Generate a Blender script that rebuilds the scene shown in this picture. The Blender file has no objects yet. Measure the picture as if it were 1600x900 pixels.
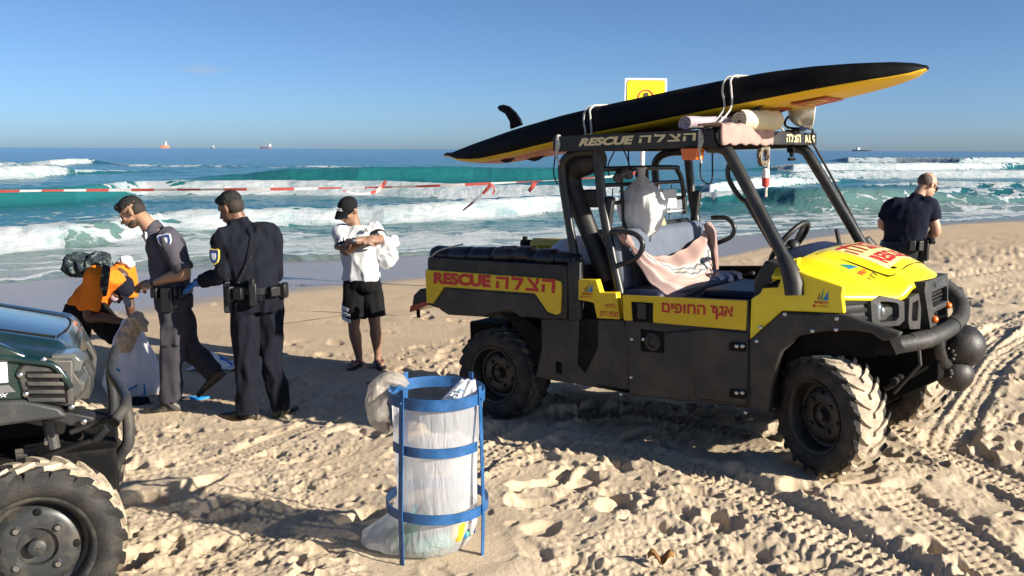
import bpy, math, random
import numpy as np
from mathutils import Vector, Matrix, noise as mnoise
R = math.radians
scene = bpy.context.scene
C = scene.collection
random.seed(7)
rng = np.random.default_rng(11)

# ---------------------------------------------------------------- camera
F = 1450.0                       # focal length in pixels of the 1600 px wide picture
CAM = np.array([0, 0, 1.90])
PITCH = math.atan((450-233.5)/F)
ROLL = -0.0042
fwd = np.array([0, math.cos(PITCH), -math.sin(PITCH)])
_up = np.array([0, math.sin(PITCH), math.cos(PITCH)])
_rt = np.array([1.0, 0, 0])
crt = _rt*math.cos(ROLL)-_up*math.sin(ROLL)
cup = _rt*math.sin(ROLL)+_up*math.cos(ROLL)
cd = bpy.data.cameras.new('camera')
cam = bpy.data.objects.new('camera', cd)
C.objects.link(cam)
cd.sensor_width = 36
cd.lens = F/1600*36
cd.clip_start = 0.05
cd.clip_end = 80000
cam.matrix_world = Matrix(((crt[0], cup[0], -fwd[0], CAM[0]), (crt[1], cup[1], -fwd[1], CAM[1]),
                           (crt[2], cup[2], -fwd[2], CAM[2]), (0, 0, 0, 1)))
scene.camera = cam

# ---------------------------------------------------------------- sky and sun
SUN_EL, SUN_AZ = 23.0, None
sdir = np.array([0.89, -0.456, 0.0])
sdir /= np.linalg.norm(sdir)
e = R(SUN_EL)
to_sun = Vector((sdir[0]*math.cos(e), sdir[1]*math.cos(e), math.sin(e)))
sun_d = bpy.data.lights.new('sun', 'SUN')
sun_d.energy = 5.0
sun_d.angle = R(0.53)
sun_d.color = (1.0, 0.925, 0.79)
sun = bpy.data.objects.new('sun', sun_d)
C.objects.link(sun)
sun.rotation_euler = to_sun.to_track_quat('Z', 'Y').to_euler()
sun.location = (8, -4, 8)

world = bpy.data.worlds.new('World')
scene.world = world
world.use_nodes = True
wn, wl = world.node_tree.nodes, world.node_tree.links
for n in list(wn):
    wn.remove(n)
wo = wn.new('ShaderNodeOutputWorld')
bg = wn.new('ShaderNodeBackground')
sky = wn.new('ShaderNodeTexSky')
sky.sky_type = 'NISHITA'
sky.sun_disc = False
sky.sun_elevation = e
sky.sun_rotation = math.atan2(sdir[0], sdir[1])
sky.altitude = 0
sky.air_density = 0.5
sky.dust_density = 0.7
sky.ozone_density = 4.0
bg.inputs['Strength'].default_value = 0.068
# one faint wisp of cloud low over the sea, far left
geo_ = wn.new('ShaderNodeTexCoord')
vm = wn.new('ShaderNodeMapping')
vm.vector_type = 'TEXTURE'
_cd = fwd+crt*(315-800)/F-cup*(109-450)/F
_cd /= np.linalg.norm(_cd)
az_ = math.atan2(_cd[0], _cd[1])
vm.inputs['Location'].default_value = tuple(_cd)
vm.inputs['Rotation'].default_value = (0, 0, -az_)
vm.inputs['Scale'].default_value = (0.036, 1.0, 0.0068)
wl.new(geo_.outputs['Generated'], vm.inputs['Vector'])
ln = wn.new('ShaderNodeVectorMath'); ln.operation = 'LENGTH'
wl.new(vm.outputs['Vector'], ln.inputs[0])
nz = wn.new('ShaderNodeTexNoise'); nz.inputs['Scale'].default_value = 38; nz.inputs['Detail'].default_value = 5
wl.new(geo_.outputs['Generated'], nz.inputs['Vector'])
ma = wn.new('ShaderNodeMath'); ma.operation = 'MULTIPLY_ADD'
wl.new(nz.outputs['Fac'], ma.inputs[0]); ma.inputs[1].default_value = 1.1
wl.new(ln.outputs['Value'], ma.inputs[2])
mr = wn.new('ShaderNodeMapRange')
mr.inputs['From Min'].default_value = 1.45; mr.inputs['From Max'].default_value = 0.7
mr.inputs['To Min'].default_value = 0.0; mr.inputs['To Max'].default_value = 0.5
wl.new(ma.outputs[0], mr.inputs['Value'])
mx = wn.new('ShaderNodeMix'); mx.data_type = 'RGBA'
wl.new(mr.outputs[0], mx.inputs[0])
wl.new(sky.outputs[0], mx.inputs[6])
mx.inputs[7].default_value = (3.4, 3.8, 4.6, 1)
tn = wn.new('ShaderNodeMix'); tn.data_type = 'RGBA'; tn.blend_type = 'MULTIPLY'; tn.inputs[0].default_value = 1
tn.inputs[7].default_value = (0.93, 1.0, 1.01, 1)
wl.new(mx.outputs[2], tn.inputs[6])
wl.new(tn.outputs[2], bg.inputs['Color'])
wl.new(bg.outputs[0], wo.inputs['Surface'])

scene.view_settings.view_transform = 'Standard'
scene.view_settings.look = 'None'
scene.view_settings.gamma = 1
scene.view_settings.exposure = 1.0
scene.view_settings.use_curve_mapping = False

# ---------------------------------------------------------------- geometry of the place
def ray(u, v):
    return fwd+crt*(u-800)/F-cup*(v-450)/F
def ground_at(u, v, z=0.0):
    d = ray(u, v); t = (z-CAM[2])/d[2]
    return CAM+t*d
def at(u, v, Y):
    d = ray(u, v)
    return CAM+d*(Y/d[1])
SEA = -0.38
_gs = [-30, 0, 3.5, 5.6, 6.9, 8.4, 12, 17.6, 26, 60]
_gz = [0.5, 0.15, 0.10, 0.0, -0.15, -0.18, -0.23, -0.375, -0.9, -3]
def s_of(x, y): return -0.53*x+0.85*y
def a_of(x, y): return 0.85*x+0.53*y
def base_z(x, y): return np.interp(s_of(x, y), _gs, _gz)
def on_ground(u, v):
    z = 0.0
    for _ in range(12):
        p = ground_at(u, v, z)
        z = float(base_z(p[0], p[1]))
    return ground_at(u, v, z)
# ---------------------------------------------------------------- materials
_mats = {}
def mat(name, col, rough=0.6, metal=0.0, spec=0.5, var=0.0, vscale=8.0, bump=0.0, bscale=60.0, coat=0.0,
        dust=0.0, dust_col=(0.42, 0.33, 0.22), dscale=6.0, trans=0.0, sub=0.0, sheen=0.0, coords='Object', rvar=0.0):
    if name in _mats: return _mats[name]
    m = bpy.data.materials.new(name); m.use_nodes = True
    nt = m.node_tree; n, l = nt.nodes, nt.links
    b = n['Principled BSDF']
    b.inputs['Base Color'].default_value = (*col, 1)
    b.inputs['Roughness'].default_value = rough
    b.inputs['Metallic'].default_value = metal
    b.inputs['Specular IOR Level'].default_value = spec
    b.inputs['Coat Weight'].default_value = coat
    b.inputs['Coat Roughness'].default_value = 0.12
    b.inputs['Transmission Weight'].default_value = trans
    b.inputs['Sheen Weight'].default_value = sheen
    if sub:
        b.inputs['Subsurface Weight'].default_value = sub
        b.inputs['Subsurface Radius'].default_value = (0.012, 0.005, 0.003)
        b.inputs['Subsurface Scale'].default_value = 1.0
    tc = n.new('ShaderNodeTexCoord')
    last = None
    def mix(fac_socket, a, bcol):
        x = n.new('ShaderNodeMix'); x.data_type = 'RGBA'
        l.new(fac_socket, x.inputs[0])
        if a is None: x.inputs[6].default_value = (*col, 1)
        else: l.new(a, x.inputs[6])
        x.inputs[7].default_value = (*bcol, 1)
        return x.outputs[2]
    if var:
        t = n.new('ShaderNodeTexNoise'); t.inputs['Scale'].default_value = vscale; t.inputs['Detail'].default_value = 6
        l.new(tc.outputs[coords], t.inputs['Vector'])
        r_ = n.new('ShaderNodeMapRange'); r_.inputs['From Min'].default_value = 0.3; r_.inputs['From Max'].default_value = 0.7
        l.new(t.outputs['Fac'], r_.inputs['Value'])
        x = n.new('ShaderNodeMix'); x.data_type = 'RGBA'
        l.new(r_.outputs[0], x.inputs[0])
        x.inputs[6].default_value = (*[c*(1-var) for c in col], 1)
        x.inputs[7].default_value = (*[min(1, c*(1+var)) for c in col], 1)
        last = x.outputs[2]
    if dust:
        t = n.new('ShaderNodeTexNoise'); t.inputs['Scale'].default_value = dscale; t.inputs['Detail'].default_value = 9
        t.inputs['Roughness'].default_value = 0.72
        l.new(tc.outputs[coords], t.inputs['Vector'])
        r_ = n.new('ShaderNodeMapRange'); r_.inputs['From Min'].default_value = 0.46; r_.inputs['From Max'].default_value = 0.75
        r_.inputs['To Max'].default_value = dust
        l.new(t.outputs['Fac'], r_.inputs['Value'])
        last = mix(r_.outputs[0], last, dust_col)
        rr = n.new('ShaderNodeMapRange'); rr.inputs['To Min'].default_value = rough; rr.inputs['To Max'].default_value = 0.9
        l.new(r_.outputs[0], rr.inputs['Value']); l.new(rr.outputs[0], b.inputs['Roughness'])
    if last is not None: l.new(last, b.inputs['Base Color'])
    if bump:
        t = n.new('ShaderNodeTexNoise'); t.inputs['Scale'].default_value = bscale; t.inputs['Detail'].default_value = 4
        l.new(tc.outputs[coords], t.inputs['Vector'])
        bn = n.new('ShaderNodeBump'); bn.inputs['Strength'].default_value = bump; bn.inputs['Distance'].default_value = 0.01
        l.new(t.outputs['Fac'], bn.inputs['Height']); l.new(bn.outputs[0], b.inputs['Normal'])
    _mats[name] = m
    return m

M_BLACK = mat('black_plastic', (0.012, 0.0125, 0.0135), 0.5, var=0.25, bump=0.15, bscale=220, dust=0.10, dscale=3)
M_DARK = mat('dark_grey_plastic', (0.020, 0.021, 0.022), 0.55, var=0.2, bump=0.2, bscale=260, dust=0.16, dscale=2.2)
M_TUBE = mat('black_tube_paint', (0.014, 0.015, 0.016), 0.36, var=0.2, dust=0.08, dscale=5)
M_UNDER = mat('chassis_black', (0.006, 0.006, 0.0065), 0.8, spec=0.12, dust=0.06, dscale=4)
M_YEL = mat('yellow_plastic', (0.78, 0.62, 0.007), 0.33, var=0.04, coat=0.25, dust=0.07, dscale=5)
M_STICK = mat('yellow_sticker', (0.70, 0.49, 0.012), 0.4, var=0.06, dust=0.10, dscale=7)
M_RED = mat('red_lettering', (0.50, 0.022, 0.02), 0.45)
M_CREAM = mat('cream_lettering', (0.72, 0.62, 0.34), 0.5)
M_NAVY = mat('navy_vinyl', (0.010, 0.015, 0.040), 0.42, var=0.2, bump=0.1, dust=0.05)
M_SEAT = mat('grey_blue_vinyl', (0.10, 0.12, 0.16), 0.5, var=0.15, bump=0.15)
M_RUB = mat('tyre_rubber', (0.014, 0.014, 0.014), 0.75, var=0.3, bump=0.3, bscale=120, dust=0.10, dscale=9)
M_TREADF = mat('sandy_tread', (0.46, 0.38, 0.28), 0.95, var=0.35, vscale=18, bump=0.6, bscale=140)
M_TREADR = mat('dusty_tread', (0.055, 0.050, 0.045), 0.9, var=0.4, vscale=14, bump=0.5, bscale=140, dust=0.55, dscale=14)
M_RIM = mat('rim_black', (0.012, 0.012, 0.013), 0.45, dust=0.12, dscale=9)
M_STEEL = mat('steel', (0.55, 0.55, 0.56), 0.3, 1.0)
M_CHROME = mat('chrome', (0.82, 0.83, 0.85), 0.06, 1.0)
M_ORANGE = mat('orange_lens', (0.75, 0.14, 0.01), 0.25, coat=0.4)
M_GLASS = mat('lamp_glass', (0.75, 0.78, 0.8), 0.12, 0.0, spec=0.8, coat=0.6)
M_PINK = mat('pink_towel', (0.46, 0.285, 0.25), 0.95, var=0.15, vscale=14, bump=0.8, bscale=260, sheen=0.2)
M_LILAC = mat('lilac_towel', (0.52, 0.40, 0.44), 0.95, var=0.15, vscale=14, bump=0.8, bscale=260, sheen=0.2)
M_FOAM = mat('cream_foam_roll', (0.62, 0.55, 0.38), 0.85, var=0.12, bump=0.3)
M_ROPE = mat('white_rope', (0.55, 0.53, 0.48), 0.9, var=0.2, vscale=50, bump=0.7, bscale=400)
M_CORD = mat('dark_cord', (0.02, 0.02, 0.02), 0.8)
M_WHITE = mat('white_paint', (0.78, 0.78, 0.78), 0.5)
M_BLUE = mat('blue_bin_paint', (0.012, 0.085, 0.24), 0.4, var=0.3, vscale=14, bump=0.2, bscale=90, dust=0.2, dscale=14, dust_col=(0.12, 0.15, 0.2))
M_REDP = mat('red_paint', (0.55, 0.05, 0.035), 0.5, var=0.1)

# ---------------------------------------------------------------- mesh helpers
class MB:
    def __init__(s): s.v = []; s.f = []; s.mi = []; s.cur = 0
    def add(s, vs, fs):
        o = len(s.v); s.v += [tuple(map(float, p)) for p in vs]
        for f in fs: s.f.append([i+o for i in f]); s.mi.append(s.cur)
        return s
    def box(s, c, d, rot=None):
        hx, hy, hz = d[0]/2, d[1]/2, d[2]/2
        vs = [Vector((x, y, z)) for x in (-hx, hx) for y in (-hy, hy) for z in (-hz, hz)]
        if rot is not None: vs = [rot @ v for v in vs]
        c = Vector(c)
        return s.add([v+c for v in vs], [(0, 1, 3, 2), (4, 6, 7, 5), (0, 4, 5, 1), (2, 3, 7, 6), (0, 2, 6, 4), (1, 5, 7, 3)])
    def loft(s, rings, cap=True, closed=True):
        n = len(rings[0]); vs = [p for r in rings for p in r]; fs = []
        m = n if closed else n-1
        for i in range(len(rings)-1):
            for j in range(m):
                k = (j+1) % n
                fs.append((i*n+j, i*n+k, (i+1)*n+k, (i+1)*n+j))
        if cap and closed:
            fs.append(tuple(reversed(range(n)))); fs.append(tuple(range((len(rings)-1)*n, len(rings)*n)))
        return s.add(vs, fs)
    def tube(s, pts, r, n=10, cap=True, smooth=0, hint=(0.13, 0.21, 0.97), flat=1.0):
        pts = [Vector(p) for p in pts]
        rr = list(r) if isinstance(r, (list, tuple)) else [r]*len(pts)
        if smooth and len(pts) > 2: pts, rr = spline(pts, rr, smooth)
        rings = []; N = len(pts); nv = None
        for i in range(N):
            t = (pts[min(i+1, N-1)]-pts[max(i-1, 0)]).normalized()
            if nv is None:
                nv = Vector(hint).cross(t)
                if nv.length < 1e-3: nv = Vector((1, 0, 0)).cross(t)
            nv = (nv-t*nv.dot(t)).normalized()
            bv = t.cross(nv)
            rings.append([pts[i]+(nv*math.cos(2*math.pi*k/n)*rr[i]+bv*math.sin(2*math.pi*k/n)*rr[i]*flat) for k in range(n)])
        return s.loft(rings, cap)
    def ell(s, c, r, n=16, m=10, rot=None):
        c = Vector(c); r = (r, r, r) if not isinstance(r, (list, tuple)) else r
        rings = []
        for i in range(1, m):
            th = math.pi*i/m
            ring = [Vector((r[0]*math.sin(th)*math.cos(2*math.pi*k/n), r[1]*math.sin(th)*math.sin(2*math.pi*k/n), r[2]*math.cos(th))) for k in range(n)]
            rings.append(ring)
        top = Vector((0, 0, r[2])); bot = -top
        vs = [p for q in rings for p in q]+[top, bot]
        if rot is not None: vs = [rot @ p for p in vs]
        vs = [p+c for p in vs]
        fs = []
        for i in range(m-2):
            for k in range(n):
                fs.append((i*n+k, (i+1)*n+k, (i+1)*n+(k+1) % n, i*n+(k+1) % n))
        T, B = (m-1)*n, (m-1)*n+1
        for k in range(n):
            fs.append((T, k, (k+1) % n)); fs.append((B, (m-2)*n+(k+1) % n, (m-2)*n+k))
        return s.add(vs, fs)
    def lathe(s, prof, c=(0, 0, 0), axis='y', n=40, close=True):
        """prof: (radius, offset along axis)"""
        rings = []
        for r, o in prof:
            ring = []
            for k in range(n):
                a = 2*math.pi*k/n; x, z = r*math.cos(a), r*math.sin(a)
                p = (x, o, z) if axis == 'y' else (o, x, z) if axis == 'x' else (x, z, o)
                ring.append(Vector(p)+Vector(c))
            rings.append(ring)
        return s.loft(rings, cap=close)
    def prism(s, poly, o0, o1, plane='xz'):
        def P(a, b, o): return (a, o, b) if plane == 'xz' else (o, a, b) if plane == 'yz' else (a, b, o)
        n = len(poly)
        vs = [P(a, b, o0) for a, b in poly]+[P(a, b, o1) for a, b in poly]
        fs = [tuple(range(n)), tuple(reversed(range(n, 2*n)))]
        fs += [(i, i+n, (i+1) % n+n, (i+1) % n) for i in range(n)]
        return s.add(vs, fs)
    def grid(s, fn, nu, nv):
        vs = [fn(i/(nu-1), j/(nv-1)) for i in range(nu) for j in range(nv)]
        fs = [(i*nv+j, i*nv+j+1, (i+1)*nv+j+1, (i+1)*nv+j) for i in range(nu-1) for j in range(nv-1)]
        return s.add(vs, fs)
    def mesh(s, name):
        me = bpy.data.meshes.new(name); me.from_pydata(s.v, [], s.f); me.update()
        return me
    def build(s, name, m, parent=None, smooth=True, bevel=0.0, ang=35, solid=0.0, fixn=True, subsurf=0):
        me = s.mesh(name)
        mm = m if isinstance(m, (list, tuple)) else [m]
        for x in mm: me.materials.append(x)
        if len(mm) > 1: me.polygons.foreach_set('material_index', s.mi)
        if fixn: fix_normals(me)
        return link(name, me, parent, smooth, bevel, ang, solid, subsurf)

def fix_normals(me):
    import bmesh
    bm = bmesh.new(); bm.from_mesh(me)
    bmesh.ops.recalc_face_normals(bm, faces=bm.faces)
    bm.to_mesh(me); bm.free()

def link(name, me, parent=None, smooth=True, bevel=0.0, ang=35, solid=0.0, subsurf=0):
    if smooth:
        me.shade_smooth()
        if ang < 180: me.set_sharp_from_angle(angle=R(ang))
    o = bpy.data.objects.new(name, me); C.objects.link(o)
    if parent is not None: o.parent = parent
    if solid:
        md = o.modifiers.new('solid', 'SOLIDIFY'); md.thickness = abs(solid); md.offset = -1 if solid > 0 else 1
    if subsurf:
        md = o.modifiers.new('sub', 'SUBSURF'); md.levels = subsurf; md.render_levels = subsurf
    if bevel:
        md = o.modifiers.new('bevel', 'BEVEL'); md.width = bevel; md.segments = 2; md.limit_method = 'ANGLE'; md.angle_limit = R(30)
    return o

def spline(pts, rr, k):
    """Catmull-Rom through pts, k pieces a span"""
    P = [pts[0]*2-pts[1]]+pts+[pts[-1]*2-pts[-2]]; Q = [rr[0]]+rr+[rr[-1]]
    op, orr = [], []
    for i in range(1, len(P)-2):
        for j in range(k):
            t = j/k; t2, t3 = t*t, t*t*t
            op.append(0.5*((2*P[i])+(P[i+1]-P[i-1])*t+(2*P[i-1]-5*P[i]+4*P[i+1]-P[i+2])*t2+(3*P[i]-P[i-1]-3*P[i+1]+P[i+2])*t3))
            orr.append(Q[i]+(Q[i+1]-Q[i])*t)
    op.append(pts[-1]); orr.append(rr[-1])
    return op, orr

def tag(o, label=None, cat=None, group=None, kind=None):
    if label: o['label'] = label
    if cat: o['category'] = cat
    if group: o['group'] = group
    if kind: o['kind'] = kind
    return o
def thing(name, loc=(0, 0, 0), mw=None, label=None, cat=None, group=None):
    o = bpy.data.objects.new(name, None); C.objects.link(o)
    o.empty_display_size = 0.2
    if mw is not None: o.matrix_world = mw
    else: o.location = loc
    return tag(o, label, cat, group)

_dg = lambda: bpy.context.evaluated_depsgraph_get()
def remesh(mb, name, voxel, m, parent=None, smooth=2, fold=0.0, fscale=9.0, fstretch=(1, 1, 0.45), seed=0, adapt=0.0, post=None):
    """union of closed pieces into one continuous skin"""
    me = mb.mesh(name+'_raw'); fix_normals(me)
    o = bpy.data.objects.new(name+'_tmp', me); C.objects.link(o)
    md = o.modifiers.new('r', 'REMESH'); md.mode = 'VOXEL'; md.voxel_size = voxel; md.adaptivity = adapt
    if smooth:
        sm = o.modifiers.new('s', 'SMOOTH'); sm.iterations = smooth; sm.factor = 0.5
    bpy.context.view_layer.update()
    new = bpy.data.meshes.new_from_object(o.evaluated_get(_dg()))
    bpy.data.objects.remove(o); bpy.data.meshes.remove(me)
    new.name = name
    if fold or post:
        n = len(new.vertices); co = np.empty(n*3); new.vertices.foreach_get('co', co); co = co.reshape(-1, 3)
        no = np.empty(n*3); new.vertex_normals.foreach_get('vector', no); no = no.reshape(-1, 3)
        if fold:
            off = Vector((seed*3.1, seed*1.7, seed*5.3)); fs = Vector(fstretch)*fscale
            h = np.array([1-2*abs(mnoise.noise(Vector((p[0]*fs.x, p[1]*fs.y, p[2]*fs.z))+off))+0.5*mnoise.noise(Vector((p[0]*fs.x*2.3, p[1]*fs.y*2.3, p[2]*fs.z*2.3))+off) for p in co])
            co += no*(h-0.45)[:, None]*fold
        if post: co = post(co, no)
        new.vertices.foreach_set('co', co.ravel()); new.update()
    new.materials.clear(); new.materials.append(m)
    return link(name, new, parent, True, ang=180)

def text_mesh(body, bold=0.0, shear=0.0, spacing=1.0):
    cu = bpy.data.curves.new('lettering', 'FONT'); cu.body = body
    cu.offset = bold; cu.shear = shear; cu.space_character = spacing; cu.resolution_u = 4
    o = bpy.data.objects.new('lettering_tmp', cu); C.objects.link(o)
    bpy.context.view_layer.update()
    me = bpy.data.meshes.new_from_object(o.evaluated_get(_dg()))
    bpy.data.objects.remove(o); bpy.data.curves.remove(cu)
    return me
def heb(sx): return sx[::-1]
def lettering(body, quad, m, parent, bold=0.015, shear=0.0, lift=0.003, normal=None, surf=None, spacing=1.0, name='lettering'):
    """flat print: the text's box is fitted to the quad (bottom left, bottom right, top right, top left)"""
    me = text_mesh(body, bold, shear, spacing)
    n = len(me.vertices); co = np.empty(n*3); me.vertices.foreach_get('co', co); co = co.reshape(-1, 3)
    lo, hi = co.min(0), co.max(0)
    q = [np.array(p, float) for p in quad]
    if normal is None:
        normal = np.cross(q[1]-q[0], q[3]-q[0]); normal /= np.linalg.norm(normal)
    normal = np.array(normal, float)
    U = (co[:, 0]-lo[0])/(hi[0]-lo[0]); W_ = (co[:, 1]-lo[1])/(hi[1]-lo[1])
    out = []
    for a, b in zip(U, W_):
        p = q[0]*(1-a)*(1-b)+q[1]*a*(1-b)+q[2]*a*b+q[3]*(1-a)*b
        if surf: p = np.array(surf(p))
        out.append(p+normal*lift)
    me.vertices.foreach_set('co', np.array(out).ravel()); me.update()
    me.materials.clear(); me.materials.append(m)
    me.name = name
    return link(name, me, parent, False)
def decal(poly, m, parent, name, normal, lift=0.002):
    nrm = np.array(normal, float)
    mb = MB(); mb.add([np.array(p, float)+nrm*lift for p in poly], [tuple(range(len(poly)))])
    return mb.build(name, m, parent, smooth=False, fixn=False)

BLOCK = {'ה': (1.0, [[(0, .78), (1, .78), (1, 1), (0, 1)], [(.76, 0), (1, 0), (1, .78), (.76, .78)], [(0, 0), (.24, 0), (.24, .60), (0, .60)]]),
         'ל': (0.95, [[(0, 1.12), (0, .76), (.64, .76), (.28, 0), (.56, 0), (.95, .78), (.95, 1), (.22, 1), (.22, 1.12)]]),
         'צ': (1.0, [[(0, 0), (1, 0), (1, .22), (0, .22)], [(.02, 1), (.66, .22), (.95, .22), (.66, .575), (.30, 1)], [(.74, 1), (1, 1), (1, .70), (.80, .44), (.66, .575), (.74, .70)]])}
def block_letters(word, quad, m, parent, normal, lift=0.003, gap=0.22, surf=None, shear=0.0):
    """heavy square lettering set from right to left"""
    q = [np.array(p, float) for p in quad]; nrm = np.array(normal, float)
    tot = sum(BLOCK[c][0] for c in word)+gap*(len(word)-1); x = 0; mb = MB()
    def put(a, b):
        a += shear*(b-0.5); p = q[0]*(1-a)*(1-b)+q[1]*a*(1-b)+q[2]*a*b+q[3]*(1-a)*b
        if surf is not None: p = np.array(surf(p))
        return p+nrm*lift
    for c in reversed(word):
        w, polys = BLOCK[c]
        for poly in polys:
            if surf is not None:
                pp = []
                for (a0, b0), (a1, b1) in zip(poly, poly[1:]+poly[:1]):
                    for t in (0, .5): pp.append((a0+(a1-a0)*t, b0+(b1-b0)*t))
                poly = pp
            mb.add([put((x+a)/tot, b) for a, b in poly], [tuple(range(len(poly)))])
        x += w+gap
    return mb.build('lettering', m, parent, smooth=False, fixn=False)
# ---------------------------------------------------------------- rescue vehicle frame (needed by the tracks as well)
VTH, VPT = -0.663, 0.042
VO = np.array([0.34, 6.975, -0.002])
vh = np.array([math.cos(VTH)*math.cos(VPT), math.sin(VTH)*math.cos(VPT), math.sin(VPT)])
vl = np.array([-math.sin(VTH), math.cos(VTH), 0.0])
vu = np.cross(vh, vl)
VMAT = Matrix(((vh[0], vl[0], vu[0], VO[0]), (vh[1], vl[1], vu[1], VO[1]), (vh[2], vl[2], vu[2], VO[2]), (0, 0, 0, 1)))
VM3 = np.array([vh, vl, vu])
def V(u, v, y=None, x=None, z=None):
    """point of the vehicle's own frame on one of its planes"""
    d = VM3 @ ray(u, v); o = VM3 @ (CAM-VO)
    k, val = (0, x) if x is not None else (1, y) if y is not None else (2, z)
    return o+d*((val-o[k])/d[k])
def VW(p): return VO+VM3.T @ np.asarray(p, float)

# ---------------------------------------------------------------- noise rasters
def fft_noise(ny, nx, cell, lmin, lmax, beta, r):
    ky = np.fft.fftfreq(ny, cell)[:, None]; kx = np.fft.rfftfreq(nx, cell)[None, :]
    k = np.sqrt(ky**2+kx**2); k[0, 0] = 1
    amp = k**(-beta)*(k > 1/lmax)*(k < 1/lmin)
    f = amp*np.exp(2j*np.pi*r.random(amp.shape))*r.normal(1, .3, amp.shape)
    h_ = np.fft.irfft2(f, s=(ny, nx))
    return (h_/h_.std()).astype(np.float32)
def sample(ras, x, y, x0, y0, cell, wrap=False):
    gx, gy = (x-x0)/cell, (y-y0)/cell
    ix, iy = np.floor(gx).astype(int), np.floor(gy).astype(int); fx, fy = gx-ix, gy-iy
    ny, nx = ras.shape
    if wrap: f = lambda a, b: ras[a % ny, b % nx]
    else: f = lambda a, b: ras[np.clip(a, 0, ny-1), np.clip(b, 0, nx-1)]
    return (f(iy, ix)*(1-fx)+f(iy, ix+1)*fx)*(1-fy)+(f(iy+1, ix)*(1-fx)+f(iy+1, ix+1)*fx)*fy

def sstep(x, a, b):
    t = np.clip((x-a)/(b-a), 0, 1); return t*t*(3-2*t)

# ---------------------------------------------------------------- sand relief
SX0, SY0, SC = -9.0, 1.0, 0.0125
SNX, SNY = 1760, 1360
_xs = SX0+SC*np.arange(SNX); _ys = SY0+SC*np.arange(SNY)
GX, GY = np.meshgrid(_xs, _ys)
Sg = s_of(GX, GY)
rough = 1-sstep(Sg, 6.2, 9.5)*0.72
rough = rough*(1-sstep(Sg, 10.5, 14)*0.85)
rightside = sstep(a_of(GX, GY), 5.0, 9.0)*(1-sstep(Sg, 11, 15))
rough = np.maximum(rough, rightside*0.6)
big = fft_noise(SNY, SNX, SC, 0.45, 3.0, 1.6, rng)
mid = fft_noise(SNY, SNX, SC, 0.09, 0.5, 1.25, rng)
mid2 = fft_noise(SNY, SNX, SC, 0.06, 0.30, 1.0, rng)
fine = fft_noise(SNY, SNX, SC, 0.026, 0.09, 0.8, rng)
patch = sstep(fft_noise(SNY, SNX, SC, 0.5, 3.0, 1.2, rng), -0.5, 0.9)
relief = rough*(0.021*big+0.0048*mid*(0.25+0.9*patch)+0.0030*(np.clip(np.abs(mid2),0,2)-0.8)*patch)
imprint = np.zeros_like(relief)
def footprint(cx, cy, ang, L=0.29, Wd=0.115, dep=0.045, rim=0.018):
    rad = L*1.1
    i0, i1 = int((cx-rad-SX0)/SC), int((cx+rad-SX0)/SC)+1; j0, j1 = int((cy-rad-SY0)/SC), int((cy+rad-SY0)/SC)+1
    if i0 < 0 or j0 < 0 or i1 >= SNX or j1 >= SNY: return
    X, Y = GX[j0:j1, i0:i1]-cx, GY[j0:j1, i0:i1]-cy
    u = X*math.cos(ang)+Y*math.sin(ang); v = -X*math.sin(ang)+Y*math.cos(ang)
    wloc = Wd*(1+0.25*np.sin(u/L*3.0))
    q = np.sqrt((u/(L/2))**2+(v/(wloc/2))**2)
    tilt = 1+0.4*u/(L/2)
    h_ = -dep*tilt*(1-sstep(q, 0.62, 1.12))+rim*np.exp(-((q-1.28)/0.24)**2)*(0.6+0.6*np.sin(5*np.arctan2(v, u)+cx*40))
    k = 1-sstep(q, 0.75, 1.15)
    relief[j0:j1, i0:i1] = relief[j0:j1, i0:i1]*(1-0.65*k)
    imprint[j0:j1, i0:i1] += h_
for i in range(2600):
    x, y = rng.uniform(-8.5, 12.5), rng.uniform(1.6, 17.5)
    s_ = s_of(x, y)
    if s_ > 15.5: continue
    dry = s_ < 7.3
    right = a_of(x, y) > 7
    pr = 1.0 if (dry and y < 8) else 0.8 if (right and s_ < 12) else 0.30 if s_ < 10 else 0.07
    if rng.random() > pr: continue
    sc_ = 1.0 if dry else 0.7
    footprint(x, y, rng.uniform(0, 2*math.pi), rng.uniform(0.2, 0.34), rng.uniform(0.09, 0.17), rng.uniform(0.015, 0.055)*sc_, rng.uniform(0.003, 0.009)*sc_)
# small dimples of kicked, dried sand
for i in range(5200):
    x, y = rng.uniform(-5, 8.5), rng.uniform(2.0, 11.5)
    if s_of(x, y) > 9: continue
    footprint(x, y, rng.uniform(0, 6.28), rng.uniform(0.05, 0.13), rng.uniform(0.04, 0.08), rng.uniform(0.006, 0.018), 0.006)

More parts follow.
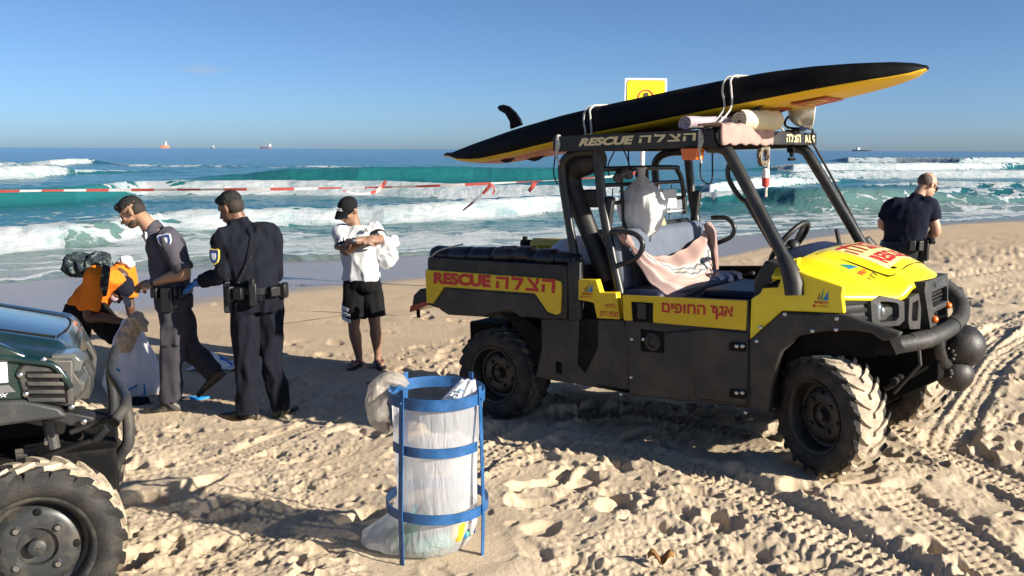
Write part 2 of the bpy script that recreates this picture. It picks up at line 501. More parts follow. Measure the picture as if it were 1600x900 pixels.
def track(pix, width=0.24, depth=0.024, pitch=0.062, lug=0.024, bank=0.012, z=0.08, world=None):
    pts = [ground_at(u, v, z)[:2] for u, v in pix] if world is None else [np.array(p[:2]) for p in world]
    pv, _ = spline([Vector((p[0], p[1], 0)) for p in pts], [0]*len(pts), 6)
    arc = 0
    for a, b in zip(pv[:-1], pv[1:]):
        a2, b2 = np.array(a[:2]), np.array(b[:2]); L = np.linalg.norm(b2-a2)
        if L < 1e-6: continue
        t = (b2-a2)/L; m = width*1.3
        lo, hi = np.minimum(a2, b2)-m, np.maximum(a2, b2)+m
        i0, i1 = max(0, int((lo[0]-SX0)/SC)), min(SNX, int((hi[0]-SX0)/SC)+1); j0, j1 = max(0, int((lo[1]-SY0)/SC)), min(SNY, int((hi[1]-SY0)/SC)+1)
        if i1 > i0 and j1 > j0:
            X, Y = GX[j0:j1, i0:i1]-a2[0], GY[j0:j1, i0:i1]-a2[1]
            al = X*t[0]+Y*t[1]; lat = -X*t[1]+Y*t[0]
            inside = (al >= 0) & (al < L) & (np.abs(lat) < m)
            q = np.abs(lat)/(width/2)
            ph = (arc+al)/pitch+np.where(lat > 0, 0.5, 0)
            chev = np.sin(2*np.pi*(ph-0.55*q))
            prof = -depth*(1-sstep(q, 0.85, 1.1))+bank*np.exp(-((q-1.35)/0.28)**2)*(0.75+np.clip(0.22*mid[j0:j1, i0:i1]+0.1*fine[j0:j1, i0:i1], -.5, .5))
            prof = prof+lug*(sstep(chev+0.75*np.cos(2*np.pi*np.abs(lat)/(width/4.2)), -0.6, 0.5)-0.6)*(1-sstep(q, 0.9, 1.05))*(0.75+0.25*fine[j0:j1, i0:i1])
            keep = 1-0.97*(1-sstep(q, 0.95, 1.3))
            R_ = relief[j0:j1, i0:i1]; I_ = imprint[j0:j1, i0:i1]
            relief[j0:j1, i0:i1] = np.where(inside, R_*keep, R_)
            imprint[j0:j1, i0:i1] = np.where(inside, I_*keep+prof, I_)
        arc += L
track([(700, 735), (820, 690), (960, 694), (1075, 727), (1230, 805), (1375, 881), (1480, 945)], 0.27)
track([(1330, 668), (1420, 684), (1500, 722), (1600, 768), (1720, 830)], 0.26, lug=0.024)
track([(1390, 770), (1500, 845), (1580, 910), (1640, 960)], 0.26, lug=0.016, bank=0.012)
track([(1475, 700), (1520, 612), (1560, 552), (1640, 500)], 0.30, lug=0.024)
track([(1440, 660), (1490, 590), (1540, 528), (1620, 480), (1760, 440)], 0.27, z=0.05)
track([(1330, 470), (1450, 446), (1600, 428), (1760, 415)], 0.27, z=0.0, lug=0.012)
track([(1330, 446), (1450, 425), (1600, 405), (1760, 392)], 0.27, z=-0.05, lug=0.012)
track([(720, 720), (800, 672), (900, 650), (1010, 648), (1180, 690)], 0.25, z=0.02)
track([(600, 900), (680, 780), (760, 700), (850, 655)], 0.24, lug=0.014)
track([(190, 730), (330, 700), (420, 660), (520, 610), (640, 560)], 0.22, depth=0.02, lug=0.008, bank=0.012)
H = relief+imprint+rough*0.0034*fine*(0.4+0.8*patch)
# the wheels stand in hollows with sand pushed up around them
WHEELS = [(0, -0.64), (0, 0.64), (2.345, -0.66), (2.345, 0.66)]
for x, y in WHEELS:
    p = VW((x, y, 0)); d_ = np.hypot(GX-p[0], GY-p[1])
    H = H*(0.25+0.75*sstep(d_, 0.12, 0.4))+0.03*np.exp(-((d_-0.33)/0.12)**2)-0.01*np.exp(-(d_/0.2)**2)

_b = ground_at(684, 850, 0.10); d_ = np.hypot(GX-_b[0], GY-_b[1]); H = H*(0.15+0.85*sstep(d_, 0.30, 0.6))-0.012*(1-sstep(d_, 0.28, 0.45))
# far relief, coarse
FX0, FY0, FC = -40.0, 0.0, 0.05
far1 = fft_noise(1100, 1900, FC, 0.12, 2.5, 1.0, rng)
far2 = fft_noise(1100, 1900, FC, 0.5, 6.0, 1.3, rng)
def sand_z(x, y):
    s_ = s_of(x, y)
    z = base_z(x, y)
    fade = sstep(s_, -4, 2)*(1-sstep(s_, 11.5, 15.5))
    amp = 0.010+0.016*sstep(a_of(x, y), 5, 9)*(1-sstep(s_, 9, 13))
    f = fade*amp*(sample(far1, x, y, FX0, FY0, FC, True)+0.8*sample(far2, x, y, FX0, FY0, FC, True))
    ex = np.minimum(np.minimum(x-SX0, SX0+SC*SNX-x), np.minimum(y-SY0, SY0+SC*SNY-y))
    w = sstep(ex, 0.02, 1.2)
    n = sample(H, x, y, SX0, SY0, SC)
    return z+f*(1-w)+n*w

def ring_mesh(name, az, rr, zfun, m, attrs=None, kind='structure'):
    na, nr = len(az), len(rr)
    A, Rr = np.meshgrid(az, rr)
    x, y = Rr*np.sin(A), Rr*np.cos(A)
    z, at_ = zfun(x, y)
    co = np.stack([x, y, z], -1).reshape(-1, 3).astype(np.float32)
    i = np.arange(nr-1)[:, None]*na; j = np.arange(na)[None, :]; k = (j+1) % na
    quads = np.stack([i+j, i+na+j, i+na+k, i+k], -1).reshape(-1, 4)[:, ::-1]
    me = bpy.data.meshes.new(name)
    nq = len(quads)
    me.vertices.add(len(co)); me.vertices.foreach_set('co', co.ravel())
    me.loops.add(nq*4); me.loops.foreach_set('vertex_index', quads.ravel().astype(np.int32))
    me.polygons.add(nq); me.polygons.foreach_set('loop_start', np.arange(0, nq*4, 4, dtype=np.int32))
    me.update(calc_edges=True); me.validate()
    for k_, val in at_.items():
        a_ = me.attributes.new(k_, 'FLOAT', 'POINT'); a_.data.foreach_set('value', val.reshape(-1).astype(np.float32))
    me.shade_smooth(); me.materials.append(m)
    o = bpy.data.objects.new(name, me); C.objects.link(o); o['kind'] = kind
    return o
def azimuths(n_in, half=33.5, step=3.0):
    inn = np.radians(np.linspace(-half, half, n_in))
    out = np.radians(np.arange(half+0.6, 360-half-0.5, step))
    return np.concatenate([inn, out])

def attr_node(n, name):
    a = n.new('ShaderNodeAttribute'); a.attribute_name = name; return a.outputs['Fac']
def sand_material():
    m = bpy.data.materials.new('sand'); m.use_nodes = True
    nt = m.node_tree; n, l = nt.nodes, nt.links; b = n['Principled BSDF']
    tc = n.new('ShaderNodeTexCoord')
    def noise_(sc, det=5, rg=0.6):
        t = n.new('ShaderNodeTexNoise'); t.inputs['Scale'].default_value = sc; t.inputs['Detail'].default_value = det; t.inputs['Roughness'].default_value = rg
        l.new(tc.outputs['Object'], t.inputs['Vector']); return t.outputs['Fac']
    def mixc(f, a, c):
        x = n.new('ShaderNodeMix'); x.data_type = 'RGBA'; l.new(f, x.inputs[0])
        if isinstance(a, tuple): x.inputs[6].default_value = (*a, 1)
        else: l.new(a, x.inputs[6])
        if isinstance(c, tuple): x.inputs[7].default_value = (*c, 1)
        else: l.new(c, x.inputs[7])
        return x.outputs[2]
    def rng_(s_, a, c, lo=0.0, hi=1.0):
        r_ = n.new('ShaderNodeMapRange'); r_.inputs['From Min'].default_value = a; r_.inputs['From Max'].default_value = c
        r_.inputs['To Min'].default_value = lo; r_.inputs['To Max'].default_value = hi; l.new(s_, r_.inputs['Value']); return r_.outputs[0]
    c1 = mixc(rng_(noise_(1.3, 6), 0.35, 0.65), (0.60, 0.48, 0.34), (0.68, 0.555, 0.41))
    c2 = mixc(rng_(noise_(240, 3), 0.40, 0.80), c1, (0.42, 0.31, 0.19))
    c3 = mixc(rng_(noise_(60, 8, 0.8), 0.70, 0.80, 0, 0.7), c2, (0.14, 0.095, 0.06))
    damp = mixc(rng_(noise_(2.2, 5), 0.3, 0.7), (0.45, 0.34, 0.225), (0.52, 0.40, 0.275))
    c4 = mixc(attr_node(n, 'damp'), c3, damp)
    c5 = mixc(attr_node(n, 'wet'), c4, (0.25, 0.21, 0.175))
    l.new(c5, b.inputs['Base Color'])
    l.new(rng_(attr_node(n, 'wet'), 0, 1, 0.95, 0.27), b.inputs['Roughness'])
    l.new(rng_(attr_node(n, 'wet'), 0, 1, 0.15, 0.42), b.inputs['Specular IOR Level'])
    bp = n.new('ShaderNodeBump'); bp.inputs['Distance'].default_value = 0.012
    l.new(rng_(attr_node(n, 'wet'), 0, 0.7, 0.75, 0.03), bp.inputs['Strength'])
    ad = n.new('ShaderNodeMath'); ad.operation = 'ADD'
    l.new(noise_(170, 6, 0.75), ad.inputs[0]); l.new(noise_(45, 4), ad.inputs[1])
    l.new(ad.outputs[0], bp.inputs['Height']); l.new(bp.outputs[0], b.inputs['Normal'])
    return m
WET = [(-300, 530), (0, 506), (280, 481), (640, 441), (870, 424), (1120, 404), (1250, 375), (1360, 354), (1480, 347), (1600, 342), (1900, 330)]
WETQ = np.array([((lambda p: (p[0]/p[1], p[1]))(ground_at(u, v, -0.27))) for u, v in WET]).T
def sand_fun(x, y):
    z = sand_z(x, y)
    s_ = s_of(x, y); a_ = a_of(x, y)
    wob = 0.5*np.sin(a_*0.55+1.0)+0.35*np.sin(a_*1.3)+0.25*sample(far2, x, y, FX0, FY0, FC, True)
    tq = np.where(y > 1, x/np.maximum(y, 1), 99)
    wet = sstep((y-np.interp(tq, WETQ[0], WETQ[1]))*0.85+0.35*wob, -0.5, 0.6)*(y > 1)
    damp = sstep(s_+0.3*wob, 6.9, 8.4)
    damp = damp*(1-0.75*sstep(a_, 5.5, 9)*(1-sstep(s_, 9.5, 12)))
    return z, {'wet': wet, 'damp': damp}
_v = np.concatenate([np.linspace(2600, 1010, 24, endpoint=False), np.arange(1010, 330, -1.6), np.linspace(329, 243, 60)])
rr_sand = np.concatenate([[0.05], 1.9*F/(_v-233.5), [700, 1500, 4000]])
ring_mesh('sand', azimuths(1060), rr_sand, sand_fun, sand_material())

# ---------------------------------------------------------------- sea
tile = fft_noise(1024, 1024, 1.0, 4, 300, 1.3, rng)
tile2 = fft_noise(1024, 1024, 1.0, 3, 60, 0.9, rng)
# breaking waves: (column, row of the foot, height m, foam 0..1) of the photograph, turned into places on the water
BREAK = [
    [(-160, 262, .6, 1), (0, 261, .6, 1), (40, 260, .35, .8), (80, 260, .7, 1), (138, 257, .7, 1), (152, 257, .5, 0), (175, 258, .2, 0.1), (200, 261, .22, .8), (330, 262, .18, .6), (420, 263, .14, .5), (480, 263, .2, .65), (600, 264, .16, .5), (650, 265, .1, 0), (760, 266, 0, 0)],
    [(-160, 286, .8, 1), (0, 285, .85, 1), (60, 282, .85, 1), (88, 277, .75, 1), (120, 275, .4, .45), (170, 273, .2, .3), (260, 271, .1, .12), (330, 275, 0, 0)],
    [(380, 284, .4, 0), (450, 285, .8, 0), (560, 286, .95, .06), (650, 285, 1.0, .1), (740, 284, 1.0, .08), (870, 284, .9, 0), (960, 285, .6, 0), (1010, 286, 0, 0)],
    [(-160, 326, .45, 0), (0, 325, .6, 0), (120, 320, .6, .05), (190, 312, .62, .35), (230, 309, .66, 1), (300, 309, .68, 1), (450, 308, .66, 1), (600, 310, .66, 1), (700, 313, .62, 1), (870, 316, .6, .95), (960, 316, .55, .8), (1020, 318, .4, .3), (1060, 319, 0, 0)],
    [(-160, 415, .38, 1), (0, 405, .40, 1), (60, 400, .42, 1), (95, 396, .44, .75), (110, 396, .45, .28), (170, 388, .45, .30), (230, 378, .42, .4), (255, 368, .42, .95), (300, 366, .45, 1), (400, 360, .42, .9), (540, 354, .5, .95), (600, 354, .52, 1), (700, 349, .55, 1), (800, 342, .55, 1), (870, 334, .5, 1), (960, 330, .42, .9), (1060, 330, .35, .7), (1110, 331, .2, 0)],
    [(1290, 252, .3, 0), (1325, 254, .9, .9), (1400, 254, 1.0, 1), (1500, 257, 1.1, 1), (1600, 256, 1.1, 1), (1800, 256, 1.0, 1)],
    [(1190, 268, .3, .1), (1240, 270, .75, .9), (1400, 269, .85, 1), (1560, 265, .85, 1), (1590, 264, .7, .3), (1800, 263, .7, .2)],
    [(1190, 283, .3, .3), (1280, 281, .65, .9), (1400, 280, .65, 1), (1600, 279, .65, 1), (1800, 279, .6, 1)],
    [(1060, 300, .2, .2), (1110, 304, .5, .8), (1190, 296, .6, 1), (1262, 289, .4, .8), (1330, 286, .2, .2), (1380, 286, 0, 0)],
    [(1080, 324, .3, .45), (1120, 327, .5, .5), (1180, 327, .6, .2), (1240, 331, .66, .12), (1300, 332, .66, .08), (1390, 330, .6, .10), (1450, 327, .5, .15), (1540, 324, .35, .2), (1600, 320, .3, .3), (1800, 316, .3, .4)],
    [(1420, 293, .3, .5), (1500, 294, .4, .8), (1560, 294, .35, .8), (1640, 293, .3, .6), (1800, 292, .3, .6)],
    [(1280, 312, .2, .2), (1400, 310, .25, .4), (1500, 306, .3, .5), (1600, 307, .3, .6), (1800, 306, .3, .6)],
]
brk = []
for b_ in BREAK:
    q = []
    if b_[0][0] > 0: b_ = [(b_[0][0]-130, b_[0][1]+1, 0, 0)]+b_
    for u, v, A_, f_ in b_:
        p = ground_at(u, v, SEA); q.append((p[0]/p[1], p[1], A_, f_))
    q.sort(); brk.append(np.array(q).T)
SHORE = [(-300, 478), (0, 441), (60, 434), (110, 424), (190, 412), (300, 402), (400, 392), (455, 397), (520, 399), (610, 394), (700, 389), (800, 384), (870, 380), (1000, 378), (1120, 372), (1210, 364), (1300, 355), (1400, 349), (1500, 342), (1600, 336), (1900, 325)]
q = []
for u, v in SHORE:
    p = ground_at(u, v, SEA+0.01); q.append((a_of(p[0], p[1]), s_of(p[0], p[1])))
q.sort(); shq = np.array(q).T
def sea_fun(x, y):
    s_, a_ = s_of(x, y), a_of(x, y)
    dist = np.hypot(x, y)
    n1 = sample(tile, a_*6.0, s_*14.0, 0, 0, 1.0, True)           # about 0.5..30 m
    n2 = sample(tile2, a_*9.0, s_*12.0, 0, 0, 1.0, True)
    n3 = sample(tile, a_*0.5+300, s_*1.3+77, 0, 0, 1.0, True)
    out = sstep(s_, 18, 26)
    fadeh = 1-sstep(dist, 700, 2500)
    h = (0.022*n1*out+0.010*n2*out+0.05*n3*out*sstep(s_, 30, 90)+0.02*n3*out)*fadeh
    foam = np.zeros_like(s_); tint = np.zeros_like(s_)
    tq = np.where(y > 1, x/np.maximum(y, 1), 99)
    for a0, s0, A0, f0 in brk:
        sb = np.interp(tq, a0, s0); A_ = np.interp(tq, a0, A0); f_ = np.interp(tq, a0, f0)*(np.abs(tq) < 2)
        A_ = A_*(np.abs(tq) < 2)
        edge = 1.0
        reach = np.clip(sb/60, 0.3, 2.2)
        d = (y-sb)*0.85+np.minimum(reach, 1.0)*(0.55*sample(tile, tq*60+55+a0[0]*70, sb*0, 0, 0, 1.0, True)+0.05*n2*f_*(1-sstep(dist, 18, 38)))
        w1 = 1.25*A_+0.30+0.011*np.clip(dist-20, 0, 200)
        wb = 2.2+5.0*A_*np.clip(reach, 0.5, 2)
        up = sstep(d, 0, w1)
        prof = np.where(d < w1, up, np.exp(-((d-w1)/wb)**2))
        h = h+A_*prof*(1+(1-0.95*sstep(dist, 18, 38))*np.clip(f_*(0.07*n1+0.05*n2), -0.2, 0.25)*sstep(d, 0, w1*0.7)*(1-sstep(d, w1*1.3, w1*2.2)))
        roll = sstep(d, -0.15*w1, 0.12*w1)*(1-sstep(d, w1*1.0, w1*1.05+0.25+0.5*A_))
        thin = f_ < 0.5
        crest = np.exp(-((d-w1*0.95)/(0.30*w1+0.1))**2)
        foam = np.maximum(foam, np.where(thin, f_*1.5*crest+0.55*f_*roll, roll*(0.30+0.36*f_+0.12*n3+0.05*n2)*f_**0.5))
        back = sstep(d, w1, w1*1.2)*np.exp(-np.clip(d-w1, 0, None)/(2.2*reach+0.5))
        front = np.exp(-np.clip(-d, 0, None)/(3.4*reach+0.8))*(d < 0)
        foam = np.maximum(foam, f_*(0.47*back+0.47*front))
        tint = np.maximum(tint, np.clip(A_*1.5, 0, 1)*np.exp(-((d-w1*0.75)/(w1*0.8))**2)*(A_ > 0.05))
    # spent, lacy surf nearer the shore
    ssh = np.interp(a_, shq[0], shq[1])
    dsh = s_-ssh+0.22*sample(tile, a_*20, a_*3, 0, 0, 1.0, True)*np.ones_like(s_)+0.10*n1
    near = (1-sstep(dsh, 8, 46))
    rgt = sstep(a_, 14, 26)
    lace = (0.325*near+0.06*n3*near)*(1-0.22*sstep(a_, 9, 20))
    lace += 0.22*sstep(dsh, 0.2, 1.0)*(1-sstep(dsh, 1.5, 7.0))*sstep(a_, 0.5, 5)
    foam = np.maximum(foam, lace*sstep(dsh, 0.0, 0.4))
    edge = np.exp(-((dsh-0.12)/0.16)**2)+0.45*np.exp(-((dsh-1.6-0.3*n1)/0.25)**2)*near
    foam = np.maximum(foam, edge*1.05)
    # water runs out to a thin sheet at the shore and dives under the sand behind it
    z = SEA+h*sstep(dsh, 0.1, 3.0)+0.012
    z = np.where(dsh < 0, SEA+0.012-0.16*np.clip(-dsh, 0, 6), z)
    deep = sstep(s_, 80, 260)
    shallow = 1-sstep(dsh, 0.5, 9)
    return z, {'foam': np.clip(foam, 0, 1.3), 'tint': np.clip(tint, 0, 1), 'deep': deep, 'shallow': shallow}
def sea_material():
    m = bpy.data.materials.new('sea_water'); m.use_nodes = True
    nt = m.node_tree; n, l = nt.nodes, nt.links; b = n['Principled BSDF']
    tc = n.new('ShaderNodeTexCoord')
    mp = n.new('ShaderNodeMapping'); mp.inputs['Rotation'].default_value = (0, 0, -math.atan2(0.53, 0.85))
    mp.vector_type = 'POINT'
    l.new(tc.outputs['Object'], mp.inputs['Vector'])
    def noise_(sc, det=5, rg=0.6, stretch=(1, 1, 1), dist=0.0):
        mq = n.new('ShaderNodeMapping'); mq.inputs['Scale'].default_value = stretch; l.new(mp.outputs[0], mq.inputs['Vector'])
        t = n.new('ShaderNodeTexNoise'); t.inputs['Scale'].default_value = sc; t.inputs['Detail'].default_value = det; t.inputs['Roughness'].default_value = rg
        t.inputs['Distortion'].default_value = dist
        l.new(mq.outputs[0], t.inputs['Vector']); return t.outputs['Fac']
    def mixc(f, a, c):
        x = n.new('ShaderNodeMix'); x.data_type = 'RGBA'; l.new(f, x.inputs[0])
        if isinstance(a, tuple): x.inputs[6].default_value = (*a, 1)
        else: l.new(a, x.inputs[6])
        if isinstance(c, tuple): x.inputs[7].default_value = (*c, 1)
        else: l.new(c, x.inputs[7])
        return x.outputs[2]
    def rng_(s_, a, c, lo=0.0, hi=1.0):
        r_ = n.new('ShaderNodeMapRange'); r_.inputs['From Min'].default_value = a; r_.inputs['From Max'].default_value = c
        r_.inputs['To Min'].default_value = lo; r_.inputs['To Max'].default_value = hi; l.new(s_, r_.inputs['Value']); return r_.outputs[0]
    def mth(op, a, c):
        x = n.new('ShaderNodeMath'); x.operation = op
        for i_, q_ in enumerate((a, c)):
            if isinstance(q_, (int, float)): x.inputs[i_].default_value = q_
            else: l.new(q_, x.inputs[i_])
        return x.outputs[0]
    var = noise_(0.11, 5, 0.6, (0.35, 1, 1))
    teal = mixc(rng_(var, 0.35, 0.65), (0.011, 0.098, 0.112), (0.016, 0.135, 0.138))
    deepc = mixc(rng_(var, 0.35, 0.65), (0.007, 0.055, 0.118), (0.012, 0.085, 0.155))
    w = mixc(attr_node(n, 'deep'), teal, deepc)
    w = mixc(rng_(mth('MULTIPLY', attr_node(n, 'tint'), rng_(noise_(0.7, 8, 0.7, (0.3, 1, 1), 0.5), 0.36, 0.6, 0.10, 1)), 0, 1, 0, 0.6), w, (0.018, 0.145, 0.145))
    w = mixc(rng_(attr_node(n, 'shallow'), 0, 1, 0, 0.75), w, (0.20, 0.22, 0.19))
    # lacy foam: a thin web that closes up as the foam attribute rises
    warp = n.new('ShaderNodeTexNoise'); warp.inputs['Scale'].default_value = 1.1; warp.inputs['Detail'].default_value = 4
    l.new(mp.outputs[0], warp.inputs['Vector'])
    wv = n.new('ShaderNodeVectorMath'); wv.operation = 'MULTIPLY_ADD'
    l.new(warp.outputs['Color'], wv.inputs[0]); wv.inputs[1].default_value = (1.3, 1.3, 0); l.new(mp.outputs[0], wv.inputs[2])
    def web(sc, st):
        mq = n.new('ShaderNodeMapping'); mq.inputs['Scale'].default_value = st; l.new(wv.outputs[0], mq.inputs['Vector'])
        v_ = n.new('ShaderNodeTexVoronoi'); v_.feature = 'DISTANCE_TO_EDGE'; v_.inputs['Scale'].default_value = sc
        l.new(mq.outputs[0], v_.inputs['Vector']); return v_.outputs['Distance']
    w1 = rng_(web(0.9, (0.55, 1, 1)), 0, 0.38); w2 = rng_(web(2.6, (0.6, 1, 1)), 0, 0.40)
    lace = mth('ADD', mth('MULTIPLY', w1, 0.45), mth('MULTIPLY', w2, 0.25))
    lace = mth('ADD', lace, mth('MULTIPLY', noise_(1.6, 9, 0.72, (0.5, 1, 1), 0.6), 0.85))
    lace = mth('ADD', lace, mth('MULTIPLY', noise_(0.22, 5, 0.65, (0.4, 1, 1)), 0.55))
    thr = mth('SUBTRACT', mth('MULTIPLY', attr_node(n, 'foam'), 1.75), mth('SUBTRACT', lace, 0.16))
    fm = rng_(thr, 0.0, 0.11)
    fcol = mixc(rng_(mth('ADD', mth('MULTIPLY', noise_(1.1, 9, 0.74, (0.5, 1, 1.6), 0.5), 0.7), mth('MULTIPLY', noise_(4.5, 6, 0.7, (0.6, 1, 1.5)), 0.3)), 0.36, 0.56), (0.22, 0.34, 0.37), (0.54, 0.56, 0.575))
    col = mixc(fm, w, fcol)
    l.new(col, b.inputs['Base Color'])
    l.new(rng_(fm, 0, 1, 0.16, 0.85), b.inputs['Roughness'])
    l.new(rng_(fm, 0, 1, 0.36, 0.1), b.inputs['Specular IOR Level'])
    b.inputs['IOR'].default_value = 1.33
    bp = n.new('ShaderNodeBump'); bp.inputs['Strength'].default_value = 0.55; bp.inputs['Distance'].default_value = 0.25
    hh = mth('ADD', noise_(0.9, 7, 0.62, (0.45, 1, 1)), mth('MULTIPLY', noise_(5.5, 4, 0.6, (0.6, 1, 1)), 0.16))
    hh = mth('ADD', hh, mth('MULTIPLY', mth('MULTIPLY', fm, noise_(2.6, 9, 0.78)), 2.0))
    l.new(hh, bp.inputs['Height']); l.new(bp.outputs[0], b.inputs['Normal'])
    return m
_v = np.concatenate([np.linspace(700, 470, 40, endpoint=False), np.arange(470, 300, -0.75), np.arange(300, 272, -0.5), np.arange(272, 243, -0.22), np.arange(243, 236, -0.3), np.linspace(236, 233.6, 16)])
rr_sea = np.concatenate([2.28*F/(_v-233.5), [60000]])
ring_mesh('sea', azimuths(1000, step=4.0), rr_sea, sea_fun, sea_material())

# ---------------------------------------------------------------- ships on the horizon
M_HULLR = mat('ship_red_hull', (0.42, 0.16, 0.10), 0.6); M_HULLD = mat('ship_dark_hull', (0.03, 0.045, 0.08), 0.6)
M_HULLG = mat('ship_grey_hull', (0.16, 0.13, 0.20), 0.6); M_SHIPW = mat('ship_white', (0.75, 0.75, 0.76), 0.5); M_SHIPG = mat('ship_grey', (0.25, 0.24, 0.27), 0.6)
def ship(u, w, h_, label, hull, house_at, house_h, masts, heading, Y=7000.0):
    p = at(u, 234.5, Y); px = Y/F
    r_ = thing('ship', (p[0], Y, SEA-1), label=label, cat='ship', group='ships on the horizon')
    r_.rotation_euler = (0, 0, heading)
    L, B, D = w*px, max(w*px*0.18, 12), h_*px
    mb = MB(); rings = []
    for t in np.linspace(0, 1, 9):
        bw = B/2*min(1, 0.55+2*t, 3.0*(1-t)+0.06); x = (t-0.5)*L; sh = D*(1+0.35*max(0, t-0.75)*4*0.5+0.1*(t < 0.12))
        rings.append([(x, -bw, sh), (x, -bw*0.8, 0), (x, bw*0.8, 0), (x, bw, sh)])
    mb.loft(rings); mb.build('hull', hull, r_, smooth=False)
    hx = (house_at-0.5)*L; hh = house_h*px
    mb = MB(); mb.box((hx, 0, D+hh*0.3), (L*0.16, B*0.9, hh*0.6)); mb.box((hx+L*0.01, 0, D+hh*0.75), (L*0.11, B*0.75, hh*0.35))
    o = mb.build('deckhouse', M_SHIPW, r_, smooth=False)
    mb = MB(); mb.tube([(hx-L*0.08, 0, D), (hx-L*0.09, 0, D+hh*1.1)], B*0.12, 8); mb.build('funnel', M_SHIPG, r_)
    for mx_, mh in masts:
        mb = MB(); mb.tube([((mx_-0.5)*L, 0, D*0.8), ((mx_-0.5)*L, 0, D+mh*px)], px*0.22, 6)
        mb.box(((mx_-0.5)*L, 0, D+mh*px*0.7), (px*0.3, B*0.8, px*0.35)); mb.build('mast', M_SHIPG, r_)
    mb = MB(); mb.box(((0.5-house_at)*L*0.5, 0, D+px*0.4), (L*0.4, B*0.6, px*0.9)); mb.build('deck_cargo', M_SHIPG, r_, smooth=False)
ship(258, 12.5, 4.5, 'small red hulled ship on the horizon, leftmost of the ships, its bow towards the beach', M_HULLR, 0.62, 6.5, [(0.15, 8), (0.8, 10)], R(20))
ship(333, 7, 1.8, 'tiny pale vessel on the horizon between the red ship and the grey ship', M_HULLG, 0.6, 3.6, [(0.8, 4)], R(8))
ship(416, 18, 3.4, 'grey ship with a white deckhouse at its right end and cranes on the horizon', M_HULLG, 0.84, 4.5, [(0.08, 6), (0.3, 6), (0.5, 5.5), (0.78, 9)], R(4))
ship(1347, 29, 2.2, 'long low dark freighter with a tall mast on the horizon at the right', M_HULLD, 0.3, 4.0, [(0.88, 11), (0.25, 6)], R(-4))

# ---------------------------------------------------------------- warning sign, barrier tape
M_SIGN = mat('sign_yellow', (0.90, 0.78, 0.01), 0.4, var=0.03)
M_INK = mat('sign_ink', (0.08, 0.05, 0.03), 0.5)
sx, sy = 1.80, 13.0
sz = float(base_z(sx, sy))
sg = thing('warning_sign', (sx, sy, sz), label='yellow square warning sign on a red and white post behind the surfboard', cat='sign')
sg.rotation_euler = (0, 0, R(5))
def rrect(w, h_, r_, n=5):
    pts = []
    for cx, cy, a0 in ((w/2-r_, h_/2-r_, 0), (-w/2+r_, h_/2-r_, 90), (-w/2+r_, -h_/2+r_, 180), (w/2-r_, -h_/2+r_, 270)):
        for k in range(n): a = R(a0+90*k/(n-1)); pts.append((cx+r_*math.cos(a), cy+r_*math.sin(a)))
    return pts
zc = 2.87-0.29-sz
def plate(w, h_, r_, yo, th, m, nm, par): mb = MB(); mb.prism([(a+0.015, b+zc) for a, b in rrect(w, h_, r_)], yo, yo+th); return mb.build(nm, m, par, smooth=False)
pl = plate(0.585, 0.58, 0.02, -0.05, 0.01, M_WHITE, 'panel', sg)
plate(0.535, 0.53, 0.04, -0.054, 0.003, M_INK, 'border_line', pl); plate(0.52, 0.515, 0.04, -0.058, 0.003, M_SIGN, 'yellow_face', pl)
mb = MB(); rg = []
for rad, oy in ((0.118, 0), (0.118, -0.004), (0.098, -0.004), (0.098, 0)): rg.append([(0.015+rad*math.cos(a), -0.059+oy, zc+0.02+rad*math.sin(a)) for a in np.linspace(0, 2*math.pi, 40, endpoint=False)])
mb.loft(rg+[rg[0]], cap=False); mb.build('symbol_ring', M_REDP, pl)
mb = MB(); mb.prism([(a+0.015, b+zc+0.02) for a, b in [(-.05, -.075), (.04, -.075), (.055, -.01), (.05, .03), (.035, .03), (.033, .07), (.018, .075), (.012, .08), (-.002, .08), (-.012, .075), (-.024, .07), (-.035, .06), (-.04, .01), (-.055, .02), (-.068, .01)]], -0.062, -0.058)
mb.build('hand_symbol', M_INK, pl, smooth=False)
mb = MB(); mb.tube([(0.0, 0, -0.3), (0.0, 0, zc+0.2)], 0.035, 14); mb.build('post', M_WHITE, sg)
for zz in (0.55, 1.05): mb = MB(); mb.tube([(0.0, 0, zz), (0.0, 0, zz+0.3)], 0.0375, 14); mb.build('red_band', M_REDP, sg)
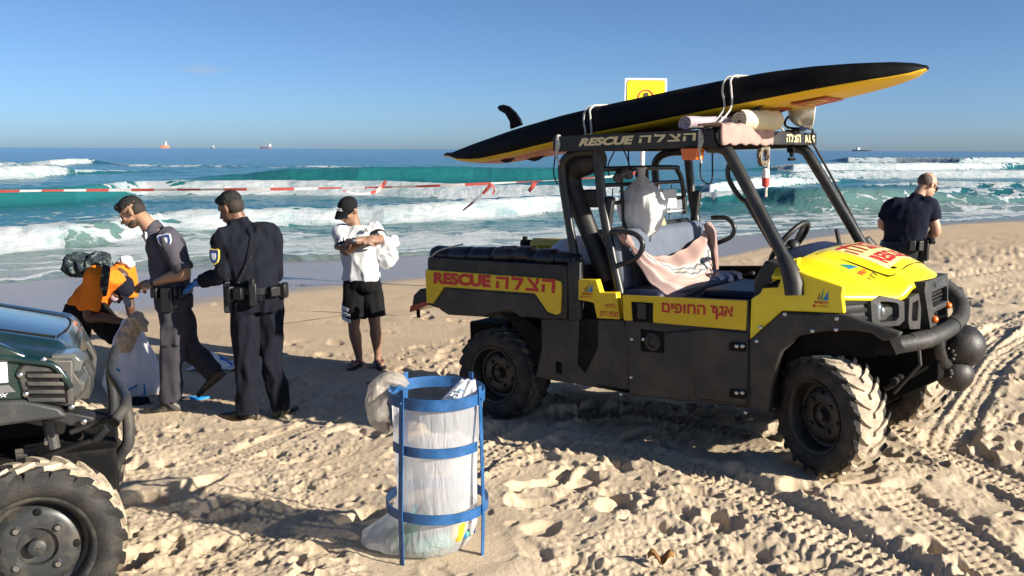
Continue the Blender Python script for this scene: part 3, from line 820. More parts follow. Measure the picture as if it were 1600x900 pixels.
# far end post of the tape, left of the picture
lp = at(-190, 302, 14.6); lz = float(base_z(lp[0], lp[1]))
bp_ = thing('barrier_post', (lp[0], lp[1], lz), label='white post holding the far left end of the barrier tape', cat='post')
mb = MB(); mb.tube([(0, 0, -0.3), (0, 0, lp[2]-lz+0.1)], 0.03, 10); mb.build('pole', M_WHITE, bp_)
tape = thing('barrier_tape', (0, 0, 0), label='red and white barrier tape strung across the beach from the sign post', cat='tape')
def ribbon(pts, w, name, parent, twist=0.35, seg=0.36, ph=0):
    pv, _ = spline([Vector(p) for p in pts], [0]*len(pts), 14)
    dense = []; arc = 0; L_ = [0]
    for a, b in zip(pv[:-1], pv[1:]): arc += (b-a).length; L_.append(arc)
    n_ = max(6, int(arc/0.06)); mb = MB(); prev = None
    for i in range(n_+1):
        t = arc*i/n_; k = min(max(1, int(np.searchsorted(L_, t))), len(pv)-1)
        f = (t-L_[k-1])/max(1e-9, L_[k]-L_[k-1]); p = pv[k-1].lerp(pv[k], f); tg = (pv[k]-pv[k-1]).normalized()
        ang = twist*math.sin(t*1.3+ph)*2+0.5*math.sin(t*0.47+ph)*twist
        up_ = Vector((0, 0, 1)); up_ = (up_-tg*up_.dot(tg)).normalized(); sd = tg.cross(up_)
        q_ = up_*math.cos(ang)+sd*math.sin(ang)
        cur = (p+q_*w/2, p-q_*w/2)
        if prev: mb.cur = int(t/seg) % 2; mb.add([prev[0], prev[1], cur[1], cur[0]], [(0, 1, 2, 3)])
        prev = cur
    return mb.build(name, [mat('tape_red', (0.50, 0.09, 0.07), 0.4), mat('tape_white', (0.66, 0.63, 0.61), 0.4)], parent, smooth=False, fixn=False)
def tp(u, v, Y): return tuple(at(u, v, Y))
ribbon([tp(1003, 268, 12.95), tp(973, 274, 12.97), tp(909, 279, 13.0), tp(870, 281.5, 13.05), tp(760, 287, 13.1), tp(690, 290, 13.2), tp(600, 292.5, 13.4)], 0.040, 'tape_strip', tape, 0.6)
ribbon([tp(600, 292.5, 13.4), tp(520, 294, 13.6), tp(430, 295.5, 13.7), tp(260, 296.5, 13.9), tp(100, 297.5, 14.1), tp(-40, 299.5, 14.3), tp(-190, 302, 14.6)], 0.044, 'tape_strip', tape, 0.45, ph=1)
ribbon([tp(603, 283, 13.38), tp(596, 292, 13.38), tp(585, 300, 13.3), tp(560, 303, 13.3), tp(535, 298, 13.35)], 0.05, 'loose_end', tape, 0.8)
ribbon([tp(768, 287, 13.08), tp(755, 302, 13.1), tp(738, 317, 13.12), tp(723, 329, 13.15)], 0.05, 'loose_end', tape, 0.7, 0.22)
ribbon([tp(837, 284, 13.06), tp(831, 293, 13.06), tp(826, 299, 13.08)], 0.06, 'loose_end', tape, 0.4, 0.2)
ribbon([tp(767, 287, 13.08), tp(773, 296, 13.1), tp(770, 303, 13.1)], 0.03, 'loose_end', tape, 0.4, 0.2)
# ================================================================ the yellow rescue vehicle (frame: x forward, y to its left, z up)
VEH = thing('rescue_vehicle', mw=VMAT, label='yellow and black open beach rescue vehicle with red lettering and a roll cage', cat='rescue vehicle')
def part(mb, name, m, parent=VEH, **k): return mb.build(name, m, parent, **k)
YN = -0.74            # outer skin on the near side

# ---- wheels
def lug_strip(mb, r, wy0, wy1, a0, sweep, hgt, th, rc):
    """one tread block running from the middle of the tyre out over the shoulder"""
    secs = []
    for t in (0, 0.35, 0.7, 1.0, 1.12):
        y = wy0+(wy1-wy0)*min(t, 1.0); a = a0+sweep*t**1.4
        rr_ = rc(min(t, 1.12)*abs(wy1)) ; w_ = th*(1.0-0.25*t)
        if t > 1: y = wy1*1.02; rr_ -= 0.03
        ring = []
        for da, dr in ((-w_, -0.01), (-w_*0.72, hgt), (w_*0.72, hgt), (w_, -0.01)):
            aa = a+da; rad = rr_+dr*(1 if t <= 1 else 0.75); ring.append((rad*math.cos(aa), y, rad*math.sin(aa)))
        secs.append(ring)
    mb.cur = 0; mb.loft(secs[:3], cap=True); mb.cur = 1; mb.loft(secs[2:], cap=True); mb.cur = 0
def wheel(pos, Rw, Ww, steer, parent, m_side, m_tread, rim_m=None, rim_r=0.60, n_l=21, side=-1, bolts=True, spin=0.0, bolt_m=None):
    w = MB(); h2 = Ww/2
    prof = [(Rw*rim_r, -h2*0.82), (Rw*(rim_r+0.07), -h2*0.98), (Rw*0.80, -h2*1.03), (Rw*0.90, -h2*0.97), (Rw*0.945, -h2*0.80), (Rw*0.965, -h2*0.4), (Rw*0.97, 0)]
    prof = prof+[(r_, -o) for r_, o in reversed(prof[:-1])]
    w.lathe(prof+[(Rw*rim_r*0.97, h2*0.7), (Rw*rim_r*0.97, -h2*0.7), prof[0]], n=56, close=False)
    tyre = w.build('wheel', m_side, parent, ang=60)
    tyre.location = pos; tyre.rotation_euler = (0, spin, steer)
    rc = lambda yy: Rw*(0.955-0.05*max(0, (yy/h2-0.75)/0.35)**2)
    t = MB()
    for i in range(n_l):
        a = 2*math.pi*i/n_l
        lug_strip(t, Rw, 0.012, h2*0.98, a, 0.30, Rw*0.055, 0.062, rc)
        lug_strip(t, Rw, -0.012, -h2*0.98, a+math.pi/n_l, 0.30, Rw*0.055, 0.062, rc)
    # the sandy band of casing between the blocks
    t.lathe([(Rw*0.93, -h2*0.86), (Rw*0.957, -h2*0.6), (Rw*0.974, -h2*0.2), (Rw*0.974, h2*0.2), (Rw*0.957, h2*0.6), (Rw*0.93, h2*0.86)], n=56, close=False)
    t.build('tread', [m_tread, m_side], tyre, ang=40)
    rm = MB(); s_ = side; ri = Rw*rim_r
    rm.lathe([(ri*1.04, s_*h2*0.84), (ri*1.03, s_*h2*0.93), (ri*0.98, s_*h2*0.92), (ri*0.93, s_*h2*0.80), (ri*0.88, s_*h2*0.30), (ri*0.80, s_*h2*0.26), (ri*0.74, s_*h2*0.42), (ri*0.60, s_*h2*0.50), (ri*0.36, s_*h2*0.46), (ri*0.33, s_*h2*0.30), (0.004, s_*h2*0.30)], n=48, close=False)
    rim = rm.build('rim', rim_m or M_RIM, tyre, ang=50, solid=0.004)
    hb = MB(); hb.lathe([(ri*0.16, s_*h2*0.2), (ri*0.155, s_*h2*0.62), (ri*0.10, s_*h2*0.66), (0.003, s_*h2*0.66)], n=20, close=False); hb.build('hub_cap', rim_m or M_RIM, tyre)
    if bolts:
        for k in range(4):
            a = math.pi/4+k*math.pi/2; b = MB(); c = (ri*0.50*math.cos(a), 0, ri*0.50*math.sin(a))
            b.lathe([(0.016, s_*h2*0.42), (0.016, s_*h2*0.56), (0.010, s_*h2*0.62), (0.002, s_*h2*0.62)], c=c, n=8, close=False); b.build('lug_nut', bolt_m or M_RIM, tyre)
            b = MB(); a += math.pi/4; c = (ri*0.66*math.cos(a), s_*h2*0.47, ri*0.66*math.sin(a)); b.ell(c, (0.017, 0.006, 0.017), 10, 6); b.build('rim_slot', M_UNDER, tyre)
    return tyre
wheel((0, -0.62, 0.325), 0.322, 0.27, 0, VEH, M_RUB, M_TREADR, spin=0.2)
wheel((0, 0.62, 0.325), 0.322, 0.27, 0, VEH, M_RUB, M_TREADR, side=1, spin=0.5)
STEER = -0.50
wheel((2.345, -0.64, 0.345), 0.335, 0.25, STEER, VEH, M_RUB, M_TREADF, spin=0.1)
wheel((2.345, 0.64, 0.345), 0.335, 0.25, STEER, VEH, M_RUB, M_TREADF, side=1, spin=0.7)

# ---- chassis and running gear
mb = MB(); mb.box((1.0, 0, 0.36), (2.7, 0.62, 0.16)); mb.box((1.25, 0, 0.42), (1.3, 1.30, 0.20)); mb.box((-0.1, 0, 0.50), (0.9, 0.7, 0.22))
mb.prism([(2.0, 0.28), (2.45, 0.28), (2.80, 0.50), (2.80, 0.72), (2.6, 0.82), (2.0, 0.82)], -0.17, 0.17); mb.box((2.22, 0, 0.74), (0.62, 0.9, 0.18))
part(mb, 'chassis', M_UNDER, bevel=0.01)
for sx_ in (0.0, 2.345):
    for s_ in (-1, 1):
        mb = MB(); mb.tube([(sx_-0.16, s_*0.26, 0.36), (sx_, s_*0.56, 0.30)], 0.022, 8); mb.tube([(sx_+0.16, s_*0.26, 0.36), (sx_, s_*0.56, 0.30)], 0.022, 8)
        mb.tube([(sx_, s_*0.2, 0.36), (sx_, s_*0.56, 0.33)], 0.02, 8); part(mb, 'suspension_arm', M_UNDER)
        mb = MB(); mb.tube([(sx_-0.06, s_*0.50, 0.34), (sx_-0.10, s_*0.36, 0.80)], 0.022, 8)
        for k in range(9): f = 0.25+k*0.07; c = Vector((sx_-0.06-0.04*f, s_*(0.50-0.14*f), 0.34+0.46*f)); mb.tube([c-Vector((0, 0, .008)), c+Vector((0, 0, .008))], 0.042, 12)
        part(mb, 'shock_absorber', M_UNDER)

for y_ in (-0.26, -0.13, 0.0, 0.13, 0.26):
    mb = MB(); mb.tube([(2.70, y_, 0.76), (2.72, y_, 0.60), (2.58, y_, 0.42)], 0.014, 8); part(mb, 'guard_bar', M_TUBE)
mb = MB(); mb.tube([(2.60, -0.34, 0.50), (2.60, 0.34, 0.50)], 0.022, 10); mb.tube([(2.5, -0.3, 0.36), (2.5, 0.3, 0.36)], 0.02, 10); part(mb, 'cross_member', M_TUBE)
# ---- cargo bed
def P(*pts): return [(V(u, v, y=YN)[0], V(u, v, y=YN)[2]) for u, v in pts]
mb = MB(); mb.prism(P((668, 402), (886, 415), (886, 500), (858, 497), (838, 470), (700, 462), (684, 482), (668, 476)), YN, YN+0.045); part(mb, 'bed_side', M_BLACK, bevel=0.008)
mb = MB(); mb.prism([(-0.63, 0.80), (0.64, 0.80), (0.64, 1.12), (-0.62, 1.12)], 0.695, 0.74); part(mb, 'bed_side', M_BLACK, bevel=0.008)
mb = MB(); mb.box((0.0, 0, 0.80), (1.26, 1.40, 0.05)); mb.box((0.0, 0, 0.74), (1.0, 1.2, 0.07)); part(mb, 'bed_floor', M_BLACK, bevel=0.006)
mb = MB(); mb.box((-0.62, 0, 0.96), (0.04, 1.40, 0.30)); part(mb, 'tailgate', M_BLACK, bevel=0.008)
mb = MB(); mb.box((0.63, 0, 0.96), (0.04, 1.44, 0.30)); part(mb, 'bed_front_wall', M_BLACK, bevel=0.008)
yp = P((666, 421), (868, 436), (877, 440), (878.5, 446), (877, 488), (871, 492), (857, 487), (837, 458), (695, 448), (678, 474), (668, 473))
mb = MB(); mb.prism(yp, YN-0.012, YN+0.005); part(mb, 'bed_panel', M_STICK, bevel=0.004)
# wheel arch trim under the panel
ar = P((680, 475), (697, 450), (836, 460), (857, 489), (872, 494), (872, 500), (812, 495), (800, 484), (768, 490), (752, 495), (700, 492), (690, 486))
mb = MB(); mb.prism(ar, YN-0.004, YN+0.10); part(mb, 'arch_trim', M_DARK, bevel=0.01)
def LQ(y, *q): return [V(u, v, y=y) for u, v in q]
lettering('RESCUE', LQ(YN-0.012, (678, 443), (767, 449.5), (767, 429.5), (678, 425)), M_RED, VEH, bold=0.055, normal=(0, -1, 0))
block_letters('הצלה', LQ(YN-0.012, (775, 450), (867, 458), (868, 436.5), (776, 432)), M_RED, VEH, (0, -1, 0))
# rear lamp step behind the bed
mb = MB(); mb.prism(P((636, 488), (640, 462), (650, 452), (666, 455), (666, 474), (650, 484)), YN+0.04, YN+0.25); part(mb, 'rear_corner', M_BLACK, bevel=0.01)
mb = MB(); mb.prism(P((635.5, 489), (637, 479), (652, 474), (665, 471), (665, 478), (652, 483)), YN+0.03, YN+0.2); part(mb, 'tail_lamp', mat('tail_lamp_red', (0.25, 0.015, 0.012), 0.25, coat=0.5))
mb = MB(); mb.tube([V(653, 478, y=YN+0.1), V(654, 496, y=YN+0.1)], 0.014, 8); part(mb, 'step_bracket', M_UNDER)

# ---- near side skins between the bed and the front wheel
mb = MB(); mb.prism(P((886, 410), (906, 410), (906, 470), (908, 500), (888, 502)), YN, YN+0.06); part(mb, 'bed_post', M_BLACK, bevel=0.008)
lower = P((845, 500), (930, 472), (972, 497), (981, 520), (981, 612), (930, 605), (833, 591), (838, 560), (828, 520))
mb = MB(); mb.prism(P((842, 498), (972, 500), (980, 520), (981, 617), (935, 608), (833, 591), (843, 545)), YN+0.02, YN+0.07); part(mb, 'rear_side_panel', M_DARK, bevel=0.01)
mb = MB(); mb.prism(P((903, 500), (932, 498), (931, 545), (912, 584), (900, 570)), YN+0.012, YN+0.05); part(mb, 'panel_recess', M_UNDER, bevel=0.006)
mb = MB(); mb.prism(P((768, 486), (800, 483), (815, 500), (842, 520), (842, 560), (834, 590), (818, 540), (790, 505)), YN+0.05, YN+0.16); part(mb, 'rear_fender_liner', M_UNDER, bevel=0.006)
mb = MB(); mb.box((0.55, 0, 0.62), (0.12, 1.34, 0.5)); mb.box((0.78, 0, 0.74), (0.42, 1.36, 0.34)); part(mb, 'rear_body_tub', M_UNDER, bevel=0.01)
mb = MB(); mb.prism(P((867, 566), (874, 568), (874, 585), (867, 583)), YN+0.012, YN+0.03); part(mb, 'latch_slot', M_UNDER)
mb = MB(); mb.prism(P((904, 437), (932, 437), (938, 457), (963, 457), (968, 499), (933, 497), (928, 473), (904, 468)), YN-0.004, YN+0.05); part(mb, 'logo_panel', M_STICK, bevel=0.005)
M_SAILB = mat('sail_blue', (0.02, 0.20, 0.45), 0.4); M_SAILG = mat('sail_green', (0.01, 0.25, 0.20), 0.4); M_SAILR = mat('sail_maroon', (0.25, 0.03, 0.02), 0.4)
def sail_logo(y, u0, v0, w_, h_, parent=VEH):
    """three sails over two lines of lettering; box in photograph columns and rows"""
    q = lambda a, b: V(u0+a*w_, v0+b*h_, y=y)
    decal([q(.30, .62), q(.42, .60), q(.47, .20)], M_SAILR, parent, 'logo_sail', (0, -1, 0))
    decal([q(.44, .62), q(.58, .62), q(.72, .0)], M_SAILG, parent, 'logo_sail', (0, -1, 0))
    decal([q(.60, .64), q(.94, .66), q(.95, .18), q(.85, .30)], M_SAILB, parent, 'logo_sail', (0, -1, 0))
    lettering(heb('אשדוד'), [q(.12, .82), q(.94, .84), q(.94, .70), q(.12, .68)], M_RED, parent, bold=0.02, normal=(0, -1, 0), lift=0.002)
    lettering('ASHDOD', [q(.28, 1.0), q(.94, 1.02), q(.94, .90), q(.28, .88)], M_RED, parent, bold=0.0, normal=(0, -1, 0), lift=0.002)
    decal([q(.04+.09*math.cos(a)+.08, .93+.07*math.sin(a)) for a in np.linspace(0, 6.28, 14, endpoint=False)], M_RED, parent, 'logo_roundel', (0, -1, 0))
sail_logo(YN-0.004, 907, 440, 20, 25)
lettering(heb('במימון'), LQ(YN-0.004, (946, 482), (962, 483), (962, 475), (946, 474.5)), M_RED, VEH, bold=0.01, normal=(0, -1, 0))
lettering(heb('משרד הפנים'), LQ(YN-0.004, (938, 493.5), (966, 495.5), (966, 487), (938, 485.5)), M_RED, VEH, bold=0.01, normal=(0, -1, 0))

# ---- door
def door_poly(): return P((972, 462), (1169, 470), (1173, 560), (1173, 637), (1085, 628), (982, 618), (981, 560), (976, 500))
mb = MB(); mb.prism(door_poly(), YN, YN+0.055)
door = part(mb, 'cab_door', M_DARK, bevel=0.01); door['label'] = 'dark grey near side door with a yellow lettered strip'
mb = MB(); mb.prism(P((974, 461), (1168, 469.5), (1166, 516), (1026, 504), (1022, 503), (976, 500)), YN-0.012, YN+0.004); part(mb, 'door_strip', M_STICK, door, bevel=0.003)
mb = MB(); mb.prism(P((988, 471), (1022, 473), (1022, 504), (990, 502)), YN-0.016, YN-0.008); part(mb, 'handle_recess', M_UNDER, door, bevel=0.004)
mb = MB(); mb.box(V(1003, 486, y=YN-0.02), (0.06, 0.02, 0.10)); part(mb, 'door_handle', M_BLACK, door, bevel=0.006)
lettering(heb('אגך החופים'), LQ(YN-0.012, (1035, 493), (1145.5, 501), (1147, 479), (1034, 473)), M_RED, door, bold=0.028, normal=(0, -1, 0))
decal(LQ(YN-0.012, (1113.5, 479.5), (1116.5, 479.5), (1116, 486), (1120, 486.5), (1120, 489.3), (1113, 488.8)), M_RED, door, 'lettering', (0, -1, 0), 0.003)
mb = MB(); mb.prism(P((1040, 519), (1083, 568), (1086, 622), (1168, 634), (1170, 580), (1170, 519), (1110, 512)), YN-0.016, YN+0.01); part(mb, 'raised_panel', M_DARK, door, bevel=0.012)
mb = MB(); mb.prism(P((1001, 514), (1038, 518), (1038, 552), (1001, 549)), YN-0.004, YN+0.01); part(mb, 'inset_plate', M_UNDER, door, bevel=0.004)
mb = MB(); c = V(1021, 534, y=YN-0.004); mb.lathe([(0.058, 0), (0.055, -0.012), (0.035, -0.016), (0.03, -0.006), (0.002, -0.006)], c=c, n=24, close=False); part(mb, 'round_cap', M_BLACK, door)
for u, v in ((1005, 530),): mb = MB(); mb.ell(V(u, v, y=YN-0.012), (0.012, 0.006, 0.012), 10, 6); part(mb, 'lock_barrel', M_STEEL, door)
for v0 in (541, 614):
    mb = MB(); a, b = V(1143, v0-7, y=YN), V(1168, v0+8, y=YN); mb.box(((a[0]+b[0])/2, YN-0.022, (a[2]+b[2])/2), (abs(b[0]-a[0]), 0.03, abs(a[2]-b[2]))); hg = part(mb, 'door_hinge', M_UNDER, bevel=0.005)
    for du in (-4, 5): mb = MB(); mb.ell(V(1155+du, v0, y=YN-0.038), (0.013, 0.007, 0.013), 10, 6); part(mb, 'hinge_bolt', M_STEEL, hg)
# seams and the sill
mb = MB(); mb.prism(P((930, 607), (1173, 640), (1200, 650), (1200, 645), (1174, 628), (982, 612), (931, 601)), YN+0.01, YN+0.08); part(mb, 'sill', M_BLACK, bevel=0.01)
for u, v in ((987, 530), (986, 590), (970, 616), (1165, 645)): mb = MB(); mb.ell(V(u, v, y=YN-0.002), (0.012, 0.006, 0.012), 10, 6); part(mb, 'panel_bolt', M_STEEL)
# far side lower skin
mb = MB(); mb.prism([(0.6, 0.34), (1.9, 0.34), (1.9, 0.97), (1.6, 1.02), (1.05, 0.99), (0.6, 1.0)], 0.68, 0.74); part(mb, 'cab_door', M_DARK, bevel=0.01)

# ---- front fender, hood
fy = P((1173, 467), (1187, 459), (1193, 446), (1216, 445), (1222, 431), (1240, 420), (1262, 429), (1318, 447), (1316, 463), (1319, 490), (1222, 486), (1171, 532))
mb = MB(); mb.prism(fy, YN+0.0, YN+0.04); part(mb, 'front_fender', M_YEL, bevel=0.008)
mb = MB(); mb.prism([(a, b) for a, b in fy], 0.70, 0.74); part(mb, 'front_fender', M_YEL, bevel=0.008)
sail_logo(YN, 1269, 449, 27, 31)
def hood_xf(y): return 2.725-0.30*(abs(y)/0.74)**2
def hood_pt(s, w):
    y = -0.735+1.47*w; ay = abs(y)
    xr = 2.04 if ay > 0.6 else 2.04+0.09*sstep(np.array(0.6-ay), 0, 0.08)
    xf = hood_xf(y); x = xr+(xf-xr)*s
    zr = np.interp(ay, [0, 0.3, 0.5, 0.58, 0.66, 0.735], [1.232, 1.228, 1.212, 1.20, 1.165, 1.115])
    zf = np.interp(ay, [0, 0.28, 0.36, 0.44, 0.62, 0.735], [1.085, 1.055, 1.0, 1.0, 1.02, 1.03])
    z = zr+(zf-zr)*(s**1.35)+0.018*math.sin(math.pi*s)
    if s > 0.93: z -= 0.022*((s-0.93)/0.07)**2
    pan = float(sstep(np.array(0.43-0.10*s-ay), 0, 0.035))*float(sstep(np.array(s), 0.06, 0.14))*(1-float(sstep(np.array(s), 0.80, 0.88)))
    return (float(x), y, float(z+0.013*pan))
mb = MB(); mb.grid(lambda s, w: hood_pt(s, w), 34, 70); hood = part(mb, 'hood', M_YEL, solid=0.02, ang=50, subsurf=0)
# panel line
def on_hood(x, y):
    lo, hi = 0.0, 1.0; w = (y+0.735)/1.47
    for _ in range(30):
        m_ = (lo+hi)/2
        if hood_pt(m_, w)[0] < x: lo = m_
        else: hi = m_
    return Vector(hood_pt((lo+hi)/2, w))
ln_pts = [on_hood(x, y)+Vector((0, 0, .001)) for x, y in [(2.17, -.40), (2.35, -.37), (2.52, -.335), (2.58, -.30), (2.60, -.1), (2.605, .1), (2.58, .30), (2.52, .335), (2.35, .37), (2.17, .40)]]
mb = MB(); mb.tube(ln_pts, 0.0035, 6, smooth=4); part(mb, 'panel_seam', M_UNDER, hood)
M_PALE = mat('pale_sticker', (0.80, 0.74, 0.30), 0.4, var=0.05)
def hood_surf(p): q = on_hood(p[0], p[1]); return (q.x, q.y, q.z)
# sticker with red lettering, read from the front of the vehicle
mb = MB(); mb.grid(lambda s, w: tuple(np.array(hood_surf((2.19+0.355*s, -0.285+0.57*w)))+np.array([0, 0, .0015])), 14, 22); part(mb, 'hood_sticker', M_PALE, hood, fixn=False)
block_letters('הצלה', [(2.37, -0.26, 0), (2.37, 0.24, 0), (2.23, 0.24, 0), (2.23, -0.26, 0)], M_RED, hood, (0, 0, 1), 0.005, surf=hood_surf)
lettering('RESCUE', [(2.52, -0.22, 0), (2.52, 0.24, 0), (2.41, 0.24, 0), (2.41, -0.22, 0)], M_RED, hood, bold=0.05, normal=(0, 0, 1), surf=hood_surf)
decal([hood_surf(p) for p in [(2.33, -.46), (2.36, -.46), (2.40, -.37), (2.36, -.40)]], M_SAILG, hood, 'logo_sail', (0, 0, 1), 0.003)
decal([hood_surf(p) for p in [(2.365, -.46), (2.385, -.46), (2.41, -.36), (2.40, -.37)]], M_SAILB, hood, 'logo_sail', (0, 0, 1), 0.003)
lettering(heb('אשדוד'), [(2.455, -0.455, 0), (2.455, -0.355, 0), (2.425, -0.355, 0), (2.425, -0.455, 0)], M_RED, hood, bold=0.0, normal=(0, 0, 1), surf=hood_surf)
lettering(heb('חוף'), [(2.52, -0.44, 0), (2.52, -0.35, 0), (2.475, -0.35, 0), (2.475, -0.44, 0)], M_INK, hood, bold=0.0, normal=(0, 0, 1), surf=hood_surf)
mb = MB(); mb.ell(on_hood(2.56, -.24)+Vector((0, 0, .004)), (0.02, 0.012, 0.006), 10, 6); part(mb, 'hood_catch', M_UNDER, hood)
# cowl and dash
mb = MB(); mb.grid(lambda s, w: (2.005+0.15*s-0.05*(2*w-1)**2*(1-s), -0.56+1.12*w, 1.205+0.045*math.cos((w-0.5)*2.2)*(1-0.6*s)-0.06*(2*w-1)**4), 6, 20); part(mb, 'cowl', M_NAVY, solid=0.03)
mb = MB(); mb.prism([(1.86, 0.62), (2.06, 0.62), (2.06, 1.18), (1.97, 1.20), (1.90, 1.08), (1.90, 0.90)], -0.66, 0.66); part(mb, 'dashboard', M_BLACK, bevel=0.015)
mb = MB(); mb.prism(P((1193, 446), (1216, 445), (1216, 449), (1193, 450)), YN-0.01, YN+0.22); part(mb, 'dash_ledge', M_UNDER)
mb = MB(); mb.prism(P((1196, 445), (1222, 431), (1239, 417), (1239, 405), (1228, 420), (1205, 436)), YN+0.06, YN+0.12); part(mb, 'inner_fender', M_YEL)

# ---- dark flare round the front wheel
fl = P((1171, 532), (1222, 487), (1319, 491), (1352, 503), (1386, 514), (1409, 520), (1402, 529), (1380, 533), (1362, 520), (1330, 516), (1293, 517), (1249, 525), (1222, 550), (1206, 608), (1203, 648), (1172, 638))
mb = MB(); mb.prism(fl, YN-0.012, YN+0.05); part(mb, 'front_flare', M_DARK, bevel=0.012)
mb = MB(); mb.prism(P((1222, 550), (1249, 525), (1293, 517), (1362, 520), (1380, 533), (1392, 560), (1290, 560), (1230, 600), (1206, 640)), YN+0.10, YN+0.30); part(mb, 'arch_liner', M_UNDER)
mb = MB(); mb.box((1.98, 0, 0.62), (0.14, 1.30, 0.56)); part(mb, 'firewall', M_UNDER)
mb = MB(); mb.prism([(1.90, 0.34), (2.0, 0.34), (2.05, 0.75), (2.2, 0.90), (2.6, 0.90), (2.74, 0.80), (2.72, 0.92), (2.4, 0.98), (2.1, 0.98), (1.9, 0.78)], 0.69, 0.75); part(mb, 'front_flare', M_DARK, bevel=0.01)
for u, v in ((1182, 533), (1226, 491), (1307, 498), (1188, 512), (1269, 517), (1306, 515)):
    mb = MB(); mb.ell(V(u, v, y=YN-0.014), (0.012, 0.006, 0.012), 10, 6); part(mb, 'flare_bolt', M_STEEL)

# ---- front face: headlight housings, grille, bumper
def face_strip(y0, y1, z0f, z1f, inset, n=14, back=0.10):
    """a band that follows the curved front of the vehicle"""
    ys = np.linspace(y0, y1, n); rings = []
    for y in ys:
        x = hood_xf(y)-inset; za, zb = z0f(y), z1f(y)
        rings.append([(x, y, za), (x+0.004, y, (za+zb)/2), (x-0.012, y, zb), (x-back, y, zb), (x-back, y, za)])
    return rings
for s_ in (-1, 1):
    sg_ = lambda a: s_*a
    mb = MB(); mb.loft(face_strip(sg_(0.735), sg_(0.20), lambda y: 0.865, lambda y: np.interp(abs(y), [0.2, 0.36, 0.44, 0.62, 0.735], [1.04, 0.988, 0.99, 1.03, 1.025]), 0.03)); hl = part(mb, 'headlight_housing', M_BLACK, ang=30)
    for k in range(3):
        mb = MB(); mb.loft(face_strip(sg_(0.70), sg_(0.57), lambda y: 0.885+0.045*k, lambda y: 0.91+0.045*k, 0.018, 6, 0.03)); part(mb, 'louvre', M_DARK, hl)
    # bezel: a six sided frame standing proud, dark well, lamp
    def fx(y): return hood_xf(y)
    out = [(0.585, 0.99), (0.52, 1.012), (0.41, 0.985), (0.365, 0.965), (0.36, 0.86), (0.40, 0.835), (0.53, 0.84), (0.575, 0.875)]
    inn = [(0.555, 0.965), (0.515, 0.985), (0.42, 0.965), (0.405, 0.95), (0.40, 0.885), (0.42, 0.865), (0.52, 0.865), (0.55, 0.89)]
    mb = MB(); A_ = [(fx(y)-0.035, sg_(y), z) for y, z in out]; B_ = [(fx(y)+0.004, sg_(y*0.995), z) for y, z in out]; C_ = [(fx(y)+0.004, sg_(y), z) for y, z in inn]; D_ = [(fx(y)-0.06, sg_(y), z) for y, z in inn]
    mb.loft([A_, B_, C_, D_], cap=False); part(mb, 'headlight_bezel', M_DARK, hl, smooth=False)
    mb = MB(); mb.add([(fx(y)-0.028, sg_(y), z) for y, z in inn], [tuple(range(8))]); part(mb, 'headlight_well', M_UNDER, hl, smooth=False)
    mb = MB(); mb.ell((fx(0.515)-0.03, sg_(0.515), 0.925), (0.035, 0.038, 0.058), 20, 12); part(mb, 'headlight', mat('headlight_glass', (0.16, 0.17, 0.18), 0.12, coat=0.6), hl)
    mb = MB(); mb.ell((fx(0.515)-0.012, sg_(0.515), 0.925), (0.03, 0.022, 0.034), 14, 8); part(mb, 'lamp_reflector', mat('reflector', (0.25, 0.26, 0.27), 0.3, 0.6), hl)
    # second, upright frame beside the grille
    out = [(0.35, 0.985), (0.25, 1.01), (0.235, 0.99), (0.25, 0.80), (0.34, 0.81), (0.355, 0.85)]
    inn = [(0.325, 0.955), (0.275, 0.968), (0.27, 0.95), (0.275, 0.85), (0.32, 0.85), (0.328, 0.87)]
    mb = MB(); A_ = [(fx(y)-0.03, sg_(y), z) for y, z in out]; B_ = [(fx(y)+0.022, sg_(y), z) for y, z in out]; C_ = [(fx(y)+0.022, sg_(y), z) for y, z in inn]; D_ = [(fx(y)-0.05, sg_(y), z) for y, z in inn]
    mb.loft([A_, B_, C_, D_], cap=False); part(mb, 'lamp_frame', M_DARK, hl, smooth=False)
    mb = MB(); mb.ell((fx(0.3)-0.03, sg_(0.305), 0.905), (0.02, 0.02, 0.045), 14, 8); part(mb, 'side_lamp', M_GLASS, hl)
mb = MB()
gout = [(-0.245, 1.065), (0.245, 1.065), (0.265, 1.02), (0.20, 0.80), (0.15, 0.765), (-0.15, 0.765), (-0.20, 0.80), (-0.265, 1.02)]
ginn = [(-0.165, 1.00), (0.165, 1.00), (0.175, 0.975), (0.135, 0.83), (0.11, 0.805), (-0.11, 0.805), (-0.135, 0.83), (-0.175, 0.975)]
gx = lambda y, z: 2.735-0.22*y*y+0.06*(0.95-z)
A_ = [(gx(y, z)-0.05, y, z) for y, z in gout]; B_ = [(gx(y, z)+0.02, y, z) for y, z in gout]; C_ = [(gx(y, z)+0.025, y, z) for y, z in ginn]; D_ = [(gx(y, z)-0.03, y, z) for y, z in ginn]
mb.loft([A_, B_, C_, D_], cap=False); grille = part(mb, 'grille_frame', M_DARK, smooth=False)
mb = MB(); mb.add([(gx(y, z)-0.025, y, z) for y, z in ginn], [tuple(range(8))]); part(mb, 'grille_backing', M_UNDER, grille, smooth=False)
mb = MB(); mb.box((2.735, 0, 0.895), (0.05, 0.30, 0.035)); part(mb, 'grille_bar', M_DARK, grille, bevel=0.008)
mb = MB()
for k in range(7):
    for j in range(3): mb.box((2.72, -0.12+0.04*k+(0.02 if j % 2 else 0), 0.93+0.022*j), (0.02, 0.03, 0.012))
part(mb, 'grille_mesh', M_BLACK, grille, smooth=False)
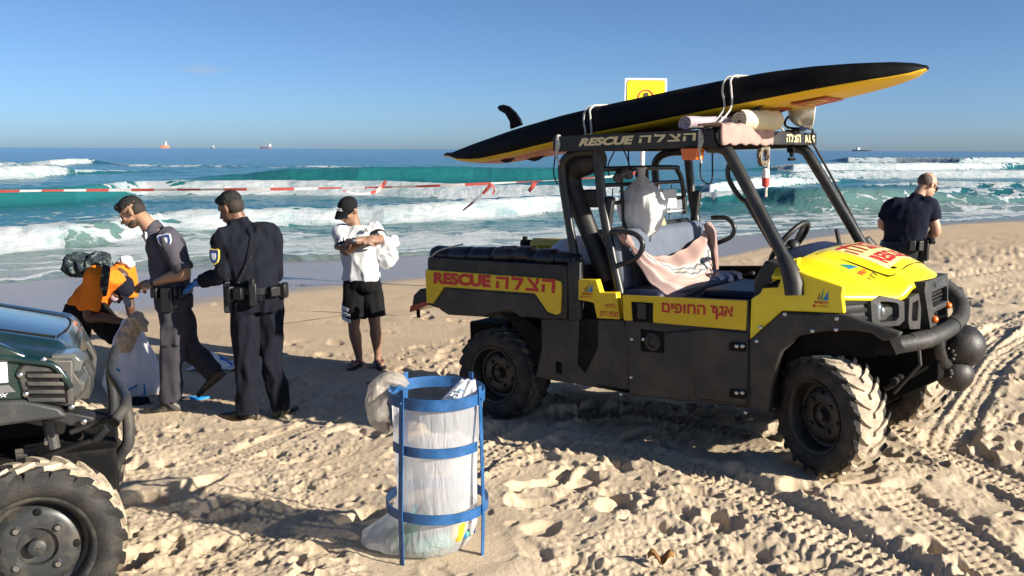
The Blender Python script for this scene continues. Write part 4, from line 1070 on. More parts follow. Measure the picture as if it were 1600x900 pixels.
lettering('KAWASAKI', [(2.757, -0.10, 1.018), (2.757, 0.10, 1.018), (2.752, 0.10, 1.050), (2.752, -0.10, 1.050)], mat('badge_grey', (0.07, 0.075, 0.09), 0.3), grille, bold=0.03, normal=(1, 0, 0))
for y_, z_ in ((-0.155, 0.845), (0.15, 0.885)):
    mb = MB(); mb.ell((2.765, y_, z_), (0.022, 0.024, 0.020), 14, 8); part(mb, 'marker_lamp', M_ORANGE, grille)
M_BUMP = mat('bumper_rubber', (0.022, 0.022, 0.022), 0.6, var=0.25, bump=0.25, bscale=60, dust=0.12, dscale=6)
mb = MB(); mb.tube([(2.645, -0.46, 0.735), (2.75, -0.31, 0.748), (2.805, -0.08, 0.77), (2.82, 0.12, 0.79), (2.81, 0.28, 0.82), (2.785, 0.37, 0.86), (2.74, 0.40, 0.92), (2.68, 0.40, 0.97)], 0.049, 18, smooth=5); bump_ = part(mb, 'bumper', M_BUMP)
mb = MB(); mb.tube([(2.642, -0.463, 0.735), (2.655, -0.45, 0.7352)], 0.036, 18); part(mb, 'tube_end', M_UNDER, bump_)
for p_, q_ in (((2.70, -0.385, 0.742), (2.765, -0.265, 0.752)), ((2.816, 0.02, 0.781), (2.82, 0.12, 0.79))):
    mb = MB(); mb.tube([p_, q_], 0.0525, 18); part(mb, 'foam_sleeve', M_BUMP, bump_)
mb = MB(); mb.tube([(2.79, -0.20, 0.75), (2.80, -0.17, 0.66), (2.80, -0.08, 0.585), (2.80, 0.05, 0.57), (2.80, 0.16, 0.62), (2.81, 0.20, 0.74)], 0.035, 14, smooth=5); part(mb, 'lower_loop', M_TUBE, bump_)
mb = MB(); mb.tube([(2.79, -0.14, 0.60), (2.5, -0.16, 0.42)], 0.028, 10); mb.tube([(2.79, 0.14, 0.60), (2.5, 0.16, 0.42)], 0.028, 10); mb.tube([(2.74, -0.25, 0.74), (2.52, -0.25, 0.70)], 0.03, 10); part(mb, 'bumper_stay', M_TUBE, bump_)

# ---- cab: floor, seats, inner doors
mb = MB(); mb.box((1.40, 0, 0.47), (1.1, 1.36, 0.05)); part(mb, 'cab_floor', M_BLACK)
mb = MB(); mb.box((1.13, 0.0, 0.72), (0.56, 1.30, 0.42)); part(mb, 'seat_base', M_BLACK, bevel=0.02)
mb = MB(); mb.box((1.08, 0.0, 0.93), (0.40, 1.28, 0.10)); part(mb, 'seat_cushion', M_NAVY, bevel=0.045)
rt_ = Matrix.Rotation(R(-10), 3, 'Y')
mb = MB(); mb.box((0.935, 0.0, 1.15), (0.11, 1.24, 0.40), rt_); part(mb, 'seat_back', M_SEAT, bevel=0.045)
mb = MB(); mb.box((1.63, 0.02, 0.935), (0.46, 0.62, 0.05)); mb.box((1.63, 0.02, 0.70), (0.42, 0.58, 0.44)); part(mb, 'storage_box', M_NAVY, bevel=0.012)
mb = MB(); mb.prism([(1.03, 0.6), (1.62, 0.6), (1.62, 1.03), (1.03, 1.005)], 0.63, 0.68); part(mb, 'far_door_lining', M_UNDER, bevel=0.01)
mb = MB(); mb.tube([(1.10, 0.62, 0.93), (1.18, 0.61, 0.98), (1.26, 0.60, 0.95), (1.33, 0.61, 0.965)], 0.008, 8, smooth=4); mb.ell((1.34, 0.61, 0.965), 0.022, 10, 8); part(mb, 'door_pull', M_BLACK)
# belts hanging on the seat
mb = MB(); mb.tube([V(986, 372, y=-0.5), V(990, 410, y=-0.52), V(994, 462, y=-0.54)], 0.022, 8, flat=0.15, smooth=4); part(mb, 'seat_belt', mat('belt_webbing', (0.11, 0.10, 0.095), 0.9))
# steering wheel
sw = Vector((1.735, 0.30, 1.215)); ax = Vector((-0.80, 0, 0.60)).normalized()
e1 = Vector((0, 1, 0)); e2 = ax.cross(e1)
rings = []
mb = MB(); N_ = 40
for i in range(N_):
    a = 2*math.pi*i/N_; d_ = e1*math.cos(a)+e2*math.sin(a)
    rings.append([sw+d_*(0.178+0.018*math.cos(b))+ax*0.018*math.sin(b) for b in np.linspace(0, 2*math.pi, 10, endpoint=False)])
mb.loft(rings+[rings[0]], cap=False); stw = part(mb, 'steering_wheel', M_BLACK, ang=180)
mb = MB()
for a in (0.2, math.pi-0.2, 1.5*math.pi): mb.tube([sw-ax*0.03, sw+(e1*math.cos(a)+e2*math.sin(a))*0.17], 0.016, 8, flat=0.5)
mb.ell(sw-ax*0.03, 0.05, 14, 10); part(mb, 'wheel_spokes', M_BLACK, stw)
mb = MB(); mb.tube([sw-ax*0.03, sw-ax*0.32], 0.03, 10); part(mb, 'steering_column', M_BLACK)
# coiled radio lead
pts = []
a, b = Vector(V(1226, 408, y=-0.15)), Vector(V(1200, 441, y=-0.3))
for i in range(90):
    t = i/89; c = a.lerp(b, t); pts.append(c+Vector((math.cos(t*75)*0.010, 0.010*math.sin(t*75), 0)))
mb = MB(); mb.tube(pts, 0.0035, 5); part(mb, 'coiled_lead', M_CORD)

# ---- roll cage
YP = 0.62
def tubes(name, pts, r, smooth=5, n=14, m=M_TUBE, parent=VEH): mb = MB(); mb.tube(pts, r, n, smooth=smooth if len(pts) > 2 else 0); return part(mb, name, m, parent)
def pv(u, v, y=-YP): return V(u, v, y=y)
tubes('front_pillar', [(1.60, -YP, 1.855), (1.70, -YP, 1.84), (1.78, -YP-0.01, 1.74), (2.12, -YP-0.085, 1.19), (2.16, -YP-0.10, 1.11)], 0.036)
tubes('front_pillar', [(1.60, YP, 1.855), (1.70, YP, 1.84), (1.78, YP, 1.74), (2.14, YP, 1.15), (2.17, YP, 1.09)], 0.036)
for s_ in (-1, 1):
    mb = MB(); y_ = s_*(YP+0.06)
    mb.tube([(2.10, y_+s_*0.022, 1.22), (2.15, y_+s_*0.045, 1.14), (2.175, y_+s_*0.062, 1.08), (2.18, y_+s_*0.068, 1.02)], [0.042, 0.052, 0.056, 0.052], 16); part(mb, 'pillar_boot', M_BLACK)
# ribbed cable conduit on the near front pillar
a, b = Vector(V(1176, 312, y=-YP-0.005)), Vector(V(1216, 378, y=-YP-0.005)); mb = MB()
for k in range(30):
    c = a.lerp(b, k/29)+Vector((-0.028, 0, -0.02)); d_ = (b-a).normalized()*0.0055; mb.tube([c-d_, c+d_], 0.021, 10)
mb.tube([a+Vector((-0.028, 0, -0.02)), b+Vector((-0.028, 0, -0.02))], 0.015, 8); part(mb, 'cable_conduit', M_BLACK)
tubes('grab_handle', [pv(1146, 246), pv(1138, 262), pv(1139, 280), pv(1152, 303), pv(1164, 314), pv(1180, 316)], 0.015)
for s_, f in ((-1, 1), (1, 1)):
    y_ = s_*YP
    tubes('rear_pillar', [(0.80, y_, 1.86), (0.66, y_, 1.855), (0.565, y_, 1.81), (0.545, y_, 1.70), (0.60, y_, 1.35), (0.665, y_, 1.0), (0.68, y_, 0.86)], 0.030)
    tubes('centre_pillar', [(0.82, y_, 1.87), (0.83, y_, 1.76), (0.86, y_, 1.5), (0.93, y_, 1.15), (0.98, y_, 0.94)], 0.032)
    mb = MB(); mb.box((0.89, y_*0.98, 1.42), (0.05, 0.045, 0.30), Matrix.Rotation(R(9), 3, 'Y')); part(mb, 'belt_reel_cover', M_BLACK, bevel=0.01)
# thick padded diagonal on the near side (air duct)
mb = MB(); mb.tube([pv(941, 250, -0.5), pv(918, 252, -0.5), pv(897, 262, -0.5), pv(891, 285, -0.5), pv(906, 325, -0.5), pv(930, 385, -0.5), pv(950, 440, -0.5)], [0.06, 0.085, 0.085, 0.075, 0.062, 0.06, 0.06], 16, smooth=5, flat=1.1); part(mb, 'air_duct', M_BLACK)
mb = MB(); mb.box(pv(925, 310, -0.45), (0.16, 0.10, 0.12)); part(mb, 'filter_box', M_BLACK, bevel=0.015)
tubes('grab_handle', [pv(952, 362), pv(975, 362), pv(994, 367), pv(1004, 381), pv(998, 399), pv(980, 410), pv(962, 415)], 0.017)
tubes('grab_handle', [pv(1112, 340, YP), pv(1135, 341, YP), pv(1147, 354, YP), pv(1142, 370, YP), pv(1118, 381, YP)], 0.017)
# rear guard behind the seats
gx0 = 0.80
tubes('guard_rail', [(gx0, -0.60, 1.745), (gx0, 0.40, 1.745), (gx0, 0.50, 1.72), (gx0+0.02, 0.54, 1.62), (gx0+0.03, 0.56, 1.40)], 0.018)
for z_ in (1.64, 1.52): tubes('guard_rail', [(gx0+0.01, -0.60, z_), (gx0+0.01, 0.56, z_)], 0.014)
tubes('guard_rail', [(gx0+0.02, -0.60, 1.335), (gx0+0.02, 0.60, 1.345)], 0.024)
for y_ in (-0.30, 0.05): tubes('guard_upright', [(gx0, y_, 1.745), (gx0+0.02, y_, 1.32)], 0.012)
mb = MB()
for k in range(6): y_ = -0.5+0.2*k; mb.tube([(gx0+0.03, y_, 1.33), (gx0+0.03, y_+0.05, 1.62)], 0.004, 6)
part(mb, 'bungee_cord', M_CORD)
mb = MB(); mb.box((0.83, 0.22, 1.27), (0.10, 0.16, 0.12)); part(mb, 'radio_box', M_BLACK, bevel=0.01)
# roof
ZR0, ZR1 = 1.865, 1.965
mb = MB(); mb.box((1.15, 0, 1.945), (1.08, 1.40, 0.022)); part(mb, 'roof_panel', M_BLACK, bevel=0.005)
mb = MB(); mb.prism([(0.57, ZR0), (1.70, ZR0-0.012), (1.69, ZR1-0.012), (0.57, ZR1)], -0.73, -0.70); rb = part(mb, 'roof_side_board', M_BLACK, bevel=0.006)
mb = MB(); mb.prism([(0.57, ZR0), (1.70, ZR0-0.012), (1.69, ZR1-0.012), (0.57, ZR1)], 0.70, 0.73); part(mb, 'roof_side_board', M_BLACK, bevel=0.006)
mb = MB(); mb.box((1.735, 0, 1.91), (0.03, 1.50, 0.085)); fb = part(mb, 'roof_front_board', M_BLACK, bevel=0.006)
mb = MB(); mb.box((0.565, 0, 1.915), (0.03, 1.46, 0.09)); part(mb, 'roof_rear_board', M_BLACK, bevel=0.006)
lettering('RESCUE', LQ(-0.73, (904, 228.5), (990, 225.5), (991, 211.5), (907, 216)), M_CREAM, rb, bold=0.055, shear=0.18, normal=(0, -1, 0))
block_letters('הצלה', LQ(-0.73, (998, 223.5), (1087, 219.5), (1088, 207.5), (1000, 212)), M_CREAM, rb, (0, -1, 0))
block_letters('הצלה', [(1.75, 0.20, 1.885), (1.75, 0.44, 1.885), (1.75, 0.44, 1.935), (1.75, 0.20, 1.935)], M_CREAM, fb, (1, 0, 0))
lettering('RES', [(1.75, 0.53, 1.885), (1.75, 0.70, 1.885), (1.75, 0.70, 1.935), (1.75, 0.53, 1.935)], M_CREAM, fb, bold=0.02, normal=(1, 0, 0))
mb = MB(); q = [V(u, v, y=-0.70) for u, v in ((1070, 232), (1097, 231), (1095, 250), (1073, 250))]
mb.prism([(p[0], p[2]) for p in q], -0.76, -0.66); part(mb, 'beacon_lamp', M_ORANGE, bevel=0.006)
# mirror, clamp, spot lamp
mb = MB(); c = Vector((1.82, 0.35, 2.085)); ax_ = Vector((0.86, 0.42, -0.08)).normalized(); rotm = ax_.to_track_quat('Z', 'Y').to_matrix()
pr = [(0.02, -0.11), (0.06, -0.10), (0.095, -0.06), (0.112, 0.0), (0.115, 0.045), (0.105, 0.05)]
rings = [[c+rotm @ Vector((r_*math.cos(a), r_*math.sin(a), o)) for a in np.linspace(0, 2*math.pi, 32, endpoint=False)] for r_, o in pr]
mb.loft(rings, cap=False); spot = part(mb, 'spot_lamp', mat('polished_lamp_shell', (0.78, 0.80, 0.83), 0.28, 0.55), ang=60)
mb = MB(); rings = [[c+rotm @ Vector((r_*math.cos(a), r_*math.sin(a), o)) for a in np.linspace(0, 2*math.pi, 32, endpoint=False)] for r_, o in ((0.106, 0.046), (0.07, 0.056), (0.002, 0.06))]; mb.loft(rings, cap=False); part(mb, 'spot_lens', M_GLASS, spot)
mb = MB(); mb.box(c+rotm @ Vector((0.0, -0.108, 0.0)), (0.055, 0.02, 0.06), rotm); part(mb, 'lamp_label', mat('label_blue', (0.03, 0.08, 0.35), 0.4), spot)
mb = MB(); mb.tube([c+Vector((-0.02, 0, -0.10)), (1.76, 0.38, 1.955)], 0.012, 8); mb.box((1.74, 0.38, 1.962), (0.10, 0.12, 0.012)); part(mb, 'lamp_bracket', M_BLACK, spot)
tubes('lamp_cable', [c+Vector((-0.09, 0, 0.0)), (1.70, 0.30, 2.02), (1.72, 0.33, 1.98), (1.80, 0.52, 1.97), (1.77, 0.60, 1.90), (1.86, 0.655, 1.70), (1.98, 0.655, 1.48), (2.10, 0.655, 1.25)], 0.008, parent=spot, m=M_CORD)
mb = MB(); mb.tube([(1.70, 0.42, 1.86), (1.70, 0.42, 1.79)], 0.014, 8); mb.tube([(1.70, 0.37, 1.775), (1.70, 0.47, 1.775)], 0.01, 8); mb.box((1.70, 0.42, 1.835), (0.04, 0.05, 0.02)); part(mb, 'screw_clamp', M_UNDER)
mb = MB(); mb.tube([(2.02, 0.45, 1.20), (1.98, 0.50, 1.30)], 0.014, 8); part(mb, 'shift_lever', M_BLACK)
# cords hanging from the roof
for q in ([pv(1098, 232), pv(1094, 262), pv(1098, 282), pv(1112, 284), pv(1113, 236)], [pv(960, 236, -0.4), pv(950, 258, -0.4), pv(952, 275, -0.4)], [pv(974, 234, -0.2), pv(981, 250, -0.2), pv(985, 272, -0.2)], [pv(982, 234, -0.2), pv(983, 258, -0.2), pv(990, 268, -0.2)], [pv(868, 240, -0.7), pv(865, 270, -0.7), pv(871, 288, -0.7)]):
    tubes('hanging_cord', q, 0.005, n=6, m=M_CORD)

# ================================================================ what lies on, hangs from and is tied to the vehicle
def vthing(name, label, cat, loc, group=None):
    m_ = VMAT @ Matrix.Translation(Vector(loc)); return thing(name, mw=m_, label=label, cat=cat, group=group)
# --- the big rescue board, fin up
BX = [-1.04, -0.98, -0.85, -0.6, -0.2, 0.3, 0.8, 1.3, 1.7, 2.1, 2.4, 2.58, 2.66]
BW = [0.03, 0.09, 0.15, 0.22, 0.29, 0.345, 0.37, 0.37, 0.35, 0.30, 0.21, 0.11, 0.03]
def bz(x): return 1.94+0.083*(x+1.04)
top_px = [(700, 240), (715, 233), (745, 221), (800, 201), (870, 180), (940, 163), (1000, 150), (1060, 137), (1120, 125), (1190, 112), (1260, 103), (1330, 98), (1390, 97), (1425, 100), (1443, 105)]
bot_px = [(700, 243), (715, 249), (745, 250), (800, 239), (870, 222), (940, 207), (1000, 196), (1060, 184), (1120, 172), (1190, 158), (1260, 144), (1330, 131), (1390, 121), (1425, 114), (1443, 107)]
def near_curve(px):
    out = []
    for u, v in px:
        x = V(u, v, y=-0.3)[0]
        for _ in range(8):
            w = np.interp(x, BX, BW); p = V(u, v, y=-w*0.97); x = p[0]
        out.append((p[0], p[2]))
    out.sort(); return np.array(out).T
TC, BC = near_curve(top_px), near_curve(bot_px)
surf = vthing('rescue_board', 'long black and yellow rescue surfboard lying upside down across the cage roof, fin up', 'surfboard', (0.8, 0, bz(0.8)))
def to_surf(p): return (p[0]-0.8, p[1], p[2]-bz(0.8))
rings = []
bxs = np.concatenate([np.linspace(-1.04, -0.7, 10), np.linspace(-0.6, 2.2, 26), np.linspace(2.28, 2.655, 12)])
for x in bxs:
    w = float(np.interp(x, BX, BW)); zt = float(np.interp(x, *TC)); zb = float(np.interp(x, *BC)); zt = max(zt, zb+0.006)
    th = zt-zb; bel = 0.032*min(1, w/0.25)
    ring = []
    for y, z in ((-0.93, zt-0.2*th), (-0.80, zt), (-0.4, zt+0.008), (0, zt+0.012), (0.4, zt+0.008), (0.80, zt), (0.93, zt-0.2*th), (1.0, zt-0.55*th), (1.0, zb+0.05*th), (0.95, zb-0.25*bel), (0.8, zb-0.7*bel), (0.4, zb-bel), (0, zb-bel*1.05), (-0.4, zb-bel), (-0.8, zb-0.7*bel), (-0.95, zb-0.25*bel), (-1.0, zb+0.05*th), (-1.0, zt-0.55*th)):
        ring.append(to_surf((x, y*w, z)))
    rings.append(ring)
mb = MB(); n_ = 18; M_BOARD = mat('board_black', (0.004, 0.004, 0.005), 0.6, var=0.3, dust=0.03, dscale=3, spec=0.12); M_BOARDY = mat('board_yellow', (0.80, 0.50, 0.02), 0.4, var=0.06, vscale=3, dust=0.06); M_BOARDR = mat('board_red', (0.62, 0.10, 0.035), 0.45, var=0.15, vscale=4)
vs = [p for r_ in rings for p in r_]; fs = []; mi = []
for i in range(len(rings)-1):
    for j in range(n_):
        k = (j+1) % n_; fs.append((i*n_+j, i*n_+k, (i+1)*n_+k, (i+1)*n_+j))
        deck = 8 <= j <= 15; mid_ = 10 <= j <= 13
        xm = (bxs[i]+bxs[i+1])/2
        mi.append(2 if mid_ and xm < 1.05 else 1 if deck else 0)
mb.v = [tuple(map(float, p)) for p in vs]; mb.f = [list(f) for f in fs]; mb.mi = mi
for cap_, r0 in ((list(range(n_)), 0), ([(len(rings)-1)*n_+k for k in reversed(range(n_))], 1)): mb.f.append(cap_); mb.mi.append(0)
bd = mb.build('board_hull', [M_BOARD, M_BOARDY, M_BOARDR], surf, ang=60)
fp = [V(u, v, y=0) for u, v in ((798, 202), (797, 190), (790, 178), (781, 173), (777.5, 168), (781, 164.5), (787, 163.5), (796, 166), (806, 175), (813, 185), (817, 195))]
mb = MB(); mb.prism([(p[0]-0.8, p[2]-bz(0.8)) for p in fp], -0.012, 0.012); mb.build('fin', M_BOARD, surf, bevel=0.008)
def px_deck(u, v, y): p = V(u, v, y=y); return to_surf(p)
for (q, y_) in (([(1140, 171), (1150, 178), (1162, 179), (1176, 174), (1190, 163), (1204, 158)], -0.27), ([(1190, 176), (1206, 179), (1218, 174), (1228, 168), (1236, 166)], 0.05), ([(780, 245), (788, 251), (797, 250), (804, 244), (812, 238)], -0.16), ([(820, 245), (835, 249), (845, 245), (858, 236), (862, 235)], 0.02)):
    mb = MB(); mb.tube([px_deck(u, v, y_) for u, v in q], 0.015, 8, smooth=4); mb.build('grab_strap', M_CORD, surf)
# red stamp under the nose with two letters
zq = lambda x, y: float(np.interp(x, *BC))-0.034
dq = lambda x, y: to_surf((x, y, zq(x, y)))
decal([dq(1.92, -0.20), dq(2.14, -0.16), dq(2.14, 0.16), dq(1.92, 0.20)], M_RED, surf, 'red_stamp', (0, 0, -1), 0.004)
lettering(heb('הצ'), [dq(1.95, 0.10), dq(1.95, -0.12), dq(2.10, -0.12), dq(2.10, 0.10)], M_BOARDY, surf, bold=0.04, normal=(0, 0, -1), lift=0.007)
lettering(heb('לה'), [dq(1.74, 0.10), dq(1.74, -0.12), dq(1.86, -0.12), dq(1.86, 0.10)], M_RED, surf, bold=0.04, normal=(0, 0, -1), lift=0.006)
# --- ropes that tie the board down
def tie(xc, label, drop):
    r_ = vthing('tie_rope', label, 'rope', (xc, 0, 2.0), 'ropes tying down the board')
    for off in (-0.022, 0.022):
        x = xc+off; w = float(np.interp(x, BX, BW))+0.008; zt = float(np.interp(x, *TC))+0.016; zb = float(np.interp(x, *BC))
        pts = [(off, -0.70, drop-2.0), (off+0.01, -w-0.03, zb-2.0-0.02), (off*1.3, -w-0.006, (zt+zb)/2-2.0), (off, -w-0.002, zt-2.045), (off*0.8, -w*0.93, zt-2.022), (off*0.8, -w*0.80, zt-2.004), (off, -0.3*w, zt-1.996), (off, 0.3*w, zt-1.996), (off, w*0.80, zt-2.004), (off, w*0.95, zt-2.025), (off, w+0.004, (zt+zb)/2-2.0), (off, w+0.02, zb-2.02), (off, 0.70, drop-2.0)]
        mb = MB(); mb.tube(pts, 0.0068, 8, smooth=4); mb.build('rope_strand', M_ROPE, r_)
    mb = MB(); w = float(np.interp(xc, BX, BW)); mb.tube([(0, -0.715, drop-1.97), (0.012, -0.735, drop-2.03), (-0.004, -0.735, drop-2.09), (0.006, -0.72, drop-2.16)], [0.016, 0.018, 0.008, 0.006], 8); mb.build('knot', M_ROPE, r_)
tie(0.585, 'pale rope tying the tail end of the surfboard to the rear of the roof', 1.94)
tie(1.60, 'pale rope tying the middle of the surfboard to the front corner of the roof', 1.92)
# --- towels and rolls on the roof
def roll(name, label, cat, p0, p1, r, m, turns=2.6, squash=0.8, group=None):
    t_ = vthing(name, label, cat, ((p0[0]+p1[0])/2, (p0[1]+p1[1])/2, (p0[2]+p1[2])/2)); o_ = Vector(((p0[0]+p1[0])/2, (p0[1]+p1[1])/2, (p0[2]+p1[2])/2))
    a, b = Vector(p0)-o_, Vector(p1)-o_; t = (b-a).normalized(); up_ = Vector((0, 0, 1)); sd = t.cross(up_).normalized()
    mb = MB(); N_ = 70; th = r/(turns+0.6)*0.8; sec = []
    for i in range(N_): ang = 2*math.pi*turns*i/(N_-1); rad = r*(0.16+0.84*i/(N_-1)); sec.append((rad-th*0.5, rad+th*0.42, ang))
    def ringat(c, k):
        pts = []
        for ri_, ro, ang in sec: rr_ = ro*(1+0.02*math.sin(k*9+ang*2)); pts.append(c+sd*math.cos(ang)*rr_+up_*math.sin(ang)*rr_*squash)
        for ri_, ro, ang in reversed(sec): pts.append(c+sd*math.cos(ang)*ri_+up_*math.sin(ang)*ri_*squash)
        return pts
    mb.loft([ringat(a.lerp(b, k/6)+up_*0.003*math.sin(k*2.1), k) for k in range(7)], cap=True)
    mb.build('rolled_sheet', m, t_, ang=60); return t_
roll('rolled_towel', 'rolled lilac towel lying on the roof edge under the surfboard', 'towel', (1.47, -0.66, 2.00), (1.62, -0.28, 2.00), 0.058, M_LILAC, squash=0.72)
roll('foam_roll', 'cream foam mat rolled up on the roof beside the spot lamp', 'foam roll', (1.70, -0.42, 2.01), (1.80, -0.10, 2.01), 0.062, M_FOAM, 3.2, 0.95)
mb = MB()
tw = vthing('pink_cloth', 'folded pink cloth hung over the front corner of the roof', 'cloth', (1.745, -0.3, 1.92))
def towel_pt(s, w):
    y = -0.76+0.72*w; d = (s-0.35)*0.30; xx = (1.60+0.155*min(1, s/0.5)) if s < 0.5 else 1.762
    zz = 1.985 if s < 0.5 else 1.985-(s-0.5)*0.24
    return (xx-1.745+0.006*math.sin(w*23+s*6), y+0.3, zz-1.92+0.006*math.sin(w*31+s*4))
mb.grid(towel_pt, 16, 40); mb.build('cloth_sheet', M_PINK, tw, solid=0.012)
# coil of rope hung below the front board
cr = vthing('rope_coil', 'small coil of dirty rope hanging below the front of the roof', 'rope', (1.70, -0.05, 1.80)); pts = []
for i in range(120): a = i*0.42; pts.append((0.01*math.sin(i*.7), (0.06+0.012*math.sin(i*1.3))*math.cos(a), (0.055+0.012*math.cos(i*.9))*math.sin(a)))
mb = MB(); mb.tube(pts, 0.008, 6); mb.build('coil', mat('dirty_rope', (0.16, 0.13, 0.10), 0.9, var=0.3), cr)
mb = MB(); mb.tube([(0, 0.08, 0.06), (0.01, 0.05, -0.08), (0.02, 0.0, -0.20), (0.03, -0.03, -0.26)], 0.009, 6, smooth=4); mb.build('rope_tail', M_ROPE, cr)
fl_ = vthing('float_tag', 'small red and white float dangling under the front roof corner', 'float', (1.72, -0.06, 1.66))
mb = MB(); mb.lathe([(0.004, -0.06), (0.022, -0.05), (0.024, 0.0)], axis='z', n=14); mb.build('red_half', M_REDP, fl_)
mb = MB(); mb.lathe([(0.024, 0.0), (0.022, 0.05), (0.004, 0.06)], axis='z', n=14); mb.build('white_half', M_WHITE, fl_)
# --- black padded bolster on the bed rail
bo = vthing('padded_bolster', 'black quilted vinyl bolster lying along the rim of the cargo bed', 'bolster', (0, -0.62, 1.15))
xs = np.linspace(-0.62, 0.66, 90); rings = []
seam = [-0.62, -0.44, -0.24, -0.03, 0.16, 0.34, 0.50, 0.66]
for x in xs:
    ds = min(abs(x-s_) for s_ in seam); k = 1-0.17*math.exp(-(ds/0.016)**2)
    if x > 0.5: k *= 0.82
    r_ = 0.066*k*(1+0.03*math.sin(x*17)); dz = 0.012*math.sin(x*4)+(0.012 if x < 0.3 else -0.006)
    rings.append([(x, 1.35*r_*math.cos(a), dz+r_*math.sin(a)) for a in np.linspace(0, 2*math.pi, 20, endpoint=False)])
mb = MB(); mb.loft(rings); mb.build('quilted_tube', mat('black_vinyl', (0.008, 0.009, 0.012), 0.33, var=0.2, bump=0.15, bscale=40, dust=0.06), bo, ang=70)
mb = MB(); mb.tube([(-0.60, -0.105, -0.03), (-0.52, -0.09, 0.035), (-0.40, -0.05, 0.07), (-0.33, -0.02, 0.085)], 0.006, 6, smooth=4); mb.build('tie_cord', M_ROPE, bo)

# --- bags: crumpled sacks
def plastic(name, col=(0.80, 0.81, 0.83), clear=0.35, tl=0.5, rough=0.35, vs=0.6):
    if name in _mats: return _mats[name]
    m = bpy.data.materials.new(name); m.use_nodes = True; nt = m.node_tree; n, l = nt.nodes, nt.links
    b = n['Principled BSDF']; b.inputs['Base Color'].default_value = (*col, 1); b.inputs['Roughness'].default_value = rough
    tr = n.new('ShaderNodeBsdfTranslucent'); tr.inputs['Color'].default_value = (*col, 1)
    tp_ = n.new('ShaderNodeBsdfTransparent'); tp_.inputs['Color'].default_value = (0.96, 0.97, 0.98, 1)
    m1 = n.new('ShaderNodeMixShader'); m1.inputs[0].default_value = tl; l.new(b.outputs[0], m1.inputs[1]); l.new(tr.outputs[0], m1.inputs[2])
    m2 = n.new('ShaderNodeMixShader'); m2.inputs[0].default_value = clear; l.new(m1.outputs[0], m2.inputs[1]); l.new(tp_.outputs[0], m2.inputs[2])
    tc = n.new('ShaderNodeTexCoord'); t = n.new('ShaderNodeTexNoise'); t.inputs['Scale'].default_value = 24; t.inputs['Detail'].default_value = 5; t.inputs['Distortion'].default_value = 0.9
    mq = n.new('ShaderNodeMapping'); mq.inputs['Scale'].default_value = (1, 1, vs); l.new(tc.outputs['Object'], mq.inputs['Vector']); l.new(mq.outputs[0], t.inputs['Vector']); bp = n.new('ShaderNodeBump'); bp.inputs['Strength'].default_value = 0.9; bp.inputs['Distance'].default_value = 0.016
    l.new(t.outputs['Fac'], bp.inputs['Height']); l.new(bp.outputs[0], b.inputs['Normal']); l.new(bp.outputs[0], tr.inputs['Normal'])
    l.new(m2.outputs[0], n['Material Output'].inputs['Surface']); _mats[name] = m; return m
M_BAG = plastic('white_bag_plastic', (0.80, 0.80, 0.82), 0.08, 0.3)
def sack(name_part, prof, m, parent, seed=0, n=72, wr=0.05, squash=0.85, axis_pts=None):
    """prof: (height, radius); pleats run up the sack and gather where it narrows"""
    mb = MB(); rings = []; rmax = max(r_ for _, r_ in prof)
    hs = [p[0] for p in prof]; rs = [p[1] for p in prof]
    M_ = 26
    for i in range(M_):
        t = i/(M_-1); h_ = hs[0]+(hs[-1]-hs[0])*t; r0 = float(np.interp(h_, hs, rs)); ring = []
        cx, cy = (0, 0) if axis_pts is None else (float(np.interp(t, *[[a[0] for a in axis_pts], [a[1] for a in axis_pts]])), float(np.interp(t, *[[a[0] for a in axis_pts], [a[2] for a in axis_pts]])))
        for k in range(n):
            a = 2*math.pi*k/n; d = Vector((math.cos(a), math.sin(a), 0))
            ns = mnoise.noise(Vector((d.x*2.2+seed*3, d.y*2.2, h_*5+seed)))+0.6*mnoise.noise(Vector((d.x*6+seed, d.y*6, h_*3.5)))
            r_ = r0*(1+wr*2.2*ns)-wr*0.55*r0*abs(mnoise.noise(Vector((d.x*7+seed, d.y*7, h_*2.2+seed))))+wr*0.09*rmax*math.sin(a*13+seed)*max(0, 1-r0/rmax)
            ring.append((cx+d.x*r_, cy+d.y*r_*squash, h_))
        rings.append(ring)
    mb.loft(rings, cap=True); return mb.build(name_part, m, parent, ang=180)
hb = vthing('hanging_bag', 'bulging white plastic bag hung by its neck behind the seats', 'plastic bag', (0.90, -0.20, 1.26))
sack('bag_body', [(0, 0.02), (0.02, 0.07), (0.08, 0.125), (0.16, 0.16), (0.25, 0.162), (0.33, 0.13), (0.39, 0.07), (0.43, 0.025), (0.47, 0.03), (0.49, 0.045)], plastic('bag_plastic_grey', (0.80, 0.80, 0.80), 0.08, 0.2, 0.4, 0.3), hb, 3, squash=0.75, wr=0.075)
mb = MB(); mb.tube([(0, 0, 0.43), (0, 0.01, 0.50)], 0.02, 8); mb.build('neck_tie', M_CORD, hb)
bb = vthing('bed_bag', 'white plastic sacks heaped in the cargo bed behind the bolster', 'plastic sack', (0.30, -0.1, 0.84))
mb = MB(); rings = []
for i in range(15):
    t = i/14; x = -0.32+0.66*t
    rings.append([(x, 0.30*math.sin(math.pi*(0.1+0.85*t))*math.cos(a)*(1+0.1*math.sin(7*a+t*9)), 0.16+0.20*(0.35+math.sin(math.pi*(0.05+0.85*t)))*math.sin(a)*(1+0.16*mnoise.noise(Vector((t*6, a*1.7, 2))))) for a in np.linspace(0, 2*math.pi, 30, endpoint=False)])
mb.loft(rings); mb.build('sack', M_BAG, bb, ang=180)
yc = vthing('yellow_cylinder', 'yellow cylinder with a black valve end lying across the far side of the bed', 'gas cylinder', (-0.1, 0.52, 1.145))
